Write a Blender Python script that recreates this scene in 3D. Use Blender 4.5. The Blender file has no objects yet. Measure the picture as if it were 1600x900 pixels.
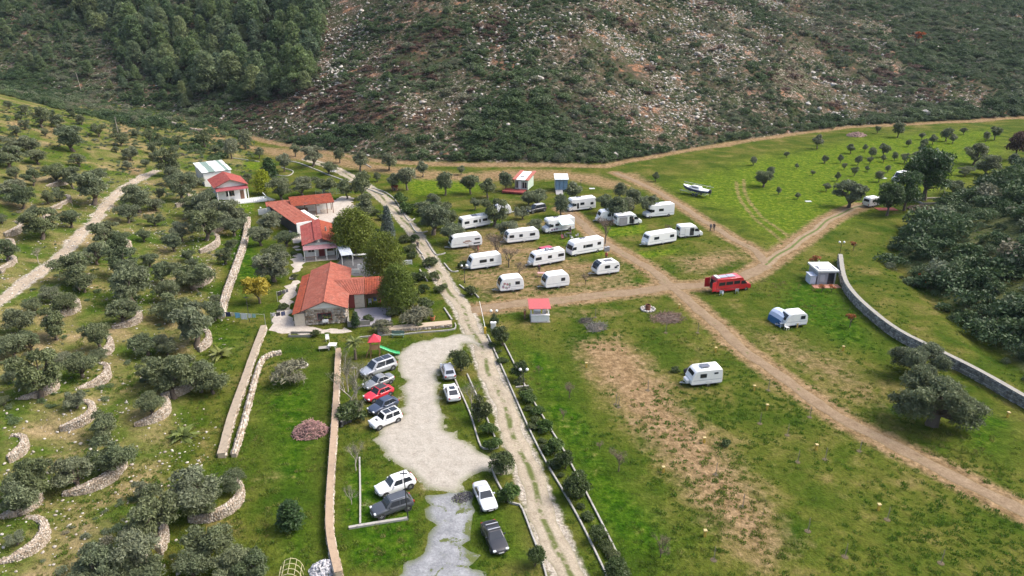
import bpy, bmesh, math, random
import numpy as np
from mathutils import Vector, Matrix

random.seed(7); rng = np.random.default_rng(7)
scene = bpy.context.scene
C = scene.collection
R = math.radians

# ------------------------------------------------------------------ camera
CAM_H, PITCH, FPX = 46.0, R(22.3), 1120.0          # drone height, pitch down, focal length in pixels of a 1600 px wide frame
cam_d = bpy.data.cameras.new("camera")
cam = bpy.data.objects.new("camera", cam_d); C.objects.link(cam)
cam.location = (0, 0, CAM_H); cam.rotation_euler = (R(90) - PITCH, 0, 0)
cam_d.sensor_width = 36.0; cam_d.lens = 36.0 * FPX / 1600.0
cam_d.clip_start = 0.5; cam_d.clip_end = 6000
scene.camera = cam

# ------------------------------------------------------------------ sky, sun, exposure
SUN_EL, SUN_AZ = R(50), R(82)                       # azimuth clockwise from +Y: the sun stands to the right, a little beyond
w = bpy.data.worlds.new("World"); scene.world = w; w.use_nodes = True
wn = w.node_tree; wn.nodes.clear()
sky = wn.nodes.new("ShaderNodeTexSky"); sky.sky_type = 'NISHITA'; sky.sun_disc = False
sky.sun_elevation = SUN_EL; sky.sun_rotation = SUN_AZ
sky.air_density = 1.0; sky.dust_density = 5.0; sky.ozone_density = 1.0
bg = wn.nodes.new("ShaderNodeBackground"); bg.inputs[1].default_value = 0.15
wo = wn.nodes.new("ShaderNodeOutputWorld")
wn.links.new(sky.outputs[0], bg.inputs[0]); wn.links.new(bg.outputs[0], wo.inputs[0])
sun_d = bpy.data.lights.new("sun", 'SUN'); sun_d.energy = 1.6; sun_d.angle = R(24); sun_d.color = (1, .98, .95)
sun = bpy.data.objects.new("sun", sun_d); C.objects.link(sun)
sdir = Vector((math.sin(SUN_AZ) * math.cos(SUN_EL), math.cos(SUN_AZ) * math.cos(SUN_EL), math.sin(SUN_EL)))
sun.rotation_euler = sdir.to_track_quat('Z', 'Y').to_euler()
sun.location = (120, 40, 150)
scene.view_settings.view_transform = 'Standard'; scene.view_settings.look = 'None'
scene.view_settings.gamma = 1.0; scene.view_settings.use_curve_mapping = False
scene.view_settings.exposure = 1.2
scene.render.engine = 'CYCLES'
scene.cycles.max_bounces = 5; scene.cycles.diffuse_bounces = 3; scene.cycles.glossy_bounces = 2
scene.cycles.transmission_bounces = 3; scene.cycles.transparent_max_bounces = 6; scene.cycles.volume_bounces = 0
scene.cycles.use_denoising = True

# ------------------------------------------------------------------ materials
def col4(c): return (c[0], c[1], c[2], 1.0)
class N:
    """a small node-tree writer"""
    def __init__(s, name):
        s.m = bpy.data.materials.new(name); s.m.use_nodes = True
        s.t = s.m.node_tree; s.t.nodes.clear()
        s.out = s.n("ShaderNodeOutputMaterial")
    def n(s, typ, **kw):
        q = s.t.nodes.new(typ)
        for k, v in kw.items(): setattr(q, k, v)
        return q
    def put(s, sock, v):
        if v is None: return
        if hasattr(v, "is_output") or isinstance(v, bpy.types.NodeSocket): s.t.links.new(v, sock)
        elif isinstance(v, (tuple, list)) and len(v) == 3 and sock.type == 'RGBA': sock.default_value = col4(v)
        else: sock.default_value = v
    def math(s, op, a, b=None, c=None, clamp=False):
        q = s.n("ShaderNodeMath", operation=op, use_clamp=clamp)
        for i, v in enumerate((a, b, c)):
            if v is not None: s.put(q.inputs[i], v)
        return q.outputs[0]
    def pos(s): return s.n("ShaderNodeNewGeometry").outputs["Position"]
    def obj(s): return s.n("ShaderNodeTexCoord").outputs["Object"]
    def noise(s, scale, detail=3, rough=.55, vec=None, dist=0.0):
        q = s.n("ShaderNodeTexNoise"); q.inputs["Scale"].default_value = scale
        q.inputs["Detail"].default_value = detail; q.inputs["Roughness"].default_value = rough; q.inputs["Distortion"].default_value = dist
        s.put(q.inputs["Vector"], vec); return q.outputs["Fac"]
    def voro(s, scale, vec=None, feature='F1', out="Distance"):
        q = s.n("ShaderNodeTexVoronoi", feature=feature); q.inputs["Scale"].default_value = scale
        s.put(q.inputs["Vector"], vec); return q.outputs[out]
    def attr(s, name, typ='GEOMETRY'):
        q = s.n("ShaderNodeAttribute", attribute_name=name, attribute_type=typ); return q.outputs["Fac"]
    def rand(s): return s.n("ShaderNodeObjectInfo").outputs["Random"]
    def step(s, v, lo, hi):
        q = s.n("ShaderNodeMapRange", interpolation_type='SMOOTHSTEP'); s.put(q.inputs[0], v)
        q.inputs[1].default_value = lo; q.inputs[2].default_value = hi
        return q.outputs[0]
    def mix(s, f, a, b):
        q = s.n("ShaderNodeMix", data_type='RGBA'); s.put(q.inputs[0], f); s.put(q.inputs[6], a); s.put(q.inputs[7], b)
        return q.outputs[2]
    def ramp(s, f, stops):
        q = s.n("ShaderNodeValToRGB"); e = q.color_ramp.elements
        while len(e) < len(stops): e.new(.5)
        for i, (p, c) in enumerate(stops): e[i].position = p; e[i].color = col4(c)
        s.put(q.inputs[0], f); return q.outputs[0]
    def hsv(s, c, h=None, sat=None, v=None):
        q = s.n("ShaderNodeHueSaturation"); s.put(q.inputs["Color"], c)
        s.put(q.inputs["Hue"], h); s.put(q.inputs["Saturation"], sat); s.put(q.inputs["Value"], v); return q.outputs[0]
    def bump(s, h, strength=.5, dist=.1):
        q = s.n("ShaderNodeBump"); q.inputs["Strength"].default_value = strength; q.inputs["Distance"].default_value = dist
        s.put(q.inputs["Height"], h); return q.outputs[0]
    def pbr(s, c, rough=.8, metal=0.0, nrm=None, coat=0.0, spec=None, trans=None):
        q = s.n("ShaderNodeBsdfPrincipled"); s.put(q.inputs["Base Color"], c); s.put(q.inputs["Roughness"], rough)
        q.inputs["Metallic"].default_value = metal; s.put(q.inputs["Normal"], nrm)
        q.inputs["Coat Weight"].default_value = coat; q.inputs["Coat Roughness"].default_value = .08
        if spec is not None: q.inputs["Specular IOR Level"].default_value = spec
        s.t.links.new(q.outputs[0], s.out.inputs[0]); return s.m

MATS = {}
def plain(name, c, rough=.6, metal=0.0, coat=0.0, dirt=.25, spec=None):
    """one colour, with a little grime and unevenness of its own"""
    if name in MATS: return MATS[name]
    n = N(name)
    f = n.noise(2.3, 4, .6, n.obj()); g = n.noise(14, 2, .5, n.obj())
    c2 = tuple(x * (1 - dirt) for x in c)
    k = n.mix(n.step(f, .45, .8), c, c2)
    r = n.math('MULTIPLY_ADD', g, .2, rough - .1)
    MATS[name] = n.pbr(k, r, metal, coat=coat, spec=spec); return MATS[name]
def foliage(name, cols, rough=.55, trans=.25, instancer=False, var=.5):
    if name in MATS: return MATS[name]
    n = N(name)
    r = n.attr("hue", 'INSTANCER') if instancer else n.rand()
    leaf = n.attr("tint")
    base = n.ramp(r, [(i / (len(cols) - 1), c) for i, c in enumerate(cols)])
    v = n.math('MULTIPLY_ADD', leaf, var, 1 - var / 2)
    c = n.hsv(base, v=v)
    q = n.n("ShaderNodeBsdfPrincipled"); n.put(q.inputs["Base Color"], c); q.inputs["Roughness"].default_value = rough
    q.inputs["Specular IOR Level"].default_value = .25
    tr = n.n("ShaderNodeBsdfTranslucent"); n.put(tr.inputs[0], c)
    mx = n.n("ShaderNodeMixShader"); mx.inputs[0].default_value = trans
    n.t.links.new(q.outputs[0], mx.inputs[1]); n.t.links.new(tr.outputs[0], mx.inputs[2]); n.t.links.new(mx.outputs[0], n.out.inputs[0])
    MATS[name] = n.m; return n.m

# ------------------------------------------------------------------ mesh helpers
class MB:
    """collects faces, then links them as ONE mesh object"""
    def __init__(s): s.v = []; s.f = []; s.mi = []
    def add(s, vs, fs, mi=0):
        o = len(s.v); s.v += [tuple(p) for p in vs]
        s.f += [tuple(o + i for i in f) for f in fs]; s.mi += [mi] * len(fs); return s
    def box(s, x0, x1, y0, y1, z0, z1, mi=0, M=None):
        vs = [(x0,y0,z0),(x1,y0,z0),(x1,y1,z0),(x0,y1,z0),(x0,y0,z1),(x1,y0,z1),(x1,y1,z1),(x0,y1,z1)]
        if M is not None: vs = [M @ Vector(p) for p in vs]
        return s.add(vs, [(0,3,2,1),(4,5,6,7),(0,1,5,4),(1,2,6,5),(2,3,7,6),(3,0,4,7)], mi)
    def quad(s, a, b, c, d, mi=0): return s.add([a, b, c, d], [(0,1,2,3)], mi)
    def slab(s, pts, t, mi=0):
        """a closed plate: polygon pts pushed by vector t"""
        n = len(pts); t = Vector(t); p = [Vector(q) for q in pts]
        fs = [tuple(range(n - 1, -1, -1)), tuple(range(n, 2 * n))] + [(i, (i + 1) % n, n + (i + 1) % n, n + i) for i in range(n)]
        return s.add(p + [q + t for q in p], fs, mi)
    def prism(s, prof, y0, y1, mi=0):
        """profile of (x,z) pushed along y"""
        n = len(prof)
        vs = [(x, y0, z) for x, z in prof] + [(x, y1, z) for x, z in prof]
        fs = [tuple(range(n)), tuple(range(2 * n - 1, n - 1, -1))] + [((i + 1) % n, i, n + i, n + (i + 1) % n) for i in range(n)]
        return s.add(vs, fs, mi)
    def tube(s, pts, rad, n=6, mi=0, cap=True):
        pts = [Vector(p) for p in pts]; rs = rad if isinstance(rad, (list, tuple)) else [rad] * len(pts)
        vs = []; fs = []
        for i, p in enumerate(pts):
            d = (pts[min(i + 1, len(pts) - 1)] - pts[max(i - 1, 0)]).normalized()
            a = d.cross(Vector((0, 0, 1)) if abs(d.z) < .9 else Vector((1, 0, 0))).normalized(); b = d.cross(a)
            for k in range(n):
                t = 2 * math.pi * k / n; vs.append(p + (a * math.cos(t) + b * math.sin(t)) * rs[i])
        for i in range(len(pts) - 1):
            for k in range(n):
                k2 = (k + 1) % n; fs.append((i * n + k, i * n + k2, (i + 1) * n + k2, (i + 1) * n + k))
        if cap: fs += [tuple(range(n - 1, -1, -1)), tuple(range((len(pts) - 1) * n, len(pts) * n))]
        return s.add(vs, fs, mi)
    def lathe(s, prof, n=12, axis='z', c=(0,0,0), mi=0):
        """profile of (radius, height)"""
        vs = []; fs = []
        for r, h in prof:
            for k in range(n):
                t = 2 * math.pi * k / n; a, b = r * math.cos(t), r * math.sin(t)
                p = (a, b, h) if axis == 'z' else (a, h, b) if axis == 'y' else (h, a, b)
                vs.append((p[0] + c[0], p[1] + c[1], p[2] + c[2]))
        m = len(prof)
        for i in range(m - 1):
            for k in range(n):
                k2 = (k + 1) % n; fs.append((i * n + k, i * n + k2, (i + 1) * n + k2, (i + 1) * n + k))
        fs += [tuple(range(n - 1, -1, -1)), tuple(range((m - 1) * n, m * n))]
        return s.add(vs, fs, mi)
    def ico(s, c, r, sub=1, jit=0.0, mi=0, rot=True):
        b = bmesh.new(); bmesh.ops.create_icosphere(b, subdivisions=sub, radius=1)
        rx = r if isinstance(r, (tuple, list)) else (r, r, r)
        M = Matrix.Rotation(random.random() * 6.28, 3, 'Z') if rot else Matrix.Identity(3)
        vs = []
        for v in b.verts:
            q = v.co * (1 + random.uniform(-jit, jit)); q = M @ Vector((q.x * rx[0], q.y * rx[1], q.z * rx[2]))
            vs.append((q.x + c[0], q.y + c[1], q.z + c[2]))
        b.verts.index_update(); fs = [tuple(v.index for v in f.verts) for f in b.faces]; b.free()
        return s.add(vs, fs, mi)
    def mesh(s, name, mats=(), smooth=False):
        me = bpy.data.meshes.new(name); me.from_pydata(s.v, [], s.f)
        for m in (mats if isinstance(mats, (list, tuple)) else [mats]): me.materials.append(m)
        if any(s.mi): me.polygons.foreach_set("material_index", s.mi)
        bm = bmesh.new(); bm.from_mesh(me); bmesh.ops.recalc_face_normals(bm, faces=bm.faces); bm.to_mesh(me); bm.free()
        if smooth: me.polygons.foreach_set("use_smooth", [True] * len(me.polygons))
        me.update(); return me
    def build(s, name, mats, parent=None, bevel=0.0, smooth=False, seg=2, angle=35):
        me = s.mesh(name, mats, smooth)
        if bevel:
            bm = bmesh.new(); bm.from_mesh(me)
            es = [e for e in bm.edges if len(e.link_faces) == 2 and e.calc_face_angle(0) > R(angle)]
            bmesh.ops.bevel(bm, geom=es, offset=bevel, segments=seg, affect='EDGES', clamp_overlap=True)
            for f in bm.faces: f.smooth = True
            bm.to_mesh(me); bm.free()
            try: me.set_sharp_from_angle(angle=R(40))
            except Exception: pass
        return link(name, me, parent)
def link(name, data, parent=None):
    o = bpy.data.objects.new(name, data); C.objects.link(o)
    if parent is not None: o.parent = parent
    return o
def tag(o, label=None, cat=None, group=None, kind=None):
    if label: o["label"] = label
    if cat: o["category"] = cat; o["kind"] = "thing"
    if group: o["group"] = group
    if kind: o["kind"] = kind
    return o
def thing(name, loc, rz, label, cat, group=None):
    o = bpy.data.objects.new(name, None); C.objects.link(o); o.empty_display_size = .2
    o.location = loc; o.rotation_euler = (0, 0, rz); return tag(o, label, cat, group)
def copy_tree(o, parent=None):
    c = o.copy(); C.objects.link(c); c.parent = parent
    for ch in o.children: copy_tree(ch, c)
    return c
def np_mesh(name, verts, faces, mats=(), attrs=None, smooth=False):
    """verts (n,3), faces (m,k) arrays of one size"""
    me = bpy.data.meshes.new(name); verts = np.asarray(verts, np.float32); faces = np.asarray(faces, np.int32)
    me.vertices.add(len(verts)); me.vertices.foreach_set("co", verts.ravel())
    k = faces.shape[1] if len(faces) else 3
    me.loops.add(faces.size); me.loops.foreach_set("vertex_index", faces.ravel())
    me.polygons.add(len(faces)); me.polygons.foreach_set("loop_start", np.arange(0, faces.size, k, dtype=np.int32))
    if smooth: me.polygons.foreach_set("use_smooth", np.ones(len(faces), bool))
    me.update(calc_edges=True)
    for m in mats: me.materials.append(m)
    for a, val in (attrs or {}).items():
        val = np.asarray(val, np.float32)
        if val.ndim == 1: me.attributes.new(a, 'FLOAT', 'POINT').data.foreach_set("value", val)
        else: me.attributes.new(a, 'FLOAT_VECTOR', 'POINT').data.foreach_set("vector", val.ravel())
    return me

# ------------------------------------------------------------------ the lie of the land
def vnoise(x, y, s, seed=0):
    """smooth lattice noise in -1..1"""
    x = np.asarray(x, float) / s + seed * 17.31; y = np.asarray(y, float) / s + seed * 9.77
    xi = np.floor(x); yi = np.floor(y); fx = x - xi; fy = y - yi
    fx = fx * fx * (3 - 2 * fx); fy = fy * fy * (3 - 2 * fy)
    def hsh(a, b):
        v = np.sin(a * 127.1 + b * 311.7 + seed * 74.7) * 43758.5453
        return v - np.floor(v)
    a = hsh(xi, yi); b = hsh(xi + 1, yi); c = hsh(xi, yi + 1); d = hsh(xi + 1, yi + 1)
    return 2 * ((a * (1 - fx) + b * fx) * (1 - fy) + (c * (1 - fx) + d * fx) * fy) - 1
def softplus(e, k):
    e = np.asarray(e, float); return np.where(e / k > 30, e, k * np.log1p(np.exp(np.minimum(e / k, 30))))
YB = np.array([(-400,340),(-140,288),(-118,272),(-80,240),(-37,209),(-4,207),(27,205),(74,240),(126,270),(205,292),(400,320)], float)
XR = np.array([(0,64),(60,64),(80,66),(128,71),(149,86),(170,108),(205,152),(250,210),(320,300)], float)
def edge_back(x): return np.interp(x, YB[:,0], YB[:,1])
def wall_x(y): return -31.4 - .292 * (np.asarray(y, float) - 63.7)
def edge_right(y): return np.interp(y, XR[:,0], XR[:,1])
PADS = []                                           # terraces: (x, y, radius, level)
def height(x, y, pads=True):
    x = np.asarray(x, float); y = np.asarray(y, float)
    z = .14 * vnoise(x, y, 17, 1) + .07 * vnoise(x, y, 6, 2)
    e = y - edge_back(x)
    gent = np.interp(x, [-150, -60, 60, 160, 260], [.50, .46, .40, .33, .30])
    back = gent * softplus(e - 1, 1.6)
    roll = np.clip(e / 40, 0, 1)
    back = back + roll * (3.2 * vnoise(x, y, 46, 3) + 1.4 * vnoise(x, y, 19, 4) + .7 * vnoise(x, y, 8, 5))
    back = np.where(back > 105, 105 + (back - 105) * .1, back)
    d = wall_x(y) - x
    left = .15 * softplus(d - 4, 3) + .0010 * np.clip(d - 4, 0, 120) ** 2
    left = left + np.clip(d / 20, 0, 1) * (.5 * vnoise(x, y, 11, 6) + .3 * vnoise(x, y, 5, 7))
    left = left * np.clip((340 - y) / 120, 0, 1)
    g = x - edge_right(y)
    right = .30 * softplus(g - 3, 2) + np.clip(g / 12, 0, 1) * (1.2 * vnoise(x, y, 16, 8) + .5 * vnoise(x, y, 7, 9))
    right = right - .9 * np.exp(-((g - .5) / 2.4) ** 2) * (y < 160)
    right = np.where(right > 40, 40 + (right - 40) * .15, right)
    z = z + back + left + right * np.clip((300 - y) / 80, 0, 1)
    if pads:
        for px, py, pr, lv in PADS:
            r2 = (x - px) ** 2 + (y - py) ** 2
            m = r2 < (pr - .15) ** 2
            z = np.where(m, np.maximum(z, lv), z)
    return z
def ray(px, py):
    a = (np.asarray(px, float) - 800) / FPX; b = (450 - np.asarray(py, float)) / FPX
    return a, math.cos(PITCH) + b * math.sin(PITCH), -math.sin(PITCH) + b * math.cos(PITCH)
def ground_at(px, py, pads=True):
    """where the line of sight through photo pixel (px, py) meets the land"""
    dx, dy, dz = ray(px, py)
    t = np.full(np.shape(dx), 25.0)
    for _ in range(70):                             # step by how far the sight line still is above the land
        gap = CAM_H + dz * t - height(dx * t, dy * t, pads)
        t = t + np.clip(gap / (np.abs(dz) + .55), -2, 40)
        if np.abs(gap).max() < .004: break
    hi = t
    return dx * hi, dy * hi, CAM_H + dz * hi
def P(px, py, pads=True):
    x, y, z = ground_at(np.array([float(px)]), np.array([float(py)]), pads); return Vector((x[0], y[0], z[0]))
def PP(pts):
    a = np.array(pts, float); x, y, z = ground_at(a[:,0], a[:,1]); return np.stack([x, y, z], 1)
def Pz(px, py, z):
    """pixel to a point at a known height"""
    dx, dy, dz = ray(px, py); t = (z - CAM_H) / dz; return Vector((float(dx * t), float(dy * t), z))
def depth_of(p): return p[1] * math.cos(PITCH) + (CAM_H - p[2]) * math.sin(PITCH)
def ppm(p): return FPX / depth_of(p)                # photo pixels per metre at a point
def hz(x, y): return float(height(np.array([x]), np.array([y]))[0])
def to_px(p):
    d = depth_of(p); u = (p[2] - CAM_H) * math.cos(PITCH) + p[1] * math.sin(PITCH)
    return 800 + FPX * p[0] / d, 450 - FPX * u / d
def dist_poly(x, y, pts):
    """distance from grid points to a polyline, and how far along it"""
    best = np.full(np.shape(x), 1e9)
    for (ax, ay), (bx, by) in zip(pts[:-1], pts[1:]):
        dx, dy = bx - ax, by - ay; L2 = dx * dx + dy * dy + 1e-9
        t = np.clip(((x - ax) * dx + (y - ay) * dy) / L2, 0, 1)
        best = np.minimum(best, np.hypot(x - ax - t * dx, y - ay - t * dy))
    return best
def inside(x, y, poly):
    r = np.zeros(np.shape(x), bool); n = len(poly)
    for i in range(n):
        (ax, ay), (bx, by) = poly[i], poly[(i + 1) % n]
        c = ((ay > y) != (by > y)) & (x < (bx - ax) * (y - ay) / (by - ay + 1e-12) + ax)
        r ^= c
    return r
def smooth_line(pts, step=1.0):
    """Catmull-Rom through the points, resampled"""
    p = [np.array(q[:2], float) for q in pts]; p = [2 * p[0] - p[1]] + p + [2 * p[-1] - p[-2]]; out = []
    for i in range(1, len(p) - 2):
        n = max(2, int(np.linalg.norm(p[i + 1] - p[i]) / step))
        for k in range(n):
            t = k / n
            out.append(.5 * (2 * p[i] + (p[i+1] - p[i-1]) * t + (2*p[i-1] - 5*p[i] + 4*p[i+1] - p[i+2]) * t*t + (3*p[i] - p[i-1] - 3*p[i+1] + p[i+2]) * t**3))
    out.append(p[-2]); return out
# ------------------------------------------------------------------ terraces on the olive slope (read before the land is meshed)
TERR_PX = [((25,622),(85,610),(65,593)), ((110,607),(167,595),(157,572)), ((95,672),(147,648),(108,631)), ((210,665),(260,648),(252,628)),
 ((175,512),(219,502),(200,490)), ((72,495),(120,486),(113,472)), ((160,558),(175,545),(163,533)), ((310,550),(327,538),(312,522)),
 ((252,622),(297,608),(302,594)), ((0,879),(69,848),(38,815)), ((98,773),(175,752),(189,712)), ((0,808),(50,795),(61,775)),
 ((12,722),(39,705),(15,682)), ((297,813),(370,793),(355,757)), ((200,908),(226,888),(212,870)), ((248,868),(259,842),(250,822)),
 ((8,372),(32,362),(20,350)), ((2,400),(22,390),(10,378)), ((0,427),(22,418),(13,406)), ((82,328),(110,317),(103,309)),
 ((312,396),(340,385),(328,370)), ((318,366),(349,357),(340,349)), ((275,324),(296,317),(290,308)), ((300,450),(326,441),(321,424)),
 ((120,452),(139,444),(136,434)), ((182,394),(203,388),(196,380)), ((60,352),(76,344),(72,336)), ((84,300),(106,283),(96,272))]
TERRACES = []
for s_, m_, e_ in TERR_PX:
    a, b, c = (P(*q, pads=False) for q in (s_, m_, e_))
    d = 2 * (a.x * (b.y - c.y) + b.x * (c.y - a.y) + c.x * (a.y - b.y))
    if abs(d) < 1e-3: continue
    ux = ((a.x**2 + a.y**2) * (b.y - c.y) + (b.x**2 + b.y**2) * (c.y - a.y) + (c.x**2 + c.y**2) * (a.y - b.y)) / d
    uy = ((a.x**2 + a.y**2) * (c.x - b.x) + (b.x**2 + b.y**2) * (a.x - c.x) + (c.x**2 + c.y**2) * (b.x - a.x)) / d
    r = math.hypot(a.x - ux, a.y - uy); r = min(r, 7.5)
    an = [math.atan2(q.y - uy, q.x - ux) for q in (a, b, c)]
    if r == 7.5:                                    # nearly straight: pull the centre in behind the wall's middle
        vx, vy = ux - b.x, uy - b.y; l = math.hypot(vx, vy); ux, uy = b.x + vx / l * r, b.y + vy / l * r
        an = [math.atan2(q.y - uy, q.x - ux) for q in (a, b, c)]
    a0, a1, a2 = an
    while a1 < a0: a1 += 2 * math.pi
    while a2 < a1: a2 += 2 * math.pi
    if a2 - a0 > 2 * math.pi or a2 - a0 > 5.2:      # the arc runs the other way round
        a0, a1, a2 = an[2], an[1], an[0]
        while a1 < a0: a1 += 2 * math.pi
        while a2 < a1: a2 += 2 * math.pi
    xs = np.array([ux + r * math.cos(a0 + (a2 - a0) * k / 8) for k in range(9)]); ys = np.array([uy + r * math.sin(a0 + (a2 - a0) * k / 8) for k in range(9)])
    zs = height(xs, ys, False)
    lv = float(zs.min()) + .85 + .1 * min(r, 5)
    TERRACES.append((ux, uy, r, a0, a2, lv)); PADS.append((ux, uy, r, lv - .12))

# ------------------------------------------------------------------ roads and other lines, in world metres
DRIVE = smooth_line(PP([(905,930),(886,895),(858,825),(828,745),(800,668),(771,595),(745,530),(722,482),(698,448),(671,402),(646,362),(621,332),(597,309),(566,286),(522,263),(480,249)]), .7)
LANE_W = smooth_line(PP([(735,484),(790,478),(850,470),(930,463),(1000,454),(1050,449),(1110,444),(1160,434),(1195,414),(1222,395),(1262,368),(1305,338),(1348,321)]), .7)
LANE_S = smooth_line(PP([(1035,440),(1072,466),(1110,500),(1155,540),(1200,575),(1262,618),(1330,663),(1400,698),(1470,733),(1550,775),(1640,822)]), .7)
LANE_N = smooth_line(PP([(1052,448),(1020,424),(985,402),(952,384),(920,360),(896,337),(878,326)]), .7)
LANE_E = smooth_line(PP([(1197,412),(1178,391),(1142,371),(1108,350),(1068,324),(1028,300),(988,281),(962,270)]), .7)
STONY = smooth_line(PP([(-40,495),(0,470),(35,444),(72,418),(110,384),(148,345),(173,312),(200,290),(243,267)]), .7)
def width_noise(k, s): return 1 + .16 * math.sin(k * .31 + s) + .10 * math.sin(k * .83 + 2 * s) + random.uniform(-.05, .05)

# ------------------------------------------------------------------ the ground: one sheet to the horizon
def axis(parts):
    out = []
    for a, b, st in parts: out += list(np.arange(a, b, st))
    return np.array(out + [parts[-1][1]])
gx = axis([(-1600,-400,150),(-400,-150,5),(-150,-78,1.6),(-78,92,.6),(92,150,1.5),(150,420,4),(420,1600,150)])
gy = axis([(-200,20,20),(20,34,2),(34,140,.6),(140,225,.8),(225,330,1.3),(330,470,3),(470,2200,110)])
GX, GY = np.meshgrid(gx, gy); gxf, gyf = GX.ravel(), GY.ravel()
gzf = height(gxf, gyf)
nx, ny = len(gx), len(gy)
idx = np.arange(nx * ny).reshape(ny, nx)
gfaces = np.stack([idx[:-1,:-1], idx[:-1,1:], idx[1:,1:], idx[1:,:-1]], -1).reshape(-1, 4)
def blur_poly(px, soft=2.5):
    """1 inside the photo-pixel polygon laid on the land, falling off outside"""
    w_ = PP(px)[:, :2]; ins = inside(gxf, gyf, w_); d = dist_poly(gxf, gyf, list(w_) + [w_[0]])
    return np.where(ins, np.clip(.5 + d / soft / 2, 0, 1), np.clip(.5 - d / soft / 2, 0, 1))
def line_mask(line, half, soft): return np.clip((half + soft - dist_poly(gxf, gyf, line[::2] + [line[-1]])) / soft, 0, 1)
near = (gyf < 330) & (np.abs(gxf) < 260)
soil = np.zeros(len(gxf)); lush = np.zeros(len(gxf)); deep = np.zeros(len(gxf)); pale = np.zeros(len(gxf))
for ln, hw in ((LANE_W, 1.6), (LANE_S, 1.1), (LANE_N, 1.3), (LANE_E, 1.0)): soil = np.maximum(soil, line_mask(ln, hw, 2.6))
for poly, st, sf in [
    ([(900,535),(960,528),(1010,560),(1050,620),(1120,690),(1170,750),(1235,850),(1190,885),(1110,810),(1045,730),(970,640),(920,580)], 1.15, 5),
    ([(1150,500),(1230,520),(1330,560),(1420,640),(1380,662),(1280,600),(1180,550)], .74, 6),
    ([(692,372),(780,360),(880,395),(1000,420),(1010,460),(760,490),(718,450)], .66, 4),
    ([(1040,402),(1120,388),(1160,385),(1185,408),(1110,432),(1060,430)], .72, 4),
    ([(1120,455),(1170,470),(1180,500),(1120,490)], .5, 4), ([(820,480),(900,478),(1000,478),(980,500),(830,500)], .55, 3),
    ([(930,640),(960,650),(1060,800),(1090,880),(1050,880),(990,760)], .48, 4), ([(1040,500),(1120,540),(1180,600),(1160,620),(1060,560)], .52, 5), ([(1200,660),(1300,740),(1420,840),(1400,860),(1260,760)], .46, 6), ([(850,520),(880,530),(940,620),(920,620)], .5, 3),
    ([(830,500),(1050,490),(1300,560),(1600,800),(1600,900),(1000,900),(900,640)], .30, 10), ([(860,640),(900,650),(960,740),(930,760)], .45, 3), ([(1130,700),(1200,720),(1260,800),(1200,800)], .5, 4),
    ([(1020,560),(1130,600),(1190,640),(1100,640)], .5, 5), ([(1400,690),(1600,770),(1600,830),(1480,770)], .5, 5),
    ([(700,395),(760,388),(880,384),(900,390),(760,402)], .9, 1.6), ([(715,428),(800,420),(930,408),(990,404),(970,418),(800,434),(720,438)], .85, 2),
    ([(690,362),(760,352),(850,342),(900,345),(840,360),(760,368)], .6, 2), ([(800,290),(860,318),(850,335),(780,345),(770,320)], .45, 4),
    ([(390,225),(480,232),(600,255),(720,268),(840,262),(940,272),(1000,290),(960,300),(880,282),(760,286),(640,282),(560,268),(420,245),(340,222),(280,205),(320,200)], .8, 4),
    ([(955,268),(1000,270),(1050,300),(1040,315),(985,290)], .8, 3),
    ([(170,178),(230,200),(240,240),(200,230),(150,210)], .6, 4), ([(60,195),(110,200),(90,222),(50,214)], .7, 3), ([(0,180),(50,190),(40,210),(0,200)], .6, 3),
    ([(410,560),(470,545),(520,560),(500,585),(450,590),(400,585)], .3, 3), ([(190,258),(235,262),(205,282)], .9, 2),
    ([(250,690),(330,660),(360,690),(330,720),(260,720)], .45, 4), ([(385,740),(450,720),(480,740),(430,770),(380,775)], .5, 3),
    ([(1110,460),(1060,470),(1050,520),(1120,560),(1090,500)], .35, 4), ([(600,655),(640,650),(640,690),(620,700),(596,690)], .35, 2)]:
    soil = np.maximum(soil, st * blur_poly(poly, sf))
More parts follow.
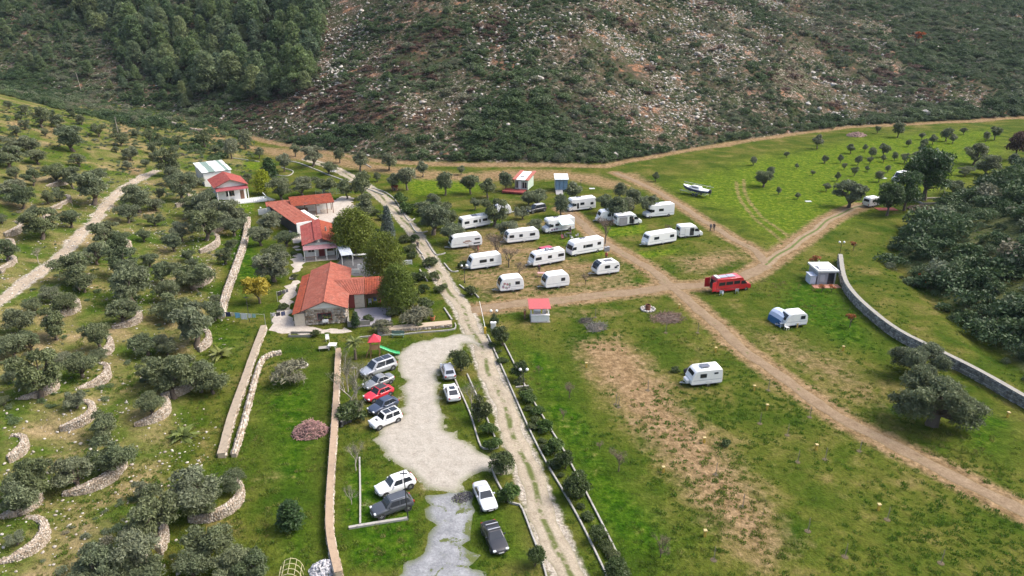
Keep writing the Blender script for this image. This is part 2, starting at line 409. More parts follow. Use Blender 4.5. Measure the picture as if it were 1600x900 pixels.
for poly, st, sf in [
    ([(880,452),(930,444),(1000,434),(1008,440),(930,458),(890,462)], 1, 1.2), ([(800,466),(815,455),(840,460),(825,470)], .9, 1.2), ([(745,424),(830,422),(860,426),(800,434),(740,436)], .8, 1.5), ([(850,372),(900,372),(960,392),(940,402),(880,380)], .8, 2), ([(700,396),(760,392),(820,396),(820,404),(740,402)], .7, 1.2), ([(960,400),(1000,392),(1080,384),(1060,396),(990,410)], .8, 2), ([(930,352),(1010,350),(1010,365),(950,372)], .9, 2),
    ([(545,700),(660,790),(650,890),(540,890),(530,780)], 1, 3), ([(385,620),(520,560),(515,900),(420,900),(400,760)], .8, 5),
    ([(800,520),(880,560),(960,700),(1080,860),(1050,900),(940,900),(820,600)], .9, 6), ([(1230,430),(1310,440),(1370,520),(1400,560),(1300,540),(1200,480)], .9, 6),
    ([(1500,620),(1600,660),(1600,740),(1480,700)], .8, 5), ([(990,287),(1150,244),(1340,208),(1600,192),(1600,258),(1400,345),(1240,402),(1188,390),(1090,335)], .72, 14),
    ([(620,265),(760,270),(760,300),(640,310)], .9, 5), ([(250,480),(330,500),(400,520),(350,620),(330,560)], .7, 5), ([(700,760),(790,750),(850,890),(740,890)], .7, 3),
    ([(0,640),(90,640),(90,670),(0,690)], .9, 4), ([(40,840),(200,830),(220,890),(40,900)], .9, 4), ([(690,640),(740,690),(760,700),(740,640)], .7, 2), ([(340,390),(390,330),(420,420),(380,480)], .8, 3)]:
    bp = st * blur_poly(poly, sf)
    if poly[0] in ((545,700),(385,620),(800,520),(1230,430),(1500,620),(250,480),(700,760),(0,640),(40,840),(690,640),(340,390),(880,452),(800,466)): deep = np.maximum(deep, bp)
    else: lush = np.maximum(lush, bp)
lush = np.maximum(lush, np.clip(.2 + .9 * vnoise(gxf, gyf, 13, 73), 0, .8) * (wall_x(gyf) - gxf > 0))
eb = gyf - edge_back(gxf) + 1.5 * vnoise(gxf, gyf, 12, 71); soil = np.maximum(soil, np.clip(1.15 - np.abs(eb + .8) / 3.6, 0, .95) * (gxf > -135))
for ln in (PP([(1150,283),(1156,310),(1178,340),(1205,362),(1228,384)]), PP([(1162,280),(1166,306),(1190,338),(1220,360),(1240,376)])): soil = np.maximum(soil, .62 * line_mask(smooth_line(ln, 1.), .25, .9))
CARPARK_PX = [(622,548),(652,533),(700,524),(742,520),(756,536),(752,552),(734,540),(712,556),(700,562),(690,590),(690,625),(697,648),(716,676),(744,697),(770,708),(802,716),(814,745),(786,748),(752,744),(728,752),(722,770),(690,772),(668,766),(650,748),(622,732),(596,706),(582,684),(592,664),(620,650),(624,610),(618,578)]
GRAVEL_PX = [(664,768),(700,763),(735,764),(742,780),(750,800),(742,825),(752,850),(748,880),(766,930),(600,930),(628,892),(652,862),(664,835),(662,800)]
pale = np.maximum(pale, .75 * blur_poly(CARPARK_PX, 4)); pale = np.maximum(pale, .6 * blur_poly(GRAVEL_PX, 5))
pale = np.maximum(pale, .8 * line_mask(DRIVE, 1.1, 1.6)); pale = np.maximum(pale, .8 * line_mask(STONY, .7, 1.4))
pale = np.maximum(pale, .7 * blur_poly([(566,768),(585,780),(580,805),(566,800)], 2))
d_left = wall_x(gyf) - gxf
slope_l = np.clip((d_left - 1) / 6, 0, 1) * np.clip((300 - gyf) / 40, 0, 1)
hill = np.clip((gyf - edge_back(gxf) + 2) / 6, 0, 1)
gr = np.clip((gxf - edge_right(gyf) + 1) / 5, 0, 1) * np.clip((290 - gyf) / 30, 0, 1)
gm = N("ground_turf")
pos = gm.pos()
nb, nm, nf, nff = gm.noise(.035, 3, .6, pos), gm.noise(.16, 5, .62, pos, .4), gm.noise(.75, 5, .65, pos), gm.noise(3.6, 3, .7, pos)
grass = gm.ramp(nm, [(.28, (.022,.048,.004)), (.42, (.042,.064,.007)), (.54, (.070,.080,.013)), (.64, (.105,.095,.026)), (.76, (.165,.132,.052))])
lushc = gm.ramp(nf, [(.28, (.030,.068,.004)), (.44, (.056,.098,.006)), (.58, (.092,.124,.010)), (.74, (.165,.160,.032))])
deepc = gm.ramp(nf, [(.26, (.010,.034,.002)), (.44, (.022,.058,.003)), (.58, (.042,.080,.005)), (.74, (.105,.115,.026))])
am = lambda a, n_, k, lo, hi: gm.step(gm.math('ADD', gm.attr(a), gm.math('MULTIPLY_ADD', n_, k, -k / 2)), lo, hi)
ground_c = gm.mix(am("lush", nm, .9, .35, .75), grass, lushc)
ground_c = gm.mix(am("deep", nm, .9, .35, .75), ground_c, deepc)
ground_c = gm.mix(am("slope", nf, 1.2, .42, .95), ground_c, gm.ramp(nm, [(.28, (.030,.060,.006)), (.42, (.056,.080,.013)), (.52, (.105,.104,.032)), (.62, (.170,.138,.062)), (.74, (.26,.195,.11))]))
soilc = gm.ramp(nf, [(.25, (.120,.076,.036)), (.5, (.185,.125,.066)), (.75, (.26,.182,.104))])
nsoil = gm.math('ADD', gm.math('MULTIPLY', nf, .65), gm.math('MULTIPLY', nm, .35))
ground_c = gm.mix(am("soil", nsoil, 1.1, .28, .92), ground_c, soilc)
palec = gm.ramp(nff, [(.3, (.23,.195,.15)), (.55, (.32,.285,.235)), (.8, (.40,.37,.32))])
ground_c = gm.mix(am("pale", nsoil, 1.2, .40, .70), ground_c, palec)
hillc = gm.ramp(nm, [(.28, (.022,.034,.011)), (.42, (.036,.042,.017)), (.52, (.054,.046,.028)), (.60, (.088,.062,.042)), (.67, (.235,.118,.066)), (.78, (.16,.135,.11))])
nh = gm.noise(1.05, 6, .72, pos, .6)
hillc = gm.mix(gm.step(nh, .50, .36), hillc, (.026,.036,.016))
hillc = gm.mix(gm.math('MULTIPLY', gm.step(nh, .545, .60), gm.step(gm.noise(.05, 3, .6, pos), .38, .58)), hillc, gm.ramp(nff, [(.3, (.19,.155,.122)), (.7, (.33,.30,.26))]))
ground_c = gm.mix(am("hill", nf, .5, .35, .65), ground_c, hillc)
ground_c = gm.mix(am("ridge", nf, .6, .35, .75), ground_c, gm.ramp(nf, [(.3, (.040,.055,.020)), (.6, (.080,.088,.034)), (.8, (.14,.12,.07))]))
ground_c = gm.hsv(ground_c, v=gm.math('ADD', gm.math('MULTIPLY_ADD', nff, 1.3, -.30), gm.math('MULTIPLY', gm.noise(1.5, 4, .7, pos), 1.3)))
bh = gm.math('ADD', gm.math('MULTIPLY', nff, .5), nf)
ground_mat = gm.pbr(ground_c, .95, nrm=gm.bump(bh, .8, .35), spec=.02)
ground = link("ground", np_mesh("ground", np.stack([gxf, gyf, gzf], 1), gfaces, [ground_mat],
    dict(soil=soil, lush=lush, deep=deep, pale=pale, slope=slope_l, hill=hill, ridge=gr), smooth=True))
tag(ground, "valley floor and hillsides of grass, earth and rock", kind='structure')

GZ = gzf.reshape(ny, nx)
def height(x, y, pads=True):
    """from here on the land is read off the mesh, so that things stand on it"""
    x = np.asarray(x, float); y = np.asarray(y, float)
    i = np.clip(np.searchsorted(gx, x) - 1, 0, nx - 2); j = np.clip(np.searchsorted(gy, y) - 1, 0, ny - 2)
    u = np.clip((x - gx[i]) / (gx[i+1] - gx[i]), 0, 1); v = np.clip((y - gy[j]) / (gy[j+1] - gy[j]), 0, 1)
    return (GZ[j,i] * (1-u) + GZ[j,i+1] * u) * (1-v) + (GZ[j+1,i] * (1-u) + GZ[j+1,i+1] * u) * v

# ------------------------------------------------------------------ lanes and yards laid on the ground
def strip(name, line, half, mat, label, lift=.035, seed=1.0, tracks=True):
    vs = []; fs = []; m = 7; L = len(line)
    at = []
    for k, p in enumerate(line):
        a = np.array(line[max(k-1,0)]); b = np.array(line[min(k+1,L-1)]); d = (b - a) / (np.linalg.norm(b - a) + 1e-9); nrm = np.array([-d[1], d[0]])
        wl, wr = half * width_noise(k, seed), half * width_noise(k, seed + 3)
        for j in range(m):
            t = j / (m - 1); o = -wl + t * (wl + wr); q = p + nrm * o
            vs.append((q[0], q[1], (lift if 0 < j < m - 1 else -.05) - (.02 if j in (2, 4) else 0))); at.append(abs(2 * t - 1))
    vs = np.array(vs); vs[:, 2] += height(vs[:, 0], vs[:, 1])
    for k in range(L - 1):
        for j in range(m - 1): fs.append((k*m+j, (k+1)*m+j, (k+1)*m+j+1, k*m+j+1))
    o = link(name, np_mesh(name, vs, fs, [mat], dict(across=at), smooth=True)); return tag(o, label, kind='structure')
def lane_mat(name, c0, c1, c2, weed, weed_on=True, mid_lo=.58, edge_lo=.40, patch=None):
    n = N(name); p = n.pos(); a = n.attr("across"); f = n.noise(.9, 5, .65, p); g = n.noise(5, 3, .7, p); b = n.noise(.22, 3, .6, p)
    c = n.ramp(n.math('ADD', n.math('MULTIPLY', f, .6), n.math('MULTIPLY', g, .4)), [(.32, c0), (.52, c1), (.72, c2)])
    if weed_on:
        mid = n.math('MULTIPLY', n.step(a, .34, .06), n.step(n.math('ADD', n.math('MULTIPLY', f, .6), n.math('MULTIPLY', b, .5)), mid_lo, mid_lo + .12))
        edge = n.math('MULTIPLY', n.step(a, .62, 1.0), n.step(g, edge_lo, edge_lo + .15))
        c = n.mix(n.math('MAXIMUM', mid, edge), c, weed)
        if patch: c = n.mix(n.step(n.math('ADD', n.math('MULTIPLY', n.noise(.38, 4, .6, p, .8), .8), n.math('MULTIPLY', g, .2)), patch, patch + .05), c, weed)
    return n.pbr(n.hsv(c, v=n.math('MULTIPLY_ADD', g, .5, .75)), .95, nrm=n.bump(n.math('ADD', f, n.math('MULTIPLY', g, .4)), .6, .15), spec=.1)
drive_m = lane_mat("pale_track", (.205,.168,.12), (.30,.255,.19), (.375,.33,.26), (.085,.10,.03), mid_lo=.47)
dirt_m = lane_mat("tan_dirt", (.14,.096,.058), (.20,.145,.092), (.26,.195,.13), (.10,.10,.036))
rut_m = lane_mat("rutted_dirt", (.165,.115,.07), (.235,.17,.11), (.30,.225,.155), (.085,.108,.030), mid_lo=.30)
stony_m = lane_mat("stony_path", (.20,.16,.115), (.285,.235,.175), (.36,.305,.24), (.15,.12,.06), False)
strip("drive_track", DRIVE, 1.50, drive_m, "pale gravel drive running from the foreground up to the houses", .04, 1)
kx = next(i for i, p in enumerate(LANE_W) if p[0] > LANE_E[0][0] - .5)
strip("dirt_lane", LANE_W[:kx+1], 1.6, dirt_m, "tan dirt lane crossing the camp past the red-roofed kiosk", .040, 2)
strip("dirt_lane", LANE_W[kx:], 1.25, rut_m, "rutted two-wheel dirt track climbing towards the far right field", .044, 2.5)
strip("dirt_lane", LANE_S, 1.10, dirt_m, "tan dirt lane running from the junction to the lower right corner", .048, 3)
strip("dirt_lane", LANE_N, 1.15, dirt_m, "tan dirt lane between the rows of parked motorhomes", .056, 4)
strip("dirt_lane", LANE_E, .95, dirt_m, "narrow dirt lane along the green field towards the hill", .052, 5)
strip("stony_path", STONY, .95, stony_m, "pale stony path climbing through the terraced olive grove", .05, 6)
def yard(name, px, mat, label, lift):
    """an area sheet draped on the land with a ragged rim"""
    w_ = smooth_line(list(PP(px)[:, :2]) + [PP(px)[0, :2]], .8)[:-1]
    pts = [np.array(p) + rng.normal(0, .40, 2) for p in w_]
    c = np.mean(pts, 0); vs = []; fs = []; rings = 16; n = len(pts)
    from mathutils.geometry import delaunay_2d_cdt
    inner = []
    xs = np.arange(min(p[0] for p in pts), max(p[0] for p in pts), .9); ys = np.arange(min(p[1] for p in pts), max(p[1] for p in pts), .9)
    AX, AY = np.meshgrid(xs, ys); ax, ay = AX.ravel(), AY.ravel(); ok = inside(ax, ay, pts) & (dist_poly(ax, ay, pts + [pts[0]]) > .5)
    allp = [Vector((p[0], p[1])) for p in pts] + [Vector((a, b)) for a, b in zip(ax[ok], ay[ok])]
    v2, _, f2, _, _, _ = delaunay_2d_cdt(allp, [], [list(range(n))], 1, 1e-4)
    x = np.array([v.x for v in v2]); y = np.array([v.y for v in v2]); rim = np.arange(len(v2)) < n
    z = height(x, y) + np.where(rim, -.04, lift); d = dist_poly(x, y, pts + [pts[0]])
    fs = [f for f in f2 if len(f) == 3]
    o = link(name, np_mesh(name, np.stack([x, y, z], 1), fs, [mat], dict(across=np.clip(1.02 - d / 3.0, 0, 1)), smooth=True)); return tag(o, label, kind='structure')
carpark_m = lane_mat("pale_gravel", (.235,.21,.172), (.31,.283,.238), (.365,.338,.29), (.095,.11,.036), mid_lo=.9, edge_lo=.36, patch=.66)
greygravel_m = lane_mat("grey_gravel", (.135,.138,.145), (.205,.21,.218), (.285,.288,.295), (.085,.10,.035), mid_lo=.9, edge_lo=.33, patch=.54)
yard("car_park", CARPARK_PX, carpark_m, "pale gravel car park beside the drive", .085)
yard("gravel_yard", GRAVEL_PX, greygravel_m, "grey gravel yard with weeds at the bottom of the picture", .065)
yard("gravel_bay", [(566,770),(580,766),(590,776),(592,792),(584,806),(570,808),(564,795)], greygravel_m, "grey gravel parking bay under the two SUVs", .06)
# ================================================================== walls, kerbs, buildings
stone_c = N("dry_stone"); so = stone_c.noise(1.6, 3, .6, stone_c.pos()); sf = stone_c.noise(9, 2, .6, stone_c.pos()); sv = stone_c.attr("tint")
stone_m = stone_c.pbr(stone_c.hsv(stone_c.ramp(sv, [(.0, (.19,.145,.10)), (.35, (.30,.245,.185)), (.7, (.37,.325,.27)), (1, (.45,.405,.345))]), v=stone_c.math('MULTIPLY_ADD', so, .5, .78)), .92, nrm=stone_c.bump(sf, .5, .06), spec=.15)
grey_c = N("grey_stone"); so = grey_c.noise(1.6, 3, .6, grey_c.pos()); sv = grey_c.attr("tint")
greystone_m = grey_c.pbr(grey_c.hsv(grey_c.ramp(sv, [(.0, (.13,.125,.115)), (.5, (.24,.23,.21)), (1, (.37,.355,.325))]), v=grey_c.math('MULTIPLY_ADD', so, .5, .75)), .92, spec=.15)
mortar_m = plain("earth_mortar", (.32, .265, .20), .95, dirt=.4); render_m = plain("tan_render", (.40, .325, .235), .92, dirt=.4)
cap_m = plain("grey_cement", (.24, .225, .195), .92, dirt=.35); brown_cap_m = plain("brown_cement", (.31, .225, .150), .92, dirt=.35)
white_m = plain("whitewash", (.72, .71, .68), .75, dirt=.16); kerb_m = plain("white_kerb", (.31, .295, .265), .88, dirt=.5)
def stone_rows(faces_, size, seed):
    """jittered blocks standing on patches: list of (origin, along, up, out, length, height)"""
    g = np.random.default_rng(seed); V = []; T = []
    for o, a, u_, n_, L, H_ in faces_:
        o, a, u_, n_ = (np.array(q, float) for q in (o, a, u_, n_)); z = 0.0
        while z < H_ - .03:
            h = min(size * g.uniform(.55, .95), H_ - z) if H_ - z > size * .4 else H_ - z; x = -g.random() * size * .5
            while x < L:
                l = size * g.uniform(.7, 1.7); d = g.uniform(.03, .05 + size * .28)
                x0, x1 = max(x, 0), min(x + l, L)
                if x1 - x0 > .06:
                    j = lambda: g.normal(0, .016)
                    c = []
                    for dn, ins in ((-.06, 0), (d, .03)):
                        for (px_, pz) in ((x0 + .012 + ins, z + .012 + ins), (x1 - .012 - ins, z + .012 + ins), (x1 - .012 - ins, z + h - .012 - ins), (x0 + .012 + ins, z + h - .012 - ins)):
                            c.append(o + a * (px_ + j()) + u_ * (pz + j()) + n_ * (dn + j()))
                    V.append(c); T.append(g.random())
                x += l
            z += h
    if not V: return None
    V = np.array(V); n = len(V); F = np.array([(4,5,6,7),(0,1,5,4),(1,2,6,5),(2,3,7,6),(3,0,4,7)])
    return V.reshape(-1, 3), (F[None] + 8 * np.arange(n)[:, None, None]).reshape(-1, 4), np.repeat(np.array(T), 8)
def stone_wall(name, line, thick, top, label, group=None, size=.32, smat=None, core=None, capm=None, foot=.4, seed=1, both=True, cat="wall", top_stones=True):
    """line: list of xy; top: height above ground, or a function of k giving the absolute level"""
    smat = smat or stone_m; core = core or mortar_m; L = len(line); pts = [np.array(p[:2], float) for p in line]
    gz = height(np.array([p[0] for p in pts]), np.array([p[1] for p in pts]))
    root = thing(name, (pts[L//2][0], pts[L//2][1], float(gz[L//2])), 0, label, cat, group); off = np.array(root.location)
    nr = []
    for k in range(L):
        d = pts[min(k+1, L-1)] - pts[max(k-1, 0)]; d /= np.linalg.norm(d) + 1e-9; nr.append(np.array([-d[1], d[0]]))
    vs = []; fs = []; tp = [top(k) if callable(top) else gz[k] + top for k in range(L)]
    lo = [min(hz(*(pts[k] + nr[k] * thick)), hz(*(pts[k] - nr[k] * thick)), gz[k]) - foot for k in range(L)]
    for k in range(L):
        for s, zz, b in ((-1, lo[k], 1.15), (-1, tp[k], .9), (1, tp[k], .9), (1, lo[k], 1.15)):
            q = pts[k] + nr[k] * s * thick / 2 * b; vs.append(np.array([q[0], q[1], zz]) - off)
    for k in range(L - 1):
        for j in range(4): fs.append((4*k+j, 4*k+(j+1)%4, 4*k+4+(j+1)%4, 4*k+4+j))
    m = MB(); m.add(vs, fs + [(3,2,1,0), (4*L-4, 4*L-3, 4*L-2, 4*L-1)]); m.build("wall_core", core, root)
    patches = []
    for k in range(L - 1):
        for s in ((-1, 1) if both else (both if isinstance(both, tuple) else (-1,))):
            a0 = pts[k] + nr[k] * s * thick / 2; a1 = pts[k+1] + nr[k+1] * s * thick / 2; d = a1 - a0; l = np.linalg.norm(d)
            zb = min(hz(*(pts[k] + nr[k] * s * (thick/2 + .3))), hz(*(pts[k+1] + nr[k+1] * s * (thick/2 + .3)))) - .1; H_ = (tp[k] + tp[k+1]) / 2 - zb
            if H_ > .12: patches.append((np.array([a0[0], a0[1], zb]) - off, np.array([d[0], d[1], 0]) / l, (0, 0, 1), np.array([nr[k][0] * s, nr[k][1] * s, 0]), l, H_))
        if top_stones and capm is None:
            a0 = pts[k] - nr[k] * thick / 2 * .95; d = pts[k+1] - pts[k]; l = np.linalg.norm(d)
            patches.append((np.array([a0[0], a0[1], tp[k]]) - off, np.array([d[0], d[1], (tp[k+1] - tp[k])]) / l, np.array([nr[k][0], nr[k][1], 0]), (0, 0, 1), l, thick * .95))
    got = stone_rows(patches, size, seed)
    if got is not None: tag(link("stones", np_mesh("stones", *got[:2], [smat], dict(tint=got[2])), root), kind='stuff')
    if capm is not None:
        m = MB(); vs = []; fs = []
        for k in range(L):
            for s, zz in ((-1, tp[k] + .005), (-1, tp[k] + .09), (1, tp[k] + .09), (1, tp[k] + .005)):
                q = pts[k] + nr[k] * s * (thick / 2 + .04 + random.uniform(0, .03)); vs.append(np.array([q[0], q[1], zz + random.uniform(-.015, .015)]) - off)
        for k in range(L - 1):
            for j in range(4): fs.append((4*k+j, 4*k+(j+1)%4, 4*k+4+(j+1)%4, 4*k+4+j))
        m.add(vs, fs + [(3,2,1,0), (4*L-4, 4*L-3, 4*L-2, 4*L-1)]); m.build("coping", capm, root)
    return root
for i, (ux, uy, r, a0, a2, lv) in enumerate(TERRACES):
    n_ = max(6, int((a2 - a0) * r / .9)); ln = [(ux + r * math.cos(a0 + (a2 - a0) * k / n_), uy + r * math.sin(a0 + (a2 - a0) * k / n_)) for k in range(n_ + 1)]
    px_, py_ = to_px((ux, uy, lv)); zone = "beside the stony path at far left" if py_ < 460 and px_ < 150 else "near the houses" if py_ < 460 else "on the middle of the olive slope" if py_ < 640 else "in the lower left foreground"
    stone_wall("terrace_wall", ln, .60, (lambda k, n_=n_, lv=lv: lv - .35 * abs(2 * k / n_ - 1) ** 3), "curved dry stone terrace wall " + zone, "terrace walls " + zone, .19, seed=i, foot=.3)
wl = lambda px, st=1.6: smooth_line(PP(px), st)
stone_wall("stone_wall", wl([(388,345),(383,378),(372,412),(362,441),(352,470),(346,498)]), .95, .9, "pale rubble stone wall descending from the houses to the washing line", None, .36, seed=51)
stone_wall("retaining_wall", wl([(413,514),(396,560),(378,612),(361,662),(347,716)]), .72, .55, "wide pale cement-topped wall below the washing line", None, .4, core=render_m, capm=plain("pale_cement", (.27,.22,.16), .9, dirt=.4), seed=52)
stone_wall("retaining_wall", wl([(440,553),(412,562),(398,600),(384,655),(366,715)]), .5, .5, "tan rubble retaining wall just right of the wide pale wall", None, .36, seed=53)
stone_wall("boundary_wall", wl([(529,552),(527,600),(524,660),(520,720),(516,790),(517,845),(530,905)]), .55, .75, "long straight wall with brown coping left of the car park", None, .4, core=render_m, capm=brown_cap_m, seed=54)
stone_wall("field_wall", wl([(1311,408),(1316,440),(1326,462),(1352,490),(1400,528),(1458,558),(1520,590),(1600,636),(1660,672)]), .6, 1.35, "long grey stone field wall curving from the hut to the right edge", None, .36, smat=greystone_m, core=plain("dark_mortar", (.16,.15,.13), .95), capm=cap_m, seed=55)
stone_wall("garden_wall", wl([(590,519),(640,514),(706,508)]), 1.3, .4, "broad tan garden wall in front of the playground", None, .4, core=render_m, capm=plain("tan_coping", (.36,.29,.21), .9), seed=56)
stone_wall("hill_wall", wl([(248,188),(275,196),(296,203),(318,206)]), .6, .8, "far stone wall along the foot of the hill at upper left", None, .5, seed=57)
def kerb(px, label, group=None, w_=.16, h_=.2, mat=None, name="kerb"):
    ln = smooth_line(PP(px), .9) if len(px) > 2 else [np.array(q[:2]) for q in PP(px)]
    if len(px) == 2: a, b = ln; n_ = max(2, int(np.linalg.norm(b - a) / 1.2)); ln = [a + (b - a) * k / n_ for k in range(n_ + 1)]
    m = MB(); L = len(ln); off = np.array([ln[0][0], ln[0][1], hz(*ln[0])]); vs = []; fs = []
    for k in range(L):
        d = ln[min(k+1, L-1)] - ln[max(k-1, 0)]; d /= np.linalg.norm(d) + 1e-9; n_ = np.array([-d[1], d[0]]); z = hz(*ln[k])
        for s, zz in ((-1, z - .15), (-1, z + h_), (1, z + h_), (1, z - .15)): q = ln[k] + n_ * s * w_ / 2; vs.append(np.array([q[0], q[1], zz]) - off)
    for k in range(L - 1):
        for j in range(4): fs.append((4*k+j, 4*k+(j+1)%4, 4*k+4+(j+1)%4, 4*k+4+j))
    m.add(vs, fs + [(3,2,1,0), (4*L-4, 4*L-3, 4*L-2, 4*L-1)]); o = m.build(name, mat or kerb_m); o.location = off
    return tag(o, label, "kerb", group)
kerb([(762,524),(776,556),(792,592),(812,638),(832,682),(856,728),(884,775),(912,826),(944,892),(952,912)], "white kerb on the drive side of the long planted bed")
kerb([(788,538),(802,566),(828,618),(852,658),(878,700),(906,752),(934,806),(962,862),(984,912)], "white kerb on the field side of the long planted bed")
kerb([(806,606),(826,604)], "short kerb across the long bed below the lamp")
kerb([(704,576),(716,605),(735,648),(748,690),(756,702),(778,700),(774,686),(757,645),(742,612),(730,585)], "white kerb loop around the bed between car park and drive", h_=.18)
kerb([(776,722),(770,735),(776,752),(786,770),(796,786),(812,790),(820,806),(832,838),(848,880),(856,912)], "white kerb curving past the silver sedan to the bottom edge")
kerb([(545,826),(592,818),(638,811)], "white kerb in front of the dark grey SUV", w_=.3)
kerb([(562,716),(563,770),(563,820)], "thin pale kerb left of the white SUV")
kerb([(614,525),(650,521),(700,517),(712,513),(711,506)], "pale low kerb curving round the garden wall's end")
kerb([(616,523),(560,528)], "pale low kerb between garden wall and playground")
for q in ([(581,294),(600,300),(614,309),(622,319)], [(622,320),(632,336),(640,346),(648,342)], [(641,349),(652,364),(668,362)], [(666,376),(676,392),(683,399),(696,396)], [(694,412),(706,425),(716,424)], [(718,446),(738,461)], [(738,455),(748,466)], [(648,384),(660,398)], [(656,422),(668,440)], [(694,482),(706,500)], [(660,400),(672,420)], [(553,246),(580,262)], [(440,262),(458,268),(450,275),(428,274)]):
    kerb(q, "short white kerb edging a plot along the upper drive", "white kerbs along the upper drive", w_=.22)
kerb([(362,247),(384,250),(405,253)], "long white kerb on the lawn behind the white house", w_=.3)
kerb([(452,252),(470,256),(500,268),(520,276),(560,290),(600,305)], "pale kerb along the left side of the upper drive", w_=.3)

# ------------------------------------------------------------------ roofs and houses
def tile_mat(name, c0, c1):
    n = N(name); p = n.pos(); f = n.noise(.8, 5, .65, p); g = n.noise(6, 2, .6, p)
    cell = n.n("ShaderNodeTexVoronoi"); cell.inputs["Scale"].default_value = 3.2; n.put(cell.inputs["Vector"], p); sep = n.n("ShaderNodeSeparateColor"); n.put(sep.inputs[0], cell.outputs["Color"])
    c = n.mix(n.step(f, .3, .7), c0, c1); c = n.mix(n.math('MULTIPLY', n.step(f, .56, .70), .55), c, (.17,.10,.08))
    c = n.hsv(c, v=n.math('ADD', n.math('MULTIPLY_ADD', sep.outputs[0], .38, .60), n.math('MULTIPLY', g, .4))); return n.pbr(c, .85, spec=.2)
pink_t = tile_mat("pink_tiles", (.235,.068,.044), (.275,.092,.062)); orange_t = tile_mat("orange_tiles", (.255,.064,.032), (.21,.048,.027)); red_t = tile_mat("red_tiles", (.225,.048,.040), (.265,.070,.056))
trim_m = plain("dark_trim", (.14, .07, .055), .8); wood_m = plain("brown_wood", (.17, .085, .05), .7); timber_m = plain("light_timber", (.30, .17, .08), .75)
glass_m = plain("window_glass", (.020, .024, .030), .10, dirt=.1, spec=.6); cream_m = plain("cream_wall", (.52, .46, .36), .88); stonewall_m = None
paving_m = plain("paving", (.36, .315, .27), .92, dirt=.3); lilac_m = plain("lilac_paving", (.23, .215, .235), .9, dirt=.25); metal_m = plain("zinc_sheet", (.52, .55, .55), .45, .3, dirt=.3)
red_wood_m = plain("red_wood", (.20, .035, .030), .7); dark_m_ = plain("dark_slate", (.045, .045, .05), .7)
class Frame:
    """a level local frame: u to the right, v away, origin on the land"""
    def __init__(s, o, v, z=None):
        v = np.array(v, float); v /= np.linalg.norm(v); s.v = v; s.u = np.array([v[1], -v[0]]); s.o = np.array(o[:2], float); s.rz = math.atan2(s.u[1], s.u[0])
        s.z = hz(*s.o) if z is None else z
    def root(s, name, label, cat, group=None): return thing(name, (s.o[0], s.o[1], s.z), s.rz, label, cat, group)
def roof_plane(m, a, b, c, d, pitch=.26, row=.38, amp=.035, th=.07):
    """tiled plane: a-b the lower edge, d-c the upper; barrel columns and stepped rows"""
    a, b, c, d = (Vector(q) for q in (a, b, c, d)); nrm = (b - a).cross(d - a).normalized()
    if nrm.z < 0: nrm = -nrm
    nc = max(2, int((b - a).length / pitch)) * 2; nr_ = max(2, int((d - a).length / row))
    vs = []; fs = []
    for i in range(nr_):
        for e in (0, 1):
            t = (i + e) / nr_
            for k in range(nc + 1):
                s = k / nc; p = a.lerp(b, s).lerp(d.lerp(c, s), t); h = amp * (1 if k % 2 else -.6) + (.03 if e == 0 else 0)
                vs.append(p + nrm * (h + th))
    W = nc + 1
    for i in range(nr_ * 2 - 1):
        for k in range(nc): fs.append((i*W+k, i*W+k+1, (i+1)*W+k+1, (i+1)*W+k))
    m.add(vs, fs)
def tiled(root, quads, mat, pitch=.26, row=.38, amp=.035, name="roof"):
    base = MB()
    for q in quads:
        nrm = (Vector(q[1]) - Vector(q[0])).cross(Vector(q[3]) - Vector(q[0])).normalized(); nrm = nrm if nrm.z > 0 else -nrm
        base.slab(q, nrm * .06)
    r = base.build(name, mat, root); m = MB()
    for q in quads: roof_plane(m, *q, pitch=pitch, row=row, amp=amp)
    tag(m.build("tiles", mat, r), kind='stuff'); return r
def window(root, o, a, n_, w_, h_, frame=None, pane=None, name="window", depth=.06, mull=1):
    """o lower left corner on the wall, a along the wall, n_ outward"""
    o, a, n_ = Vector(o), Vector(a).normalized(), Vector(n_).normalized(); up = Vector((0, 0, 1)); f = MB(); t = .07
    def bar(x0, x1, z0, z1): f.slab([o + a*x0 + up*z0 + n_*.004, o + a*x1 + up*z0 + n_*.004, o + a*x1 + up*z1 + n_*.004, o + a*x0 + up*z1 + n_*.004], n_ * depth)
    bar(0, t, 0, h_); bar(w_ - t, w_, 0, h_); bar(t, w_ - t, 0, t); bar(t, w_ - t, h_ - t, h_)
    for k in range(mull): x = w_ * (k + 1) / (mull + 1); bar(x - .025, x + .025, t, h_ - t)
    fr = f.build(name, frame or white_m, root); g = MB(); g.slab([o + a*t + up*t + n_*.006, o + a*(w_-t) + up*t + n_*.006, o + a*(w_-t) + up*(h_-t) + n_*.006, o + a*t + up*(h_-t) + n_*.006], n_ * .02)
    g.build("pane", pane or glass_m, fr); return fr
def posts(root, pts, h, w_=.12, mat=None, name="post"):
    for x, y in pts: MB().box(x - w_/2, x + w_/2, y - w_/2, y + w_/2, -.2, h).build(name, mat or wood_m, root)
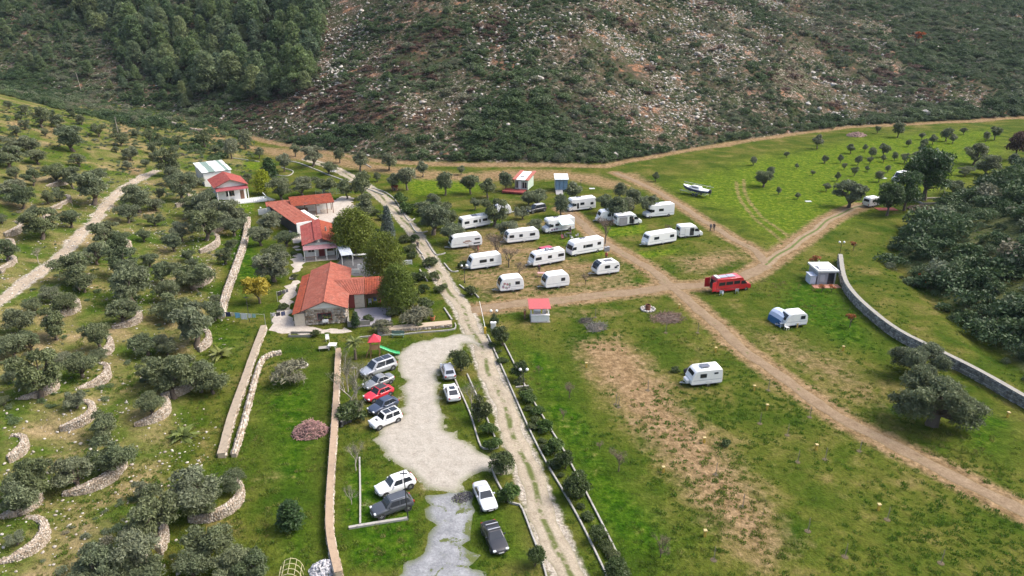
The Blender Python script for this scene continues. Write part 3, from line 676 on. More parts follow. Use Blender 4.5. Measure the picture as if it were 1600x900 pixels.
# --- front house (stone gable facing us) with lean-to and tiled wing
F = Frame((-27.9, 97.6), (-.170, .985)); r = F.root("stone_house", "front house with red gable roof, stone gable end and tiled side wing", "house")
MB().box(-3.0, 3.0, .35, 16.6, -.4, 2.62).build("wall", cream_m, r)
g = MB(); g.slab([(-3.0,.35,2.6),(3.0,.35,2.6),(0,.35,3.78)], (0,.25,0)); g.build("gable", white_m, r); g = MB(); g.slab([(-3.0,16.6,2.6),(3.0,16.6,2.6),(0,16.6,3.78)], (0,-.25,0)); g.build("gable", white_m, r)
got = stone_rows([((-3.02,.34,-.3),(1,0,0),(0,0,1),(0,-1,0),6.04,2.75), ((3.01,.34,-.3),(0,1,0),(0,0,1),(1,0,0),5.0,2.75)], .42, 60); tag(link("stones", np_mesh("stones", *got[:2], [stone_m], dict(tint=got[2])), r), kind='stuff')
tiled(r, [((-3.35,-.25,2.52),(-3.35,17,2.52),(0,17,3.86),(0,-.25,3.86)), ((3.35,17,2.52),(3.35,-.25,2.52),(0,-.25,3.86),(0,17,3.86))], pink_t, .30, .42, .018)
m = MB(); m.tube([(0,-.3,3.95),(0,17.05,3.95)], .11, 6); m.build("ridge_cap", pink_t, r)
m = MB(); m.slab([(-3.4,-.27,2.44),(0,-.27,3.78),(0,-.27,3.92),(-3.4,-.27,2.58)], (0,.06,0)); m.slab([(3.4,-.27,2.44),(0,-.27,3.78),(0,-.27,3.92),(3.4,-.27,2.58)], (0,.06,0)); m.build("bargeboard", trim_m, r)
window(r, (-1.2,.20,.75), (1,0,0), (0,-1,0), 2.1, 1.15, plain("red_shutter", (.17,.03,.03), .7), glass_m, mull=2)
ac = MB().box(-.5,.35,-.35,.10,.55,.95).build("cooling_unit", white_m, r, .02)
tiled(r, [((-4.75,-.1,2.0),(-4.75,15.8,2.0),(-3.5,15.8,2.42),(-3.5,-.1,2.42))], orange_t, .26, .36, .04, "lean_to_roof")
MB().box(-4.6,-3.05,.3,15.6,-.4,1.98).build("lean_to_wall", cream_m, r)
# wing
tiled(r, [((3.2,5.2,2.42),(5.7,5.2,2.42),(5.7,8.9,3.55),(1.0,8.9,3.55)), ((5.7,12.4,2.5),(2.2,12.4,2.5),(1.0,8.9,3.55),(5.7,8.9,3.55))], pink_t, .24, .36, .03, "wing_roof")
tiled(r, [((5.74,5.15,2.38),(9.3,5.15,2.38),(9.3,8.9,3.50),(5.74,8.9,3.50)), ((9.3,12.4,2.45),(5.74,12.4,2.45),(5.74,8.9,3.50),(9.3,8.9,3.50))], orange_t, .25, .36, .045, "veranda_roof")
MB().box(4.1,5.6,5.5,5.75,-.3,2.35).build("wing_wall", cream_m, r); MB().box(2.9,4.1,5.55,5.75,-.3,2.35).build("door", red_wood_m, r)
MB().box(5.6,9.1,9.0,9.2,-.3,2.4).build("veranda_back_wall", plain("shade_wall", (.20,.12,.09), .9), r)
posts(r, [(5.8,5.4),(9.05,5.4),(9.05,9.0)], 2.36, .14)
MB().box(4.0,9.6,-1.6,5.1,-.05,.12).build("patio", lilac_m, r)
m = MB(); m.box(3.2,3.3,-1.4,1.5,0,1.0); m.box(3.3,6.5,-1.4,-1.3,0,.9); m.build("patio_wall", cap_m, r)
def veranda_things():
    inv = lambda x, y: F.o + F.u * x + F.v * y
    for (x, y, c, lab) in ((6.4, 6.6, (.42,.43,.46), "grey"), (7.2, 7.2, (.05,.07,.20), "dark blue"), (7.9, 6.5, (.36,.05,.06), "red")):
        p = inv(x, y); t_ = thing("chair", (p[0], p[1], F.z), F.rz, "%s chair under the front house's tiled veranda" % lab, "chair")
        mt = plain("chair_" + lab, c, .7); MB().box(-.25,.25,-.25,.25,.42,.48).build("seat", mt, t_); MB().box(-.25,.25,.2,.26,.48,.95).build("backrest", mt, t_)
        for sx in (-.2, .2):
            for sy in (-.2, .2): MB().box(sx-.025,sx+.025,sy-.025,sy+.025,-.05,.42).build("leg", mt, t_)
veranda_things()
# --- middle house
F = Frame((-35.9, 126.6), (-.29, .957)); r = F.root("middle_house", "middle house with ribbed red roof and dusky pink veranda canopy", "house")
MB().box(-2.7, 2.7, 1.2, 12.6, -.4, 2.75).build("wall", white_m, r)
tiled(r, [((-3.1,.2,2.75),(-3.1,13,2.75),(-.7,13,3.45),(-.7,.2,3.45))], red_t, .34, .5, .022)
tiled(r, [((-.72,.0,3.62),(-.72,13,3.62),(.7,13,3.95),(.7,0,3.95))], red_t, .34, .5, .03, "raised_roof")
tiled(r, [((3.1,13,2.80),(3.1,.2,2.80),(.72,.2,3.70),(.72,13,3.70))], orange_t, .24, .36, .035, "side_roof")
m = MB(); m.slab([(-3.0,-1.5,2.35),(3.1,-1.5,2.35),(3.1,.25,2.62),(-3.0,.25,2.62)], (0,0,.06)); m.build("canopy", plain("dusky_canopy", (.235,.12,.13), .8), r)
posts(r, [(-2.85,-1.3),(-.9,-1.3),(1.1,-1.3),(2.95,-1.3)], 2.34, .12, white_m)
MB().box(-2.9,3.0,-1.45,1.2,-.2,.12).build("veranda_floor", paving_m, r)
m = MB(); [m.box(-2.8 + k * .22, -2.76 + k * .22, -1.40, -1.36, .12, 1.0) for k in range(9)]; m.box(-2.85,-.85,-1.42,-1.34,1.0,1.06); m.build("railing", wood_m, r)
MB().box(-.2,.9,1.1,1.2,0,2.1).build("door", red_wood_m, r); window(r, (-2.2,1.2,1.0), (1,0,0), (0,-1,0), 1.3, 1.0); window(r, (1.3,1.2,1.0), (1,0,0), (0,-1,0), 1.1, 1.0, red_wood_m)
m = MB(); m.tube([(1.6,6,3.3),(1.6,6,4.3)], .16, 8); m.build("chimney", cap_m, r)
# --- long pink shed roof and white slab
F = Frame((-42.4, 141.2), (-.578, .816)); r = F.root("long_shed", "long low building with plain pink shed roof and white end wall", "house")
MB().box(-1.7,1.7,.3,17.2,-.4,2.3).build("wall", white_m, r)
MB().box(-1.78,-1.71,.35,17.1,-.3,2.4).build("side_panel", dark_m_, r)
tiled(r, [((-2.0,0,2.55),(-2.0,17.6,2.55),(2.0,17.6,2.95),(2.0,0,2.95))], pink_t, .34, .8, .015)
MB().box(2.1,3.6,2.4,10.5,2.25,2.37).build("flat_canopy", white_m, r); posts(r, [(3.4,2.7),(3.4,6.4),(3.4,10.2)], 2.25, .1, white_m)
m = MB(); m.box(-1.9,1.9,-.12,.1,-.3,2.9); m.build("end_parapet", white_m, r)
MB().box(.2,1.0,-.16,-.12,0,1.9).build("door", wood_m, r)
# --- open barn with the long orange-tiled roof
F = Frame((-44.4, 154.9), (-.38, .925)); r = F.root("open_barn", "open-fronted building under a long orange tiled roof", "house")
tiled(r, [((-4.7,-.4,2.6),(4.7,-.4,2.6),(4.7,4.2,3.6),(-4.7,4.2,3.6))], orange_t, .26, .38, .04)
MB().box(-4.4,4.4,3.8,4.05,-.4,3.45).build("back_wall", white_m, r); MB().box(-4.4,-4.15,.1,3.8,-.4,2.7).build("side_wall", white_m, r)
posts(r, [(-1.8,-.1),(.6,-.1),(3,-.1),(4.3,-.1),(4.3,2.5)], 2.62, .16)
MB().box(-4.2,4.5,-.6,3.8,-.2,.06).build("floor_slab", paving_m, r); MB().box(.9,1.6,1.2,1.8,.06,1.8).build("white_cabinet", white_m, r, .02)
MB().box(-3.2,-.9,2.6,3.6,.06,1.0).build("counter", wood_m, r)
F = Frame((-52.0, 155.4), (-.38, .925)); r = F.root("lean_to_shed", "small lower pink roof joined left of the long orange roof", "shed")
tiled(r, [((-2.9,-.5,2.4),(2.9,-.5,2.4),(2.9,1.7,2.9),(-2.9,1.7,2.9))], pink_t, .3, .4, .02); MB().box(-2.7,2.7,0,1.5,-.5,2.45).build("wall", white_m, r)
m = MB(); m.box(-4.6,5.4,2.2,2.4,-.4,1.3); m.build("garden_wall", white_m, r)
for k in range(5):
    p = F.o + F.u * (-4 + k * 2.35) + F.v * 2.3; t_ = thing("globe_lamp", (p[0], p[1], F.z + 1.3), 0, "white globe lamp on the garden wall behind the pink roofs", "lamp", "globe lamps on the garden wall")
    m = MB(); m.lathe([(.08,0),(.05,.12)], 8); m.build("base", cap_m, t_); m = MB(); m.ico((0,0,.3), .2, 2); m.build("globe", plain("opal_glass", (.75,.75,.72), .3), t_, smooth=True)
# --- white house and the metal roof behind it
F = Frame((-66.7, 166.6), (-.50, .866)); zb = min(hz(*(F.o + F.u * a + F.v * b)) for a in (-3.5, 3.5) for b in (0, 9)); F.z = hz(*F.o)
r = F.root("white_house", "white house with red gable roof, porch and white terrace", "house")
MB().box(-3.3,3.3,.6,9.2,-2.5,3.65).build("wall", white_m, r)
g = MB(); g.slab([(-3.3,.6,3.6),(3.3,.6,3.6),(0,.6,4.95)], (0,.2,0)); g.build("gable", white_m, r)
tiled(r, [((-3.9,-.1,3.45),(-3.9,9.6,3.45),(0,9.6,5.05),(0,-.1,5.05)), ((3.9,9.6,3.45),(3.9,-.1,3.45),(0,-.1,5.05),(0,9.6,5.05))], red_t, .3, .45, .02)
m = MB(); m.slab([(-3.9,-.13,3.36),(0,-.13,4.96),(0,-.13,5.12),(-3.9,-.13,3.52)], (0,.06,0)); m.slab([(3.9,-.13,3.36),(0,-.13,4.96),(0,-.13,5.12),(3.9,-.13,3.52)], (0,.06,0)); m.build("bargeboard", trim_m, r)
m = MB(); m.slab([(-3.6,-1.0,2.7),(3.7,-1.0,2.7),(3.7,.6,3.2),(-3.6,.6,3.2)], (0,0,.08)); m.build("porch_roof", plain("maroon_tiles", (.24,.05,.06), .8), r)
posts(r, [(-3.4,-.8),(-.9,-.8),(3.5,-.8)], 2.68, .16, white_m)
window(r, (-1.3,.6,.95), (1,0,0), (0,-1,0), 1.9, 1.3, wood_m, mull=2); MB().box(1.9,2.8,.52,.6,0,2.1).build("door", wood_m, r)
window(r, (3.3,2.0,1.0), (0,1,0), (1,0,0), 1.4, 1.2, wood_m); window(r, (3.3,5.5,1.0), (0,1,0), (1,0,0), 1.4, 1.2, wood_m)
MB().box(-3.8,7.2,-3.2,.6,-3,-.05).build("terrace", white_m, r)
bl = r
m = MB(); m.box(-3.8,7.2,-3.2,-3.05,.75,.87); m.box(7.05,7.2,-3.05,.6,.75,.87); b_ = m.build("terrace_rail", white_m, bl)
for k in range(26): MB().box(-3.7 + k * .43, -3.58 + k * .43, -3.17, -3.08, -.05, .75).build("baluster", white_m, bl)
m = MB(); [m.box(7.2 + k * .38, 7.58 + k * .38, -3.0, -1.2, -3, -.2 - k * .22) for k in range(9)]; m.build("stairs", white_m, bl)
m = MB(); m.slab([(7.2,-3.2,-.1),(10.6,-3.2,-2.0),(10.6,-3.2,-1.2),(7.2,-3.2,.8)], (0,.12,0)); m.build("stair_rail", white_m, bl)
F = Frame((-74.0, 177.5), (-.54, .84)); r = F.root("metal_roof_shed", "outbuilding with patchy white and green sheet metal roof", "shed")
zz = 4.1; n_ = 9
for k in range(n_):
    x0, x1 = -3.6 + 7.2 * k / n_, -3.6 + 7.2 * (k + 1) / n_
    for h_, (y0, y1) in enumerate(((0, 5.6), (5.6, 11.2))):
        m = MB(); m.slab([(x0+.01,y0+.01,zz+.10*h_),(x1-.01,y0+.01,zz+.10*h_),(x1-.01,y1+.08,zz+.10*h_+.3),(x0+.01,y1+.08,zz+.10*h_+.3)], (0,0,.05)); m.build("roof_sheet", [metal_m, plain("green_sheet", (.20,.27,.22), .5, .2), plain("white_sheet", (.66,.68,.66), .5)][(k * 2 + h_ * 3 + k // 3) % 3 if k % 4 else 2], r)
MB().box(-3.3,3.3,.4,11,-2.5,4.05).build("wall", white_m, r)
# --- wooden cabin on its deck, glazed tiny cabin
F = Frame((1.5, 175.0), (.30, .954)); r = F.root("wooden_cabin", "small cabin with red and white sloping roof on a dark red deck", "cabin")
MB().box(-1.2,2.2,1.2,6.4,.5,3.0).build("wall", plain("pale_green_boards", (.36,.44,.36), .8), r)
m = MB(); m.slab([(-.7,.6,3.05),(1.6,.6,3.05),(1.6,7,3.75),(-.7,7,3.75)], (0,0,.10)); ro_ = m.build("roof", white_m, r)
for x0, x1 in ((-1.7,-.74),(1.64,2.6)): m = MB(); m.slab([(x0,.6,3.05),(x1,.6,3.05),(x1,7.6,3.85),(x0,7.6,3.85)], (0,0,.10)); m.build("red_panel", plain("red_sheet", (.33,.10,.07), .7), ro_)
m = MB(); m.box(-.1,.9,2.5,4.3,3.42,3.62); m.build("roof_box", plain("light_grey", (.45,.45,.46), .6), ro_)
for k in range(9): MB().box(-3.6 + k * .62, -3.02 + k * .62, -2.0, 1.1, .55, .62).build("deck_board", red_wood_m, r)
m = MB(); m.box(-3.6,1.98,-2.0,-1.9,.2,.54); m.build("deck_fascia", red_wood_m, r); posts(r, [(-3.4,-1.8),(-.8,-1.8),(1.8,-1.8),(-3.4,.9)], .54, .14, dark_m_, "deck_leg")
m = MB(); [m.box(-3.55 + k * .5, -3.49 + k * .5, -1.96, -1.9, .62, 1.35) for k in range(6)]; m.box(-3.6,-.8,-1.98,-1.9,1.35,1.42); m.build("deck_rail", red_wood_m, r)
MB().box(-.15,.45,1.12,1.2,.62,2.7).build("white_door", white_m, r); window(r, (-1.1,1.2,.8), (1,0,0), (0,-1,0), .85, 1.9, white_m); window(r, (.7,1.2,.8), (1,0,0), (0,-1,0), 1.3, 1.7, white_m)
F = Frame((12.4, 175.6), (0, 1)); r = F.root("glass_cabin", "tiny cabin with blue glazed front and white flat roof", "cabin")
bluef = plain("blue_frame", (.05,.13,.22), .5); m = MB(); m.box(-1.55,1.55,.15,3.9,.4,3.1); m.build("wall", plain("cabin_grey", (.30,.34,.36), .8), r)
m = MB(); m.slab([(-1.75,-.25,3.12),(1.75,-.25,3.12),(1.75,4.3,3.55),(-1.75,4.3,3.55)], (0,0,.12)); m.build("roof", plain("pale_roof", (.58,.62,.62), .6), r)
for x in (-1.45, -.45, .55): window(r, (x,.15,.55), (1,0,0), (0,-1,0), .92, 2.4, bluef, plain("blue_glass", (.20,.30,.42), .15, dirt=.5), mull=0)
m = MB(); m.slab([(-1.5,-2.6,-.05),(.3,-2.6,-.05),(.3,.1,.5),(-1.5,.1,.5)], (0,0,.07)); m.build("ramp", plain("grey_boards", (.25,.245,.24), .85), r); MB().box(-1.5,1.5,.2,3.8,-.3,.4).build("plinth", dark_m_, r)
# --- kiosk by the lane
F = Frame((4.3, 98.5), (-.03, 1)); r = F.root("kiosk", "white counter kiosk with flat red roof beside the dirt lane", "kiosk")
m = MB(); m.slab([(-1.75,-.1,2.22),(1.6,-.1,2.22),(1.45,3.2,2.52),(-1.8,3.2,2.52)], (0,0,.08)); m.build("roof", plain("red_panel", (.36,.072,.072), .6, dirt=.12), r)
for k in range(3): MB().box(-1.35 + k * .9, -.48 + k * .9, .10, .15, .1, 1.12).build("front_panel", white_m, r)
MB().box(-1.45,1.4,.0,.5,1.125,1.19).build("counter_top", white_m, r); MB().box(-1.36,-1.31,.2,2.9,.1,1.12).build("side_panel", white_m, r); MB().box(1.26,1.31,.2,2.9,.1,1.12).build("side_panel", white_m, r)
posts(r, [(-1.34,.24),(1.29,.24),(-1.34,2.95),(1.29,2.95)], 2.26, .09, white_m); MB().box(-1.5,1.5,-.1,3.1,-.2,.06).build("floor_slab", cap_m, r)
MB().box(-.9,.2,2.2,2.8,.06,1.0).build("shelf", metal_m, r); MB().box(.5,1.1,2.3,2.8,.06,1.4).build("fridge", white_m, r, .03)
# --- grey hut with solar collector
F = Frame((53.7, 113.6), (-.03, 1)); r = F.root("grey_hut", "small grey hut with white parapet roof against the field wall", "hut")
gw = plain("blue_grey_render", (.30,.31,.33), .9); MB().box(-1.5,1.6,.3,4.0,-.4,2.3).build("wall", gw, r)
m = MB(); m.box(-1.75,1.85,0,4.3,2.3,2.42); m.build("roof_slab", white_m, r, .0); m = MB(); m.box(-1.75,1.85,0,.2,2.42,2.6); m.box(-1.75,1.85,4.1,4.3,2.42,2.6); m.box(-1.75,-1.55,.2,4.1,2.42,2.6); m.box(1.65,1.85,.2,4.1,2.42,2.6); m.build("parapet", white_m, r)
m = MB(); m.slab([(-1.1,.9,2.5),(1.2,.9,2.5),(1.2,3.0,2.95),(-1.1,3.0,2.95)], (0,0,.07)); m.build("collector", plain("pale_panel", (.62,.64,.67), .4), r); m = MB(); m.tube([(-.2,3.5,2.4),(-.2,3.5,3.1)], .08, 8); m.build("vent_pipe", white_m, r)
window(r, (.25,.3,.05), (1,0,0), (0,-1,0), 1.1, 2.0, dark_m_, name="door_frame", mull=0); MB().box(-1.1,-.3,.24,.3,.5,1.6).build("notice_panel", plain("grey_panel", (.40,.41,.43), .7), r)
m = MB(); m.box(-2.7,-1.7,.4,2.2,-.2,1.5); m.box(-2.8,-1.62,.3,2.3,1.5,1.58); m.build("side_store", plain("pale_blue_panel", (.52,.55,.62), .6), r)
MB().box(-2.6,2.0,-1.5,.1,-.2,.05).build("forecourt", plain("terracotta_paving", (.34,.16,.11), .9), r)
# --- paved yards between the houses
pav_m = lane_mat("yard_paving", (.29,.25,.21), (.38,.335,.285), (.45,.405,.35), (.14,.13,.06), False)
yard("paved_yard", [(446,340),(470,345),(478,362),(470,380),(478,408),(470,430),(462,470),(460,492),(470,506),(540,512),(540,522),(430,520),(424,505),(436,470),(452,432),(458,400),(452,370)], pav_m, "pale paved yard along the left of the houses", .10)
yard("paved_yard", [(505,318),(540,306),(552,312),(560,335),(550,352),(528,348),(508,352),(500,344),(488,330)], pav_m, "pale paved yard in front of the open barn", .10)
yard("paved_yard", [(522,384),(560,398),(590,402),(590,430),(545,432),(528,418),(520,400)], lane_mat("dark_paving", (.05,.05,.052), (.075,.075,.078), (.10,.10,.10), (.1,.1,.05), False), "dark slate yard between the red roofs and conifers", .11)
# pergola, bench-like white gates and bridge
F = Frame((-32.0, 124.5), (-.35, .94)); r = F.root("pergola", "pale slatted pergola roof sloping beside the middle house", "pergola")
for k in range(9): MB().box(.2,2.3,-2.8 + k * .66, -2.35 + k * .66, 2.2, 2.26).build("roof_slat", plain("pale_slat", (.50,.54,.60), .5), r)
posts(r, [(.3,-2.6),(2.2,-2.6),(.3,2.8),(2.2,2.8)], 2.19, .1, white_m)
for (px_, py_, w_, rz, lab) in ((555,428,1.6,.1,"white slatted gate in the dark yard, in front"), (566,420,1.5,.15,"white slatted gate in the dark yard, behind the other"), (637,414,1.6,.2,"white slatted bench under the conifers by the drive")):
    p = P(px_, py_); t_ = thing("slatted_bench", p, rz, lab, "bench")
    for k in range(7): MB().box(-w_/2 + k * w_/7 + .02, -w_/2 + k * w_/7 + .16, -.03, .03, .12, .82).build("slat", white_m, t_)
    MB().box(-w_/2-.04,w_/2+.04,-.05,.05,.82,.92).build("top_rail", white_m, t_)
    for s in (-1, 1): MB().box(s*w_/2-.05,s*w_/2+.05,-.05,.05,-.1,.82).build("post", white_m, t_)
p = P(562, 404); t_ = thing("white_beam_table", p, .15, "long white table at the edge of the dark yard", "table"); MB().box(-1.5,1.5,-.35,.35,.74,.86).build("table_top", white_m, t_, .02)
for s in (-1.2, 1.2): MB().box(s-.06,s+.06,-.3,.3,-.1,.74).build("leg", white_m, t_)
# ================================================================== vegetation
def leaf_cloud(lobes, n, size, seed, up=.25, shell=(.62, 1.06), flat=.5, spread=.6):
    """n leaf sprigs (quads) spread through the outer part of a set of lobes; lobes: (centre, radii)"""
    g = np.random.default_rng(seed); L = len(lobes)
    c = np.array([l[0] for l in lobes], float); r = np.array([l[1] if hasattr(l[1], '__len__') else (l[1],) * 3 for l in lobes], float)
    pr = (r.prod(1)) ** (2 / 3); k = g.choice(L, n, p=pr / pr.sum())
    d = g.normal(size=(n, 3)); d /= np.linalg.norm(d, axis=1)[:, None]
    d[:, 2] = np.where(d[:, 2] < -.35, -d[:, 2] * .6, d[:, 2]); d[:, 2] += up * g.random(n); d /= np.linalg.norm(d, axis=1)[:, None]
    rad = shell[0] + (shell[1] - shell[0]) * g.random(n) ** .6
    rad *= 1 + .22 * np.sin(d[:, 0] * 5 + k) * np.sin(d[:, 1] * 6 + k * 1.7)
    p = c[k] + d * r[k] * rad[:, None]
    nrm = d * flat + g.normal(size=(n, 3)) * spread; nrm /= np.linalg.norm(nrm, axis=1)[:, None] + 1e-9
    t = np.cross(nrm, g.normal(size=(n, 3))); t /= np.linalg.norm(t, axis=1)[:, None] + 1e-9
    b = np.cross(nrm, t)
    s = size[0] * (.6 + .8 * g.random(n))[:, None]; s2 = size[1] * (.6 + .8 * g.random(n))[:, None]
    q = np.stack([p - t * s, p - b * s2, p + t * s, p + b * s2], 1).reshape(-1, 3)
    f = np.arange(4 * n).reshape(-1, 4)
    lob = g.random(L); tint = np.clip(.55 * lob[k] + .45 * g.random(n), 0, 1)
    return q, f, np.repeat(tint, 4)
def cloud_mesh(name, parts, mat):
    vs = []; fs = []; ts = []; o = 0
    for q, f, t in parts: vs.append(q); fs.append(f + o); ts.append(t); o += len(q)
    return np_mesh(name, np.concatenate(vs), np.concatenate(fs), [mat], dict(tint=np.concatenate(ts)))
def fill_lobes(seed, n, rx, ry, rz, z0, r0, r1, squash=.8):
    g = random.Random(seed); out = []
    for i in range(n):
        a = g.random() * 6.283 + i * 2.4; q = math.sqrt(g.random()); h = g.uniform(-1, 1)
        k = math.sqrt(max(0, 1 - h * h * .8)); r = g.uniform(r0, r1)
        out.append(((rx * q * k * math.cos(a), ry * q * k * math.sin(a), z0 + rz * h), (r, r, r * squash)))
    return out
bark_m = plain("bark", (.105, .080, .060), .9, dirt=.5); pale_bark_m = plain("pale_bark", (.34, .30, .25), .9, dirt=.4)
olive_m = foliage("olive_leaves", [(.105,.135,.064), (.150,.175,.094), (.128,.152,.066), (.185,.200,.122), (.118,.148,.078)], .5, .32, var=.7)
pine_m = foliage("pine_needles", [(.082,.130,.058), (.130,.180,.068), (.102,.146,.085), (.185,.220,.092)], .6, .36, var=1.1)
dark_m = foliage("dark_leaves", [(.036,.070,.022), (.046,.085,.026), (.060,.094,.032)], .45, .25)
citrus_m = foliage("citrus_leaves", [(.050,.080,.024), (.068,.092,.030), (.088,.104,.040)], .4, .28)
thuja_m = foliage("thuja_sprays", [(.062,.108,.016), (.120,.150,.020), (.085,.125,.020)], .6, .32, var=1.1)
gold_m = foliage("golden_sprays", [(.27,.31,.02), (.25,.29,.02)], .6, .35)
blue_m = foliage("blue_needles", [(.085,.110,.095), (.10,.125,.105)], .6, .15)
yellow_m = foliage("yellow_leaves", [(.38,.30,.03), (.34,.28,.04)], .6, .35)
orange_m = foliage("orange_leaves", [(.34,.11,.035), (.30,.13,.05), (.36,.09,.03)], .6, .3)
grey_m = foliage("grey_twigs", [(.135,.14,.085), (.16,.155,.10), (.11,.115,.07)], .8, .15)
brown_m = foliage("brown_leaves", [(.070,.040,.030), (.085,.050,.035)], .7, .1)
green_m = foliage("garden_leaves", [(.058,.105,.022), (.075,.12,.030), (.050,.090,.028)], .5, .25)

def limb_trunk(name, lobes, r, z_fork, mat, lean=.2, seed=0, every=2, n=6):
    g = random.Random(seed); m = MB(); top = Vector((g.uniform(-lean, lean), g.uniform(-lean, lean), z_fork))
    m.tube([(0,0,-.35), (0,0,.02), top * .55 + Vector((g.uniform(-.08,.08), .05, 0)), top], [r * 1.5, r * 1.25, r, r * .85], n)
    for c, _ in lobes[::every]:
        c = Vector(c); mid = top.lerp(c, .5) + Vector((g.uniform(-.15,.15), g.uniform(-.15,.15), -.05))
        m.tube([top - Vector((0,0,.1)), mid, c], [r * .6, r * .36, r * .12], 5)
    return m.mesh(name, mat, True)
TREES = {}
def reg(kind, trunk, crown, width, zc):
    co = np.empty(len(crown.vertices) * 3, np.float32); crown.vertices.foreach_get("co", co); co = co.reshape(-1, 3)   # the crown as it came out
    k = dict(olive=1.22, round=1.12, citrus=1.65, bigolive=1.10, thuja=1.05, bush=1.15, darkbush=1.2).get(kind, 1.08)
    TREES.setdefault(kind, []).append((trunk, crown, k * 2 * float(np.percentile(np.abs(co[:, 0]), 96.5)), float((np.percentile(co[:, 2], 2) + np.percentile(co[:, 2], 98)) / 2)))
for i in range(10):                                  # olives: broad, lobed, gappy
    lb = fill_lobes(20 + i, 17 + (i * 5) % 8, 1.45 + .12 * (i % 5), 1.9 - .12 * (i % 4), .85 + .08 * (i % 3), 1.95, .34, .62 + .07 * (i % 5))
    cr = cloud_mesh("olive_crown", [leaf_cloud(lb, 6200, (.135, .052), 40 + i, shell=(.4, 1.3))], olive_m)
    reg("olive", limb_trunk("olive_trunk", lb, .20, .7, bark_m, .25, i), cr, 4.9, 2.35)
for i in range(3):                                   # clipped round olives of the young orchard
    lb = fill_lobes(60 + i, 10, .9, .85, .8, 1.9, .5, .85, .95)
    cr = cloud_mesh("olive_crown", [leaf_cloud(lb, 2200, (.16, .07), 70 + i)], olive_m)
    reg("round", limb_trunk("olive_trunk", lb, .13, .85, bark_m, .1, i, 3), cr, 3.1, 2.3)
for i in range(3):                                   # the big old olives by the field wall
    lb = []
    for q in range(6):
        a = q * 1.05 + i; cx_, cy_, cz_ = 2.1 * math.cos(a), 1.9 * math.sin(a), 1.5 + .8 * (q % 3)
        lb += [((c[0] + cx_, c[1] + cy_, c[2] + cz_), r_) for c, r_ in fill_lobes(92 + i * 7 + q, 10, .95, .95, .8, 0, .5, .85, .9)]
    lb += [((c[0], c[1], c[2] + 2.9), r_) for c, r_ in fill_lobes(88 + i, 9, 1.0, 1.0, .9, 0, .45, .8, .9)]
    cr = cloud_mesh("olive_crown", [leaf_cloud(lb, 24000, (.13, .05), 95 + i, shell=(.5, 1.15))], olive_m)
    reg("bigolive", limb_trunk("olive_trunk", lb, .42, 1.3, bark_m, .3, i, 3), cr, 7.6, 3.4)
for i in range(5):                                   # Aleppo pines of the forest: leaning spires of feathery layers
    g = random.Random(120 + i); lb = []
    H_ = 7.2
    for k in range(24):
        h = (k + .5) / 24; a = k * 2.4 + g.random(); rr = (1 - h) ** .6 * 1.9 * g.uniform(.5, 1.05) + .1
        lb.append(((rr * math.cos(a), rr * math.sin(a), 1.3 + h * (H_ - 2.0)), (.75 + .45 * (1 - h),) * 2 + (.70 + .3 * (1 - h),)))
    cr = cloud_mesh("pine_crown", [leaf_cloud(lb, 4200, (.27, .075), 130 + i, up=.6, flat=.35, spread=.6)], pine_m)
    tm = MB(); tm.tube([(0,0,-.6), (.1,0,2), (.05,.1,5), (0,0,H_)], [.2, .17, .1, .03], 6)
    reg("pine", tm.mesh("pine_trunk", bark_m, True), cr, 4.6, 3.6)
for i in range(2):                                   # umbrella-like dark pines
    lb = fill_lobes(150 + i, 26, 2.2, 2.2, 1.9, 3.4, .9, 1.35, .9)
    cr = cloud_mesh("pine_crown", [leaf_cloud(lb, 7000, (.22, .07), 155 + i, up=.4)], dark_m)
    reg("darkpine", limb_trunk("pine_trunk", lb, .24, 1.6, bark_m, .15, i, 3), cr, 7.0, 4.2)
for i in range(3):                                   # citrus and carob: dense, dark, dropping nearly to the ground
    lb = fill_lobes(170 + i, 11, 1.0, 1.0, .8, 1.55, .5, .8, .9)
    cr = cloud_mesh("leafy_crown", [leaf_cloud(lb, 4200, (.11, .065), 175 + i, shell=(.5, 1.15))], citrus_m)
    reg("citrus", limb_trunk("citrus_trunk", lb, .10, .6, bark_m, .1, i, 2), cr, 3.4, 1.55)
def cone_proto(kind, mat, n, seed, w_, h_, leaves, size, taper=.8, up=.8):
    g = random.Random(seed); lb = []
    for k in range(n):
        h = (k + .3) / n; a = k * 2.4; prof = (max(0, 1 - (max(0, h - .30) / .70) ** 2) ** .5) * min(1, .72 + h) if taper < .6 else min(1, (h + .12) * 3.2) * (1 - h) ** taper
        rr = w_ / 2 * prof * .72; q = w_ * .16 + w_ * .16 * (1 - h)
        lb.append(((rr * math.cos(a) * g.uniform(.7, 1.05), rr * math.sin(a) * g.uniform(.7, 1.05), .3 + h * (h_ - .5)), (q, q, q * 1.25)))
    cr = cloud_mesh("conifer_crown", [leaf_cloud(lb, leaves, size, seed, up=up)], mat)
    tm = MB(); tm.tube([(0,0,-.4), (0,0,h_ * .5), (0,0,h_ * .96)], [.18, .1, .02], 6)
    reg(kind, tm.mesh("conifer_trunk", bark_m, True), cr, w_ * 1.08, h_ * .45)
for i in range(2): cone_proto("thuja", thuja_m, 52, 190 + i, 5.4, 5.6, 14000, (.15, .055), .48)
cone_proto("gold", gold_m, 34, 195, 3.2, 5.4, 5000, (.16, .07), .5)
cone_proto("spruce", blue_m, 34, 197, 2.6, 6.2, 4200, (.16, .06), .9, .1)
cone_proto("cypress", dark_m, 30, 198, 2.0, 4.2, 3000, (.16, .06), .5)
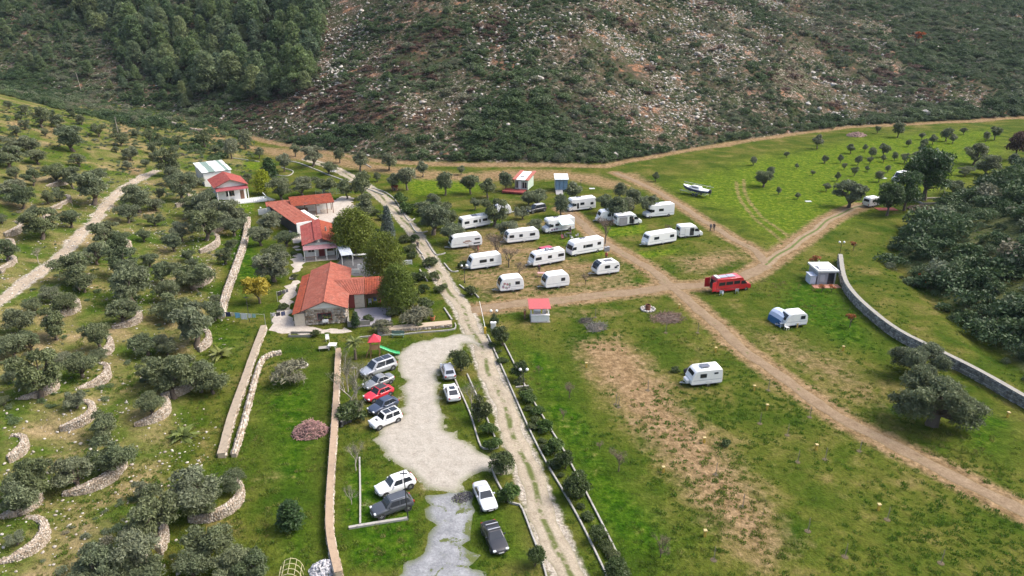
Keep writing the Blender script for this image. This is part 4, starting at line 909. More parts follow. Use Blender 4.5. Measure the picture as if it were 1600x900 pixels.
def bare_proto(kind, mat, seed, h_, spread, twigs=True, r0=.07, leafmat=None):
    g = random.Random(seed); m = MB(); tips = []
    def grow(p, d, l, r, lev):
        q = p + d * l; m.tube([p, p.lerp(q, .5) + Vector((g.uniform(-.04,.04), g.uniform(-.04,.04), 0)) * l, q], [r, r * .8, r * .6], 4 if lev else 5, cap=False)
        tips.append(q)
        if lev < 3:
            for _ in range(4 if lev == 0 else 3):
                nd = (d + Vector((g.uniform(-1,1), g.uniform(-1,1), g.uniform(-.1,.5))) * spread).normalized()
                grow(p.lerp(q, g.uniform(.55, 1)), nd, l * g.uniform(.55, .8), r * .55, lev + 1)
    grow(Vector((0,0,-.15)), Vector((g.uniform(-.1,.1), 0, 1)), h_ * .42, r0, 0)
    tr = m.mesh("bare_branches", mat, False)
    lb = [((t.x, t.y, t.z), .22) for t in tips if t.z > h_ * .35]
    cr = cloud_mesh("twig_crown", [leaf_cloud(lb, 420, (.20, .012), seed + 5, up=.6, shell=(.1, 1.4))], leafmat or grey_m)
    reg(kind, tr, cr, h_ * .95, h_ * .62)
for i in range(3): bare_proto("bare", pale_bark_m, 210 + i, 3.4, .75)
for i in range(2): bare_proto("darkbare", bark_m, 220 + i, 2.6, .85, leafmat=foliage("red_twigs", [(.15,.115,.085), (.17,.13,.09)], .8, .1))
for i in range(2):
    bare_proto("orange", bark_m, 230 + i, 2.2, .7, leafmat=orange_m)
    lb = fill_lobes(235 + i, 7, .7, .7, .3, 1.5, .2, .4, .7); t_, _, w_, z_ = TREES["orange"][-1]
    TREES["orange"][-1] = (t_, cloud_mesh("orange_crown", [leaf_cloud(lb, 380, (.12, .08), 236 + i)], orange_m), 2.0, 1.5)
for i in range(2):
    lb = fill_lobes(240 + i, 9, .75, .75, .35, .6, .3, .5, .9)
    reg("bush", limb_trunk("bush_stem", lb, .05, .3, bark_m, .05, i, 2), cloud_mesh("bush_crown", [leaf_cloud(lb, 1400, (.12, .06), 245 + i)], green_m), 2.3, .6)
    reg("greybush", limb_trunk("bush_stem", lb, .05, .3, bark_m, .05, i, 2), cloud_mesh("bush_crown", [leaf_cloud(lb, 1300, (.14, .03), 255 + i, up=.6)], grey_m), 2.3, .6)
    reg("darkbush", limb_trunk("bush_stem", lb, .05, .3, bark_m, .05, i, 2), cloud_mesh("bush_crown", [leaf_cloud(lb, 1400, (.13, .05), 265 + i)], citrus_m), 2.3, .6)
lb = fill_lobes(270, 12, 1.3, 1.3, .8, 2.0, .5, .8); t_ = limb_trunk("yellow_trunk", lb, .12, .9, bark_m, .1, 2)
reg("yellow", t_, cloud_mesh("yellow_crown", [leaf_cloud(lb, 2200, (.15, .09), 271)], yellow_m), 4.0, 2.0)
lb = fill_lobes(275, 12, 1.3, 1.3, 1.0, 2.0, .5, .8)
reg("brown", limb_trunk("brown_trunk", lb, .12, .9, bark_m, .1, 2), cloud_mesh("brown_crown", [leaf_cloud(lb, 2600, (.15, .08), 277)], brown_m), 4.0, 2.0)
def palm_proto(kind, seed, trunk_h, n, ln):
    g = random.Random(seed); vs = []; fs = []; ts = []
    for k in range(n):
        a = k * 2.39996; el = g.uniform(-.1, 1.25); tn = g.random(); L = ln * g.uniform(.75, 1.05)
        d = Vector((math.cos(a), math.sin(a), 0)); p0 = Vector((0, 0, trunk_h)); px_ = Vector((-d.y, d.x, 0)); prev = None
        for j in range(7):                          # an arching frond with leaflets both ways
            t = j / 6; c = p0 + d * (L * t * math.cos(el * (1 - t * .3))) + Vector((0, 0, L * (t * math.sin(el) - .45 * t * t)))
            if prev is not None:
                for s in (-1, 1):
                    wd = .30 * ln * math.sin(math.pi * min(1, t * .9 + .08)) * .55; o = len(vs)
                    vs += [prev, c, c + px_ * s * wd + Vector((0, 0, -.10)) + d * .1, prev + px_ * s * wd * .9 + Vector((0, 0, -.1)) + d * .06]; fs.append((o, o+1, o+2, o+3)); ts += [tn] * 4
            prev = c
    me = np_mesh("palm_fronds", np.array([tuple(v) for v in vs]), np.array(fs), [foliage("palm_leaves", [(.10,.13,.03), (.14,.155,.04)], .5, .25)], dict(tint=ts))
    m = MB(); m.tube([(0,0,-.3), (0,0,trunk_h * .5), (0,0,trunk_h)], [.2, .16, .18], 8)
    reg(kind, m.mesh("palm_trunk", bark_m), me, ln * 1.7, trunk_h + ln * .2)
palm_proto("palm", 1, 2.4, 26, 1.5); palm_proto("palmetto", 2, .25, 20, 1.25)

TREE_N = {}
def plant(kind, p, s, name, label, cat, group=None, rz=None, sz=1.0, part="crown"):
    lst = TREES[kind]; k = TREE_N.get(kind, random.randrange(9)); TREE_N[kind] = k + 1
    trunk, crown, w_, zc = lst[k % len(lst)]; s = s * lst[0][2] / w_
    o = thing(name, p, random.random() * 6.283 if rz is None else rz, label, cat, group); o.scale = (s * random.uniform(.86, 1.16), s * random.uniform(.86, 1.16), s * sz * random.uniform(.88, 1.12))
    link("trunk" if part == "crown" else "stem", trunk, o); link(part, crown, o)
    return o
def plant_px(kind, lst, name, label, cat, group=None, sz=1.0, part="crown"):
    """lst of (crown centre x, crown centre y, crown width) in photo pixels; the foot is found on the land"""
    a = np.array([q[:3] for q in lst], float); w_, zc = TREES[kind][0][2], TREES[kind][0][3]
    fx, fy = a[:,0].copy(), a[:,1] + .4 * a[:,2]
    for _ in range(4):
        x, y, z = ground_at(fx, fy); d = y * math.cos(PITCH) + (CAM_H - z) * math.sin(PITCH); s = a[:,2] * d / FPX / w_
        zz = z + zc * s * sz; d2 = y * math.cos(PITCH) + (CAM_H - zz) * math.sin(PITCH)
        cy = 450 - FPX * ((zz - CAM_H) * math.cos(PITCH) + y * math.sin(PITCH)) / d2; cx = 800 + FPX * x / d2
        fy += a[:,1] - cy; fx += a[:,0] - cx
    out = []
    for i in range(len(a)):
        if kind == 'olive' and dist_poly(x[i], y[i], STONY) < 1.6: continue
        lab = label(i, a[i]) if callable(label) else label
        out.append(plant(kind, (x[i], y[i], z[i]), float(s[i]), name, lab, cat, group, None, sz, part))
    return out
def poisson_px(poly, n_try, dmin, ymax=900):
    a = np.array(poly, float); xs = rng.uniform(a[:,0].min(), a[:,0].max(), n_try); ys = rng.uniform(a[:,1].min(), a[:,1].max(), n_try)
    ok = inside(xs, ys, a); x, y, z = ground_at(xs[ok], ys[ok]); keep = []
    for p in zip(x, y, z):
        if all((p[0]-q[0])**2 + (p[1]-q[1])**2 > dmin * dmin for q in keep): keep.append(p)
    return keep
# ---- the terraced olive grove
G_UP = [(15,284,38),(28,296,40),(82,255,40),(140,288,42),(160,278,38),(148,310,32),(185,262,34),(222,248,32),(72,302,22),(88,297,22),(52,322,26),(78,325,18),(60,348,34),(106,333,30),(4,378,40),
 (22,210,36),(40,214,34),(108,210,34),(60,176,30),(86,184,20),(150,192,28),(185,208,26),(8,240,30),(55,235,28),(120,240,26),(200,232,24),(20,262,26),(110,275,26),(48,272,24)]
G_MID = [(212,300,42),(195,318,40),(240,308,28),(262,250,32),(280,280,44),(270,265,36),(300,272,26),(185,365,42),(160,358,38),(145,384,40),(108,406,46),(125,425,44),(75,447,34),(188,408,38),(230,398,26),
 (250,415,40),(295,410,58),(280,350,36),(318,345,40),(322,312,42),(352,324,44),(362,340,38),(322,326,32),(200,440,46),(258,445,40),(326,296,22),(240,335,24),(222,360,24),(300,320,26),(376,330,28)]
G_LOW = [(25,488,46),(48,465,38),(98,460,44),(82,505,36),(148,512,46),(185,470,50),(262,465,54),(332,475,36),(300,502,54),(225,525,42),(258,532,36),(120,552,54),(92,552,30),(52,580,60),(12,530,44),(42,520,40),
 (235,568,40),(272,555,46),(265,585,54),(308,578,50),(328,586,42),(232,615,50),(150,545,30),(160,667,34),(2,622,18)]
G_FRONT = [(110,717,62),(170,695,62),(25,737,60),(48,747,54),(18,767,60),(298,752,72),(310,772,58),(360,738,44),(235,800,60),(200,840,70),(150,860,80),(208,876,72),(295,866,66),(322,846,54),(358,872,56),(392,872,50),(22,832,30),(135,890,70),(222,766,24)]
for lst, lab, gp in ((G_UP, "grey-green olive tree above the pale stony path on the left slope", "olive trees above the stony path"),
        (G_MID, "grey-green olive tree between the stony path and the red-roofed houses", "olive trees between path and houses"),
        (G_LOW, "grey-green olive tree on the middle terraces left of the washing line", "olive trees on the middle terraces"),
        (G_FRONT, "large grey-green olive tree among the foreground terraces at lower left", "olive trees on the foreground terraces")):
    plant_px("olive", lst, "olive_tree", lab, "olive tree", gp)
plant_px("olive", [(438,286,36),(470,281,34),(506,279,30),(512,252,26),(487,238,28),(384,273,18)], "olive_tree", "olive tree on the lawn behind the long red-roofed building", "olive tree", "olive trees behind the long roof")
plant_px("olive", [(420,336,34),(445,358,36),(427,386,36),(425,412,38),(405,360,32)], "olive_tree", "olive tree between the stone wall and the red-roofed houses", "olive tree", "olive trees beside the houses")
plant_px("round", [(541,290,24),(565,288,26),(571,308,17),(569,322,27),(416,266,14),(442,250,20)], "olive_tree", "rounded olive tree between the houses and the upper drive", "olive tree", "olive trees by the upper drive")
plant_px("round", [(562,248,22),(607,248,20),(635,270,30),(614,282,18),(589,274,11),(565,274,18),(404,236,13),(360,230,20),(335,230,13),(318,212,20),(382,215,20),(232,210,14),(247,213,12),(211,187,11),(277,216,12),(248,222,12),(530,240,16),(460,232,14),(660,262,16)],
         "olive_tree", "small round olive tree along the orange earth bank below the hill", "olive tree", "olive trees along the earth bank")
plant_px("round", [(695,282,26),(735,280,26),(762,290,22),(790,279,22),(742,314,16),(897,296,22),(877,319,22),(720,262,12)], "olive_tree", "round olive tree on grass between wooden cabin and drive", "olive tree", "olive trees by the cabin")
plant_px("olive", [(678,303,28),(681,321,38),(700,331,38),(676,337,40),(706,352,36),(660,318,24)], "olive_tree", "olive tree in the dense clump left of the caravans", "olive tree", "olive trees in the clump")
plant_px("olive", [(840,291,42),(826,299,28),(772,329,32),(792,349,32),(835,343,30),(816,326,22)], "olive_tree", "olive tree standing among the uppermost caravans and the cabin", "olive tree", "olive trees among the caravans")
plant_px("round", [(968,294,22),(990,305,26),(945,311,24),(962,319,30),(979,321,20),(1014,315,24)], "olive_tree", "round olive tree in the group above the parked motorhomes", "olive tree", "olive trees above the motorhomes")
plant_px("olive", [(1196,269,30)], "olive_tree", "lone olive tree on the green field right of the boat", "olive tree")
plant_px("olive", [(1331,295,38)], "olive_tree", "broad olive tree in the open field left of the small caravan", "olive tree")
plant_px("round", [(1331,229,12),(1364,236,12),(1382,231,16),(1352,229,9),(1342,249,10),(1360,249,8),(1382,245,9),(1399,242,10),(1415,244,12),(1314,247,9),(1289,247,9),(1336,266,10),(1309,274,10),(1375,272,14),
 (1292,289,11),(1279,219,15),(1205,265,13),(1438,241,18),(1442,231,11),(1445,222,10),(1442,210,9),(1459,214,13),(1481,206,16),(1507,203,8),(1490,215,10),(1542,212,10),(1557,205,15),(1587,250,16),(1405,200,16),(1372,201,8),
 (1025,275,10),(1178,250,9),(1290,247,9),(1247,304,8),(1217,297,8),(1320,258,8),(1356,262,7),(1388,262,8),(1270,268,7),(1246,258,7),(1420,222,8),(1230,240,7)],
 "olive_tree", "very small young olive tree dotted over the far right green field", "olive tree", "young olive trees in the far field")
plant_px("olive", [(1528,228,38),(1547,247,34),(1495,281,30),(1512,258,22)], "olive_tree", "grey olive tree behind the dark pines at far right", "olive tree", "olive trees behind the dark pines")
b1 = plant_px("bigolive", [(1438,562,70)], "olive_tree", "big olive tree standing directly in front of the field wall", "olive tree")
b2 = plant_px("bigolive", [(1466,624,112)], "olive_tree", "largest olive tree, broad many-lobed crown near the lower right lane", "olive tree")
# ---- more of the grove, where the photograph shows crowns running together
have = [tuple(o.location[:2]) for o in C.objects if o.name.startswith("olive_tree")]
def fill_grove(poly, n_try, dmin, s0, s1, lab, gp):
    for p in poisson_px(poly, n_try, dmin):
        if dist_poly(p[0], p[1], STONY) > 2.6 and all((p[0]-q[0])**2 + (p[1]-q[1])**2 > dmin * dmin for q in have): have.append(p[:2]); plant("olive", p, random.uniform(s0, s1), "olive_tree", lab, "olive tree", gp)
fill_grove([(0,165),(120,180),(235,215),(250,255),(170,280),(110,340),(0,420)], 420, 5.6, .7, 1.05, "grey-green olive tree above the pale stony path on the left slope", "olive trees above the stony path")

fill_grove([(250,262),(300,312),(380,355),(340,480),(60,480),(150,385),(200,310)], 200, 5.0, .7, 1.1, "grey-green olive tree between the stony path and the red-roofed houses", "olive trees between path and houses")
fill_grove([(0,490),(330,500),(320,620),(200,640),(0,640)], 120, 5.0, .7, 1.0, "grey-green olive tree on the middle terraces left of the washing line", "olive trees on the middle terraces")
# ---- conifers and garden trees
plant_px("darkpine", [(1455,264,64)], "pine_tree", "largest dark green pine above the white truck at right", "pine tree", None, .95)
plant_px("darkpine", [(1420,294,44)], "pine_tree", "middle dark green pine beside the white truck", "pine tree", None, 1.0)
plant_px("darkpine", [(1391,310,34)], "pine_tree", "smallest dark pine shading the small caravan's red mat", "pine tree", None, 1.0)
plant_px("thuja", [(552,360,54)], "conifer_tree", "olive-green conifer beside the blue spruce, nearest the paved yard", "conifer", None, 1.05)
plant_px("thuja", [(600,402,62)], "conifer_tree", "olive-green conifer in the middle of the garden trio", "conifer", None, 1.0)
plant_px("thuja", [(620,447,58)], "conifer_tree", "large olive-green conifer at the right end of the tiled roof", "conifer", None, 1.0)
plant_px("spruce", [(605,348,22)], "spruce_tree", "blue-grey spruce rising behind the garden conifers by the drive", "spruce", None, 1.0)
plant_px("spruce", [(588,380,14)], "spruce_tree", "small blue-grey spruce squeezed between the olive-green conifers", "spruce", None, 1.0)
plant_px("gold", [(410,280,25)], "conifer_tree", "golden-green conifer beside the white house", "conifer", None, 1.0)
plant_px("cypress", [(420,262,20)], "cypress_tree", "dark cypress just behind the golden conifer", "cypress", None, 1.0)
plant_px("yellow", [(402,446,46)], "yellow_tree", "yellow-leaved tree beside the stone wall near the washing line", "tree")
plant_px("brown", [(1592,222,32)], "brown_tree", "dark reddish-brown tree at the far right edge", "tree")
plant_px("citrus", [(720,556,46)], "citrus_tree", "dark leafy tree above the parked silver car", "tree")
plant_px("citrus", [(748,636,44)], "citrus_tree", "dark leafy tree in the bed beside the white coupe", "tree")
plant_px("citrus", [(783,718,50)], "citrus_tree", "dark tree at the car park exit beside the drive", "tree")
plant_px("citrus", [(905,752,56)], "citrus_tree", "largest dark tree in the long kerbed bed right of the drive", "tree")
plant_px("citrus", [(785,522,34)], "citrus_tree", "dark tree beside the white cabinet and barrier", "tree")
plant_px("citrus", [(812,576,36)], "citrus_tree", "dark tree just above the twin-globe lamp in the long bed", "tree")
plant_px("citrus", [(930,830,36)], "citrus_tree", "dark tree low in the long bed, below the largest one", "tree")
plant_px("citrus", [(884,716,32)], "citrus_tree", "dark small tree in the long bed, above the largest one", "tree")
plant_px("citrus", [(968,886,54)], "citrus_tree", "dark tree at the bottom edge end of the long bed", "tree")
plant_px("citrus", [(836,864,46)], "citrus_tree", "dark tree beside the black car at the bottom of the drive", "tree")
plant_px("citrus", [(771,498,20)], "citrus_tree", "small dark tree behind the barrier arm", "tree")
bed = [(770 + (958 - 770) * t + random.uniform(-5, 5) + 6 * math.sin(t * 9), 534 + (880 - 534) * t + random.uniform(-6, 6), random.uniform(9, 16) * (1 + .6 * t)) for t in [k / 30 for k in range(31)]]
plant_px("darkbush", bed, "hedge_shrub", "dark leafy hedge shrub in the long kerbed bed", "shrub", "hedge shrubs in the long bed", .8, "foliage")
plant_px("bush", [(866,696,34),(850,664,26),(838,640,24),(826,618,22)], "shrub", "green shrub planted in the long kerbed bed right of the drive", "shrub", "shrubs in the long bed", 1.0, "foliage")
plant_px("bush", [(793,770,40),(770,690,28),(762,668,26)], "shrub", "green shrub in the kerbed bed between car park and drive", "shrub", "shrubs in the car park bed", 1.0, "foliage")
plant_px("darkbush", [(672,408,22),(680,430,20),(688,448,20),(735,452,24),(655,430,22),(665,470,26),(708,380,18),(722,412,18),(640,385,20),(648,372,16)], "shrub", "garden shrub beside the middle stretch of the drive", "shrub", "garden shrubs along the drive", 1.0, "foliage")
plant_px("darkbush", [(532,342,18),(516,352,13),(642,466,26),(626,482,22),(576,496,16),(590,362,20),(643,398,20),(662,450,20),(632,372,18),(610,488,20),(470,352,16),(492,520,16),(655,506,14),(585,330,16),(596,338,14)], "shrub", "dark garden shrub crowding the yards around the red-roofed houses", "shrub", "garden shrubs around the houses", 1.0, "foliage")
plant_px("bush", [(637,324,22),(626,308,22),(670,322,20)], "shrub", "green shrub in the corner plots by the upper drive", "shrub", "shrubs by the upper drive", 1.0, "foliage")
plant_px("greybush", [(458,580,52)], "shrub", "grey flowering shrub in the walled grass plot", "shrub", None, .8, "foliage")
plant_px("greybush", [(645,492,40),(600,508,30),(660,488,28)], "shrub", "leafless grey shrub in the garden before the tiled roof", "shrub", "leafless garden shrubs", .9, "foliage")
plant_px("darkbush", [(553,640,46)], "shrub", "olive-brown bush beside the parked white off-roader", "shrub", None, .9, "foliage")
plant_px("cypress", [(452,802,34)], "cypress_tree", "dark grey-green bushy young conifer in the walled grass plot", "cypress", None, .72)
plant_px("darkbush", [(443,479,14),(461,431,13),(459,395,9)], "shrub", "small clipped bush in the paved yard beside the houses", "shrub", "clipped yard bushes", 1.0, "foliage")
plant_px("bare", [(545,592,38),(553,555,34),(560,610,30),(540,570,30)], "bare_tree", "leafless pale tree between the brown wall and the row of cars", "tree", "leafless trees by the row of cars")
plant_px("bare", [(735,592,34)], "bare_tree", "leafless pale tree beside the two cars parked by the drive", "tree")
plant_px("bare", [(545,748,30),(553,700,26)], "bare_tree", "leafless pale sapling on the grass left of the white SUV", "tree", "leafless saplings by the brown wall")
plant_px("bare", [(52,378,22)], "bare_tree", "leafless pale tree on the grass above the stony path", "tree")
plant_px("darkbare", [(775,373,26),(811,402,22),(795,394,18),(916,421,18),(947,349,24),(1047,342,18),(742,385,14)], "bare_tree", "leafless dark young tree between the camping pitches", "tree", "leafless trees between pitches")
plant_px("darkbare", [(1036,826,40)], "bare_tree", "wide leafless tree on the grass at the bottom centre right", "tree")
plant_px("darkbare", [(890,604,15),(938,684,16),(968,711,22),(842,568,12),(880,643,11)], "bare_tree", "leafless young tree in the grass strip right of the long bed", "tree", "leafless young orchard trees")
plant_px("orange", [(1272,404,24)], "orange_tree", "small orange-leaved tree just left of the grey hut", "tree")
plant_px("orange", [(1335,381,15)], "orange_tree", "small orange-leaved tree behind the grey hut", "tree")
plant_px("orange", [(1331,494,26)], "orange_tree", "small orange-leaved tree in the grass before the field wall", "tree")
plant_px("orange", [(1285,449,18),(1300,449,16)], "orange_shrub", "orange-red shrub at the front of the grey hut", "shrub", "orange shrubs at the hut", .6, "foliage")
plant_px("orange", [(1440,432,18),(1452,441,18)], "orange_tree", "orange-leaved bush at the edge of the dark maquis", "shrub", "orange bushes in the maquis", .8)
plant_px("orange", [(1433,53,24)], "orange_tree", "single rust-orange tree high on the far hillside", "tree", None, 1.1)
plant_px("palm", [(553,532,34)], "palm_tree", "palm in front of the house with the stone gable", "palm")
plant_px("palm", [(510,495,13)], "palm_tree", "tiny palm at the stone gable wall", "palm")
plant_px("cypress", [(555,498,12)], "cypress_tree", "slim dark cypress beside the patio of the front house", "cypress", None, 1.1)
plant_px("palmetto", [(285,678,42)], "palmetto", "yellow-green fan palm on the slope left of the pale wall", "palm", None, 1.0, "fronds")
plant_px("palmetto", [(343,551,38)], "palmetto", "yellow-green fan palm just below the washing line", "palm", None, 1.0, "fronds")
plant_px("darkbush", [(1057,576,14),(1135,692,14)], "shrub", "small dark shrub in the orchard beside the lone caravan", "shrub", "orchard shrubs", 1.0, "foliage")

# ---- the pine wood at upper left: each pine its own tree
for p in poisson_px([(105,18),(150,62),(215,108),(300,150),(400,160),(478,146),(500,70),(520,22),(525,6),(90,6)], 2600, 5.0):
    plant("pine", (p[0], p[1], p[2] - .3), random.choice((.7, .9, 1.1, 1.3, 1.5, 1.9)) * random.uniform(.9, 1.1), "pine_tree", "feathery green pine in the dense wood at upper left", "pine tree", "pines of the upper left wood")

for p in poisson_px([(0,4),(100,4),(150,70),(230,120),(330,160),(360,185),(250,170),(120,140),(0,110)], 220, 6.5):
    plant("pine", (p[0], p[1], p[2] - .3), random.uniform(.55, 1.1), "pine_tree", "small outlying pine in the scrub left of the pine wood", "pine tree", "outlying pines left of the wood")

# ---- the maquis: scrub nobody could count, scattered as one mass per slope
def scatter(name, protos, pts, scl, idx, hue, mat, label):
    """one object: its mesh holds the prototype plants and one loose vertex per plant; the node tree puts a plant on every vertex"""
    V = []; F = []; T = []; G = []; o = 0
    for k, (q, f, t) in enumerate(protos): V.append(q); F.append(f + o); T.append(t); G.append(np.full(len(q), k)); o += len(q)
    n = len(pts); V.append(pts); k = F[0].shape[1]
    me = np_mesh(name, np.concatenate(V), np.concatenate(F), [mat], dict(
        tint=np.concatenate(T + [np.zeros(n)]), is_pt=np.concatenate([np.zeros(o), np.ones(n)]), proto=np.concatenate(G + [np.zeros(n)]),
        hue=np.concatenate([np.zeros(o), hue]), pick=np.concatenate([np.zeros(o), idx]),
        scl=np.concatenate([np.zeros((o, 3)), scl]), rot=np.concatenate([np.zeros((o, 3)), np.stack([rng.normal(0, .12, n), rng.normal(0, .12, n), rng.uniform(0, 6.28, n)], 1)])))
    ob = link(name, me); tag(ob, label, kind='stuff')
    t = bpy.data.node_groups.new(name, 'GeometryNodeTree'); t.interface.new_socket("Geometry", in_out='INPUT', socket_type='NodeSocketGeometry'); t.interface.new_socket("Geometry", in_out='OUTPUT', socket_type='NodeSocketGeometry')
    nd = lambda ty: t.nodes.new(ty); gi, go = nd("NodeGroupInput"), nd("NodeGroupOutput"); L = t.links.new
    def na(nm, ty):
        q = nd("GeometryNodeInputNamedAttribute"); q.data_type = ty; q.inputs["Name"].default_value = nm
        return next(s for s in q.outputs if s.enabled and s.name == "Attribute")
    cmp_ = nd("ShaderNodeMath"); cmp_.operation = 'GREATER_THAN'; cmp_.inputs[1].default_value = .5; L(na("is_pt", 'FLOAT'), cmp_.inputs[0])
    sep = nd("GeometryNodeSeparateGeometry"); sep.domain = 'POINT'; L(gi.outputs[0], sep.inputs["Geometry"]); L(cmp_.outputs[0], sep.inputs["Selection"])
    f2i = nd("FunctionNodeFloatToInt"); L(na("proto", 'FLOAT'), f2i.inputs[0])
    sp = nd("GeometryNodeSplitToInstances"); sp.domain = 'POINT'; L(sep.outputs["Inverted"], sp.inputs["Geometry"]); L(f2i.outputs[0], sp.inputs["Group ID"])
    f2j = nd("FunctionNodeFloatToInt"); L(na("pick", 'FLOAT'), f2j.inputs[0])
    iop = nd("GeometryNodeInstanceOnPoints"); L(sep.outputs["Selection"], iop.inputs["Points"]); L(sp.outputs["Instances"], iop.inputs["Instance"])
    iop.inputs["Pick Instance"].default_value = True; L(f2j.outputs[0], iop.inputs["Instance Index"])
    e2r = nd("FunctionNodeEulerToRotation"); L(na("rot", 'FLOAT_VECTOR'), e2r.inputs[0]); L(e2r.outputs[0], iop.inputs["Rotation"])
    L(na("scl", 'FLOAT_VECTOR'), iop.inputs["Scale"]); L(iop.outputs[0], go.inputs[0])
    md = ob.modifiers.new("scatter", 'NODES'); md.node_group = t; return ob
shrub_protos = []
for i in range(6):
    lb = fill_lobes(300 + i, 5 + i % 3, .55, .55, .22, .42, .34, .58, .85)
    shrub_protos.append(leaf_cloud(lb, 520, (.085, .05), 310 + i, up=.3))
rock_protos = []
for i in range(4):
    m = MB(); random.seed(400 + i); m.ico((0, 0, .25), (.6, .5, .42), 1, .22); q = np.array(m.v); f = np.array(m.f)
    rock_protos.append((q, f, np.full(len(q), random.random())))
random.seed(11)
scrub_m = foliage("maquis_leaves", [(.042,.074,.028), (.064,.104,.036), (.092,.132,.054), (.132,.156,.092), (.170,.158,.102), (.105,.056,.044)], .6, .22, instancer=True)
def px_of(x, y, z):
    d = y * math.cos(PITCH) + (CAM_H - z) * math.sin(PITCH)
    return 800 + FPX * x / d, 450 - FPX * ((z - CAM_H) * math.cos(PITCH) + y * math.sin(PITCH)) / d
n = 130000
x = rng.uniform(-330, 330, n); e = np.where(x < -84, rng.uniform(-48, 170, n), rng.uniform(1.5, 170, n)); y = edge_back(x) + e; z = height(x, y)
u, v = px_of(x, y, z); u = u + 22 * vnoise(x, y, 9, 81) + rng.normal(0, 9, n); v = v + 12 * vnoise(x, y, 9, 82) + rng.normal(0, 5, n)
cl = .6 * vnoise(x, y, 13, 21) + .55 * vnoise(x, y, 34, 27); dens = .60 + .75 * cl + .30 * vnoise(x, y, 5, 22)
belt = inside(u, v, np.array([(730,150),(820,140),(900,200),(1010,240),(1180,215),(1330,190),(1480,170),(1620,150),(1620,230),(1300,215),(1150,232),(950,268),(760,262),(720,220)], float))
rocky = inside(u, v, np.array([(500,-20),(1200,-20),(1420,90),(1560,150),(1400,190),(1100,200),(950,190),(860,120),(700,190),(480,210),(470,120)], float))
wood = inside(u, v, np.array([(105,0),(170,60),(235,105),(320,150),(400,158),(478,142),(500,70),(520,0)], float))
path = inside(u, v, np.array([(478,30),(530,5),(545,20),(505,80),(515,140),(480,135)], float))
dens = dens + .4 * belt - .14 * rocky - .12 * wood - .8 * path + .12 * (u > 1250) * (v < 130) + .25 * (u > 1250) * vnoise(x, y, 30, 85) + .30 * (u < 130) - np.where(x < -105, .12, .45) * (e < 1.5) + .2 * (e < 9) * (e > 1.5)
keep = (rng.random(n) < dens) & (v > -60) & (u > -60) & (u < 1680)
x, y, z, u, v, belt, rocky, cl, wood = (q[keep] for q in (x, y, z, u, v, belt, rocky, cl, wood)); n = len(x)
sz = .40 + (.8 + .7 * np.clip(cl, 0, 1)) * rng.random(n) ** 2 + 1.2 * wood * rng.random(n) + 1.3 * belt * rng.random(n) ** 2 + .5 * ((u > 1250) | (u < 150)) * rng.random(n) + 1.8 * (rng.random(n) < .03)
hue = np.clip(.36 + .30 * vnoise(x, y, 24, 23) + rng.normal(0, .20, n) + .08 * rocky, 0, .82)
brn = (vnoise(x, y, 11, 24) > .35) & rocky & (rng.random(n) < .8) | inside(u, v, np.array([(390,150),(480,140),(700,160),(740,190),(720,215),(560,180),(420,210),(360,190)], float)) & (rng.random(n) < .6)
hue = np.clip(hue - .22 * np.clip(cl, 0, 1), 0, 1); hue = np.where(brn, .97, hue); hue = np.where(belt, hue * .75, hue)
scl = np.stack([sz, sz * rng.uniform(.8, 1.2, n), sz * rng.uniform(.65, 1.0, n) * np.where(brn, .6, 1)], 1)
scatter("maquis_shrubs", shrub_protos, np.stack([x, y, z - .1], 1), scl, rng.integers(0, 6, n), hue, scrub_m, "dark maquis scrub covering the rocky hillside behind the camp")
n = 9000
x = rng.uniform(58, 240, n); y = rng.uniform(50, 250, n); g_ = x - edge_right(y); ok = (g_ > -1.5); x, y, g_ = x[ok], y[ok], g_[ok]; z = height(x, y); n = len(x)
u, v = px_of(x, y, z); ok = (u < 1720) & (rng.random(n) < np.clip((g_ + 2) / 5, .15, 1)); x, y, z = x[ok], y[ok], z[ok]; n = len(x)
sz = np.clip(.35 + (x - edge_right(y) + 2) / 5, .4, 1) * (.8 + 3.8 * rng.random(n) ** 3.2); hue = np.clip(.14 + .28 * vnoise(x, y, 8, 26) + rng.normal(0, .22, n), 0, .80)
scatter("maquis_thicket", shrub_protos, np.stack([x, y, z - .15], 1), np.stack([sz, sz, sz * rng.uniform(.7, 1.1, n)], 1), rng.integers(0, 6, n), hue, scrub_m, "dark green maquis thicket on the slope at right")
rk = N("limestone"); ro = rk.noise(1.2, 4, .6, rk.pos()); rr_ = rk.rand()
rock_m = rk.pbr(rk.hsv(rk.mix(rk.step(ro, .35, .7), (.42,.395,.35), (.28,.24,.20)), v=rk.math('MULTIPLY_ADD', rr_, .5, .72)), .9, nrm=rk.bump(ro, .5, .2), spec=.2)
n = 60000
x = rng.uniform(-200, 300, n); y = edge_back(x) + rng.uniform(2, 165, n); z = height(x, y); u, v = px_of(x, y, z)
rocky = inside(u, v, np.array([(470,-20),(1250,-20),(1450,110),(1560,150),(1400,195),(1100,205),(950,190),(860,120),(700,200),(440,210),(460,120)], float))
u = u + 25 * vnoise(x, y, 12, 84); dn = np.where(rocky, .30 + .75 * vnoise(x, y, 18, 31) + .3 * vnoise(x + y * .2, y * 5, 16, 32), .05 + .25 * np.clip(vnoise(x, y, 22, 86) - .2, 0, 1))
keep = (rng.random(n) < dn) & (v > -60); x, y, z = x[keep], y[keep], z[keep]; n = len(x)
sz = .26 + .75 * rng.random(n) ** 2.2 + 1.1 * (rng.random(n) < .03) * rng.random(n)
